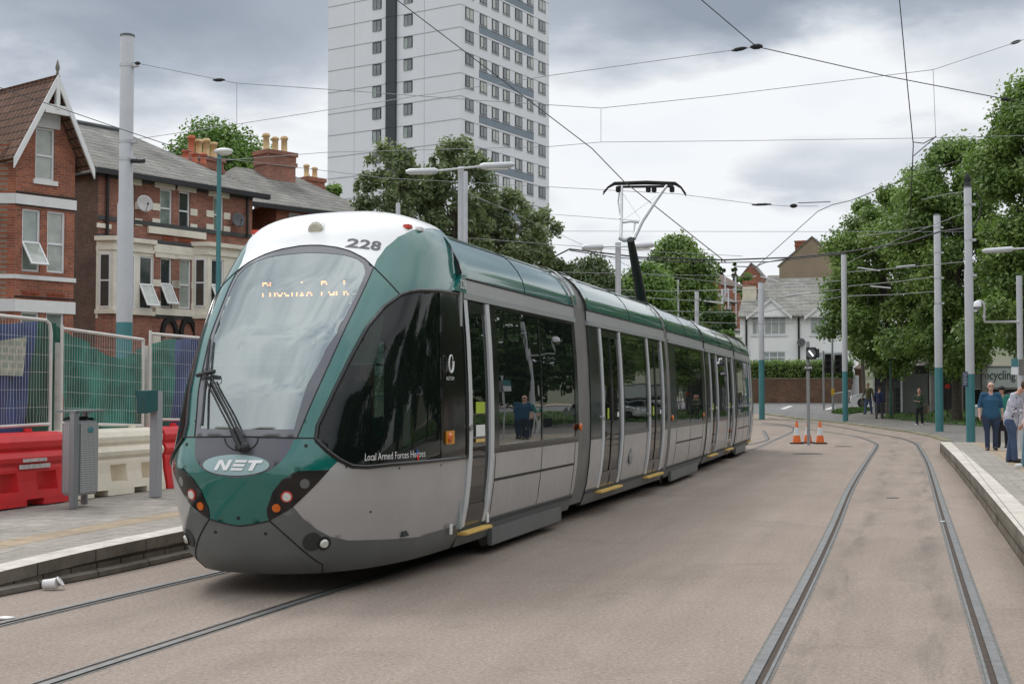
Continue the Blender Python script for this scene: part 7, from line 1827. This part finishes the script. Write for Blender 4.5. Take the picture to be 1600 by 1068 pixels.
wire([Px(560,-47,-5.7),Px(620,0,-5.7),Px(925,232,-5.7),Px(975,283.5,-5.75),Px(1060,351,-6.0),Px(1135,410,-6.6)],.75,'contact wire over the tram, touching the pantograph and running to the hill road')
wire([D(1402,-40,22),D(1405.5,0,25),D(1416,115,33),D(1427,226,42),D(1424,300,60),D(1418,400,85)],.85,'thick contact wire over the right track, entering from the top edge')
wire([D(1060,-42,24),D(1096,0,25),D(1182,73,27),D(1380,118,30),D(1572,155,33),D(1640,168,34)],.8,'pull wire from the top edge over the round insulator to the tallest tree',extra=[('insulator',D(1182,73,26.9),.055,.24,(1,0,0)),('insulator',D(1571,155,33),.05,.22,(1,.2,-.1))])
wire([D(205,97,27),D(370,130,27.5),D(560,143,29),D(750,157,31),D(939,169,33),D(1120,150,35),D(1458,109,38),D(1600,62,40),D(1660,45,41)],.5,'upper span wire from the thick left pole to the right edge',m=M_wireg,extra=[('insulator',D(342,125,27.4),.035,.26,(1,0,-.05)),('insulator',D(215,99,27),.035,.12,(1,0,-.1)),('insulator',D(1587,66,40),.05,.3,(1,0,.3))])
for x,ya,yb,dpt in ((370,130,194,27.5),(939,170,222,33),(1458,110,213,38)):
    wire([D(x,ya,dpt),D(x+(4 if x>1400 else 0),yb,dpt)],.4,{370:'vertical dropper wire near the thick left pole',939:'vertical dropper wire above the pantograph',1458:'vertical dropper wire above the right hand trees'}[x],m=M_wireg)
wire([D(203,219,27),D(370,194,27.5),D(517,171,27.5),D(860,118,27.2),D(1148,78,27),D(1182,73,27)],.5,'span wire rising from the thick left pole to the round insulator',m=M_wireg,extra=[('insulator',D(1155,77,27),.04,.3,(1,0,.12))])
wire([D(-40,118,14),D(0,137,16),D(100,171,20),D(193,203,25),D(262,226,29),D(345,251,33)],.7,'dark wire crossing the gabled house from the left edge')
wire([D(345,251,33),D(510,238,36),D(860,229,40),D(939,222,42),D(1150,220,42),D(1427,216,42),D(1600,212,43),D(1650,211,43)],.45,'long level span wire below the upper one',m=M_wireg)
wire([D(200,248,27),D(345,247,33),D(600,278,40),D(860,292,46),D(1060,303,52),D(1182,319,56),D(1235,322,57),D(1278,322,58)],.45,'lower pull wire passing behind the pantograph head',m=M_wireg,extra=[('insulator',D(1190,319.5,56),.05,.8,(1,0,0)),('insulator',D(1240,321.5,57),.09,.3,(1,0,0))])
wire([D(1247,317,57),D(1297,315,58)],.9,'short registration arm above the white house',m=M_wireg,cat='wire arm')
wire([D(1500,250,50),D(1400,285,56),D(1330,313,60),D(1300,320,62),D(1278,330,66),D(1180,418,90)],.6,'curving contact wire descending to the hill road')
wire([D(840,361,60),D(1400,362,60),D(1520,362,60)],.35,'thin straight wire over the horizon',m=M_wireg)
wire([D(868,400,60),D(890,389,58),D(1000,402,58),D(1130,406,58),D(1240,402,56),D(1320,394,54),D(1420,378,50),D(1468,362,48),D(1517,355,44)],1.25,'thick sagging cable running into the right hand trees')
wire([D(890,391,58.2),D(960,402,58),D(1060,409,58),D(1130,410,58),D(1200,409,58),D(1320,396,54.3)],.8,'thinner cable slung under the thick one')
wire([D(1150,416,64),D(1180,417,62),D(1195,410,60),D(1240,402,56.2)],.8,'looped cable end hanging below the thick cable')
lv=[((735,305,36),(800,330,60),(1000,345,80),.35),((735,372,36),(1000,392,60),(1160,400,70),.35),((730,300,36),(1010,428,80),(1180,432,90),.3),((870,425,70),(1010,428,70),(1180,447,80),.4),((880,450,70),(1040,455,74),(1187,452,66),.5),((965,462,52),(1090,470,72),(1187,470,66),.4),((1000,484,60),(1089,487,72),(1187,488,66),.4),((1093,503,72),(1190,506,66),(1240,505,70),.4),((1195,470,66),(1265,458,66),(1317,452,66),.5),((1195,447,66),(1250,444,66),(1317,438,66),.45),((1195,487,66),(1240,478,66),(1317,463,66),.45),((1325,425,66),(1390,420,60),(1513,408,43),.4),((1325,447,66),(1400,440,62),(1463,432,60),.4),((1325,462,66),(1400,460,62),(1463,455,60),.4),((1325,410,66),(1400,375,60),(1513,330,43),.4),((1340,370,64),(1400,362,60),(1463,352,60),.4),((1440,312,55),(1480,303,48),(1513,299,43),.4)]
for i,(a,b,c,rp_) in enumerate(lv):
    wire([D(*a),D(*b),D(*c)],rp_*1.15,'thin span wire among the many crossing between the line poles',m=M_wireg)
for (x0,y0,x1,y1,d) in ((1340,418,1375,423,64),(1400,417,1430,414,56),(1188,432,1215,440,66),(1225,448,1258,446,66),(1225,462,1266,458,66),(1100,470,1130,474,74),(1360,447,1392,450,62)):
    wire([D(x0,y0,d),D(x1,y1,d)],1.1,'short pale registration arm between the line poles',m=MATS['lamp_housing'],cat='wire arm',name='registration_arm')
wire([D(1427,222,42),D(1443,224,42.5),D(1463,213,42.5)],.8,'short bridging cable beside the thick contact wire'); wire([D(1427,244,42),D(1448,226,42.5),D(1463,213,42.6)],.8,'second bridging cable slanting to the dropper')
wire([D(1520,357,43.5),D(1530,340,43.5),D(1534,315,43.5),D(1524,300,43.2)],1.2,'black feed cable curling up the tallest line pole')
# ================================================================== PEOPLE
def volume(name,parts,m,parent,vox=.012,sm=6):
    """one continuous closed surface grown from overlapping solids: ('c',[(point,rx,ry)...]) limbs and trunks, ('b',centre,(rx,ry,rz)) rounded masses"""
    mb=MB()
    for pt in parts:
        if pt[0]=='b': mb.ball(pt[1],1.0,*pt[2],n=12)
        else:
            ch=pt[1]; P=[Vector(c[0]) for c in ch]; n=14; vs=[];k=len(P)
            ax=Vector((1,0,0)) if pt[0]=='t' else None
            for i,c in enumerate(ch):
                t=(P[min(i+1,k-1)]-P[max(i-1,0)]).normalized(); a=(ax if ax is not None else Vector((1,0,0)) if abs(t.x)<.8 else Vector((0,1,0))); a=(a-t*a.dot(t)).normalized(); b=t.cross(a)
                for j in range(n): q=2*math.pi*j/n; vs.append(P[i]+a*math.cos(q)*c[1]+b*math.sin(q)*c[2])
            fs=[(i*n+j,i*n+(j+1)%n,(i+1)*n+(j+1)%n,(i+1)*n+j) for i in range(k-1) for j in range(n)]+[tuple(range(n))[::-1],tuple(range((k-1)*n,k*n))]; mb.add(vs,fs)
            for c in (ch[0],ch[-1]): r=min(c[1],c[2]); mb.ball(c[0],1.0,c[1]*.98,c[2]*.98,r*.8,n=8)
    ob=mb.build(name,m,None); 
    rm=ob.modifiers.new('r','REMESH'); rm.mode='VOXEL'; rm.voxel_size=vox; rm.use_smooth_shade=True
    s_=ob.modifiers.new('s','SMOOTH'); s_.factor=.6; s_.iterations=sm
    dg=bpy.context.evaluated_depsgraph_get(); me=bpy.data.meshes.new_from_object(ob.evaluated_get(dg)); bpy.data.objects.remove(ob)
    for p in me.polygons: p.use_smooth=True
    me.materials.clear(); me.materials.append(m); o=bpy.data.objects.new(name,me); return link(o,parent)
M_skin=mat('skin',(.52,.28,.20),.55,var=.08,vs=12); M_skin2=mat('skin_pale',(.60,.36,.28),.55,var=.06,vs=12)
def person(p,h,rz,label,top,bottom,shoes,hair,skin=M_skin,stride=.12,arms=((-.06,.05),(.06,.05)),lean=0.,head=0.,build=1.0,haircut='short',longtop=.0,sleeve=.6,elbow=(None,None),glasses=False,bald=False,group='people at the tram stop'):
    """standing figure facing local -y; arms: per side (hand x offset, hand y forward) or explicit hand target in elbow"""
    t=thing('person',label,'person',p,rz,group); k=h/1.75; B=build
    hipz=.92*k; shz=1.44*k; L_=lean
    def ly(z): return -L_*(z-hipz) if z>hipz else 0
    legs=[]
    for s,f in ((-1,stride),(1,-stride)):
        hip=Vector((s*.095*k*B,0,hipz-.02)); kn=Vector((s*.105*k,-f*.55-.02,.50*k)); an=Vector((s*.10*k,-f,.085*k)); to=Vector((s*.12*k,-f-.16*k,.035*k)); legs.append((hip,kn,an,to))
    pel=Vector((0,0,hipz+.03)); wa=Vector((0,ly(1.08*k),1.08*k)); ch=Vector((0,ly(1.30*k),1.30*k)); nk=Vector((0,ly(1.47*k)-.01,1.475*k)); n2=nk+Vector((0,-.02-head*.05,.052*k))
    sh=[Vector((s*.185*k*(.85+.15*B),ly(shz),shz)) for s in (-1,1)]
    arm=[]
    for i,s in enumerate((-1,1)):
        if elbow[i] is not None: el,ha=[Vector((a*k,b*k,c*k)) for a,b,c in elbow[i]]
        else: el=Vector((s*(.25+.02*B)*k,ly(1.15*k)+.02,1.15*k)); ha=Vector((s*.26*k+arms[i][0],ly(.9*k)-.06-arms[i][1],.90*k))
        arm.append((sh[i],el,ha))
    # body: one continuous surface, head to feet
    hc=n2+Vector((0,-.015-head*.07,.11*k)); parts=[]
    parts.append(('t',[(pel+Vector((0,0,-.08*k)),.15*k*B,.11*k*B),(pel,.155*k*B,.115*k*B),(wa,.13*k*B,.10*k*B),(ch,.155*k*B,.105*k*B),(ch.lerp(nk,.6),.13*k,.09*k),(nk,.065*k,.06*k)]))
    parts.append(('c',[(nk+Vector((0,0,-.05)),.058*k,.058*k),(n2+Vector((0,0,.04)),.052*k,.055*k)]))
    parts.append(('b',hc+Vector((0,.012*k,.03*k)),(.074*k,.093*k,.088*k))); parts.append(('b',hc+Vector((0,-.022*k,-.045*k)),(.054*k,.062*k,.066*k))); parts.append(('b',hc+Vector((0,-.093*k,-.008*k)),(.013*k,.020*k,.024*k)))
    for s in (-1,1): parts.append(('b',hc+Vector((s*.074*k,.008,-.0)),(.014*k,.02*k,.032*k)))
    for (hip,kn,an,to) in legs: parts.append(('c',[(hip,.088*k*B,.088*k*B),(hip.lerp(kn,.5),.078*k*B,.078*k*B),(kn,.056*k,.056*k),(kn.lerp(an,.3),.055*k,.058*k),(an,.036*k,.036*k)])); parts.append(('c',[(an+Vector((0,.03,-.02)),.036*k,.03*k),(to,.034*k,.022*k)]))
    for (s_,el,ha) in arm:
        parts.append(('c',[(s_,.056*k,.056*k),(s_.lerp(el,.5),.048*k,.048*k),(el,.038*k,.038*k),(el.lerp(ha,.35),.037*k,.037*k),(ha,.024*k,.024*k)]))
        d=(ha-el).normalized(); up_=Vector((0,1,0)) if abs(d.y)<.7 else Vector((1,0,0)); up_=(up_-d*up_.dot(d)).normalized(); inn=Vector((-1 if s_.x>0 else 1,0,0)); pm=ha+d*.055*k
        parts.append(('c',[(ha,.022*k,.022*k),(pm,.030*k,.020*k)])); parts.append(('b',pm,(.022*k,.036*k,.036*k) if abs(d.z)>.6 else (.034*k,.034*k,.022*k)))
        for o_,l_ in ((-.030,.062),(-.010,.075),(.010,.07),(.030,.052)):
            a_=pm+up_*o_*k+d*.02*k; parts.append(('c',[(a_,.0095*k,.0095*k),(a_+d*l_*.55*k+inn*.008,.0085*k,.0085*k),(a_+d*l_*.9*k+inn*.026,.0075*k,.0075*k)]))
        parts.append(('c',[(ha+d*.02*k-up_*.018*k,.011*k,.011*k),(ha+d*.07*k-up_*.046*k+inn*.012,.0095*k,.0095*k)]))
    body=volume('body',parts,skin,t,.0075,3)
    fy=hc.y-.080*k
    mb=MB()
    for s in (-1,1): mb.ball((s*.028*k,fy+.006,hc.z+.016*k),.0095*k,1.2,.6,.7,8)
    mb.build('eyes',M_mblack,body); mb=MB(); mb.ball((0,fy-.002,hc.z-.045*k),.018*k,1.2,.4,.35,8); mb.build('mouth',mat('lips',(.35,.12,.10),.5,var=0),body)
    if glasses: mb=MB(); [mb.tube([(s*.03*k+.022*math.cos(a),fy-.008,hc.z+.018*k+.017*math.sin(a)) for a in np.linspace(0,6.28,12)],.004,5) for s in (-1,1)]; mb.build('spectacles',M_blackw,body)
    # hair
    if not bald:
        mb=MB(); bm=bmesh.new(); bmesh.ops.create_uvsphere(bm,u_segments=20,v_segments=14,radius=.098*k)
        for v in bm.verts: v.co=Vector((v.co.x*.93,v.co.y*1.06,v.co.z*1.08)); v.co+=Vector(v.co)*(.05*math.sin(v.co.x*160)*math.sin(v.co.y*150)*math.cos(v.co.z*140))
        lim=.01 if haircut=='short' else -.06
        dl=[v for v in bm.verts if (v.co.y<-.035*k and v.co.z<.055*k) or v.co.z<(-.02*k if haircut=='short' else -.10*k)]
        bmesh.ops.delete(bm,geom=dl,context='VERTS'); 
        M=Matrix.Translation(hc+Vector((0,.016,.022*k))); mb.frombm(bm,0,M,True); hr=mb.build('hair',hair,t,fixn=False)
        if haircut=='bun': mb=MB(); mb.ball(hc+Vector((0,.03,.12*k)),.045*k); mb.build('hair_bun',hair,hr)
        if haircut=='cap': mb=MB(); mb.ball(hc+Vector((0,.005,.045*k)),.095*k,1,1.08,.75); mb.bbox(-.06,.06,fy-.08,fy+.03,hc.z+.045*k,hc.z+.055*k,.004); mb.build('cap',hair,hr)
    # clothing follows the body a little outside it
    hem=pel+Vector((0,0,-.07*k-longtop)); parts=[('t',[(hem,.178*k*B,.140*k*B),(pel+Vector((0,0,.04)),.176*k*B,.138*k*B),(wa,.160*k*B,.132*k*B),(ch,.178*k*B,.128*k*B),(ch.lerp(nk,.55),.155*k,.108*k),(nk+Vector((0,0,-.035*k)),.075*k,.072*k)])]
    for (s_,el,ha) in arm:
        end=el.lerp(ha,.88) if sleeve>.8 else el.lerp(ha,.12) if sleeve>.5 else s_.lerp(el,.75)
        c=[(s_+Vector((0,0,.0)),.069*k,.069*k),(s_.lerp(el,.5),.062*k,.062*k)]
        if sleeve>.5: c.append((el,.054*k,.054*k))
        c.append((end,.044*k if sleeve>.8 else .056*k,.044*k if sleeve>.8 else .056*k)); parts.append(('c',c)); parts.append(('c',[(nk+Vector((0,0,-.06*k)),.070*k,.062*k),(s_+Vector((0,0,-.002)),.064*k,.064*k)]))
    volume('top',parts,top,t,.011,4)
    parts=[('t',[(hip.lerp(legs[1][0],.5)+Vector((0,0,-.07*k)),.155*k*B,.12*k*B),(pel,.168*k*B,.130*k*B),(pel+Vector((0,0,.05)),.163*k*B,.126*k*B)]) for hip in (legs[0][0],)]
    for (hip,kn,an,to) in legs: parts.append(('c',[(hip+Vector((0,0,-.02)),.102*k*B,.102*k*B),(hip.lerp(kn,.5),.090*k*B,.090*k*B),(kn,.070*k,.070*k),(kn.lerp(an,.5),.066*k,.066*k),(an+Vector((0,0,-.02)),.060*k,.062*k)]))
    volume('trousers',parts,bottom,t,.011,4)
    for (hip,kn,an,to) in legs:
        mb=MB(); c=(an+to)/2; mb.ball((c.x,c.y+.01,.045*k),.05*k,.9,2.5,.95,10); mb.bbox(c.x-.045*k,c.x+.045*k,c.y-.12*k,c.y+.13*k,.0,.03*k,.01); mb.build('shoe',shoes,t)
    return t
def clothm(n,c,var=.15,vs=8): return mat(n,c,.9,var=var,vs=vs,bump=.5,bs=30)
def facing(x,y,base,deg):  # deg: 0 = towards the camera
    p=Pz(x,y,base) if base is not None else Pg(x,y); a=math.atan2(p.x,p.y); return p,-a+R(deg)
den=clothm('denim_dark',(.03,.045,.085)); den2=clothm('denim_mid',(.06,.09,.17)); blk=clothm('cloth_black',(.015,.015,.018)); shoe_b=mat('shoe_black',(.015,.015,.015),.6,var=.1); shoe_w=mat('shoe_white',(.7,.7,.7),.6,var=.05)
hair_d=mat('hair_dark',(.025,.017,.012),.7,var=.4,vs=30,bump=1,bs=80); hair_b=mat('hair_fair',(.25,.16,.08),.7,var=.3,vs=30); hair_br=mat('hair_brown',(.07,.035,.02),.7,var=.4,vs=30,bump=1,bs=80)
blue=clothm('shirt_blue',(.022,.085,.16)); 
def floralm():
    m=clothm('blouse_floral',(.50,.50,.56),.1); nt=m.node_tree; b=nt.nodes['Principled BSDF']; tc=nd(nt,'ShaderNodeTexCoord'); vo=nd(nt,'ShaderNodeTexVoronoi'); vo.inputs['Scale'].default_value=15; nt.links.new(tc.outputs['Object'],vo.inputs['Vector'])
    sc=nd(nt,'ShaderNodeSeparateColor'); nt.links.new(vo.outputs['Color'],sc.inputs[0]); c=mixc(nt,mathn(nt,'MULTIPLY',mathn(nt,'LESS_THAN',vo.outputs['Distance'],.34),mathn(nt,'GREATER_THAN',sc.outputs[0],.45)),(.50,.50,.57,1),(.13,.06,.10,1)); nt.links.new(c,b.inputs['Base Color']); return m
floral=floralm()
bp=.336
p,a=facing(1549,703,bp,8); person(p,1.74,a,'heavy bald man in glasses, blue shirt and dark jeans, walking on the right platform',blue,den,shoe_b,hair_d,skin=M_skin2,stride=.05,build=1.28,sleeve=.6,glasses=True,bald=True,arms=((-.03,.02),(.02,-.05)))
p,a=facing(1581,722,bp,72); wo=person(p,1.72,a,'woman in floral blouse and jeans looking down at her phone, right platform',floral,den2,shoe_b,hair_br,skin=M_skin,stride=.10,build=1.15,sleeve=.9,lean=.22,head=1.4,haircut='long',longtop=.03,elbow=(((-.24,-.12,1.08),(-.10,-.38,1.12)),((.24,-.12,1.08),(.08,-.36,1.12))))
hx=p+Matrix.Rotation(a,3,'Z')@Vector((0,-.43,1.12)); mb=MB(); mb.bbox(-.035,.035,-.075,.075,-.006,.006,.003); o=mb.build('mobile_phone',M_blackw); o.location=hx; o.rotation_euler=(R(35),0,a); tag(o,'dark mobile phone held by the woman in the floral blouse','phone')
p,a=facing(1567,699,bp,-15); person(p,1.66,a,'person in dark cap and green top standing behind the heavy man',clothm('top_green',(.03,.22,.16)),blk,shoe_b,mat('cap_black',(.02,.02,.025),.8),skin=M_skin,stride=.06,haircut='cap',sleeve=.6)
q=Pz(1565,672,bp); p2,a2=facing(1563,693,bp,0); t=thing('shoulder_bag','black bag hanging beside the person in the dark cap','bag',p2+Vector((0,-.25,.38)),a2); mb=MB(); mb.bbox(-.13,.2,-.06,.06,0,.38,.03); mb.build('bag_body',blk,t); mb=MB(); mb.tube([(-.08,0,.37),(-.02,0,.62),(.1,0,.62),(.16,0,.37)],.01,6); mb.build('bag_strap',blk,t)
p,a=facing(1612,731,bp,-80); person(p,1.62,a,'person in pale pink top and light jeans, cut off by the right edge',clothm('top_pink',(.70,.50,.50)),clothm('jeans_light',(.12,.22,.28)),shoe_w,hair_br,skin=M_skin,stride=.12,sleeve=.9,build=1.1)
GF='people walking on the far footpath'
p,a=facing(1357,647,None,-25); person(p,1.74,a,'man in olive jacket and jeans walking left of the kiosk',clothm('jacket_olive',(.10,.095,.05)),den2,shoe_b,hair_d,stride=.2,sleeve=.9,group=GF)
p,a=facing(1374,655,None,150); person(p,1.72,a,'person in navy jacket and grey trousers walking in front of the kiosk',clothm('jacket_navy',(.018,.025,.07)),clothm('trousers_grey',(.06,.06,.06)),shoe_b,hair_d,stride=.14,sleeve=.9,group=GF)
p,a=facing(1437,664.5,None,-20); person(p,1.74,a,'person in dark green jacket and white trainers reading a phone on the footpath',clothm('jacket_green',(.035,.06,.035)),blk,shoe_w,hair_b,stride=.08,sleeve=.9,haircut='bun',group=GF,elbow=(((-.25,-.02,1.14),(-.08,-.26,1.16)),((.25,-.02,1.14),(.10,-.26,1.14))))
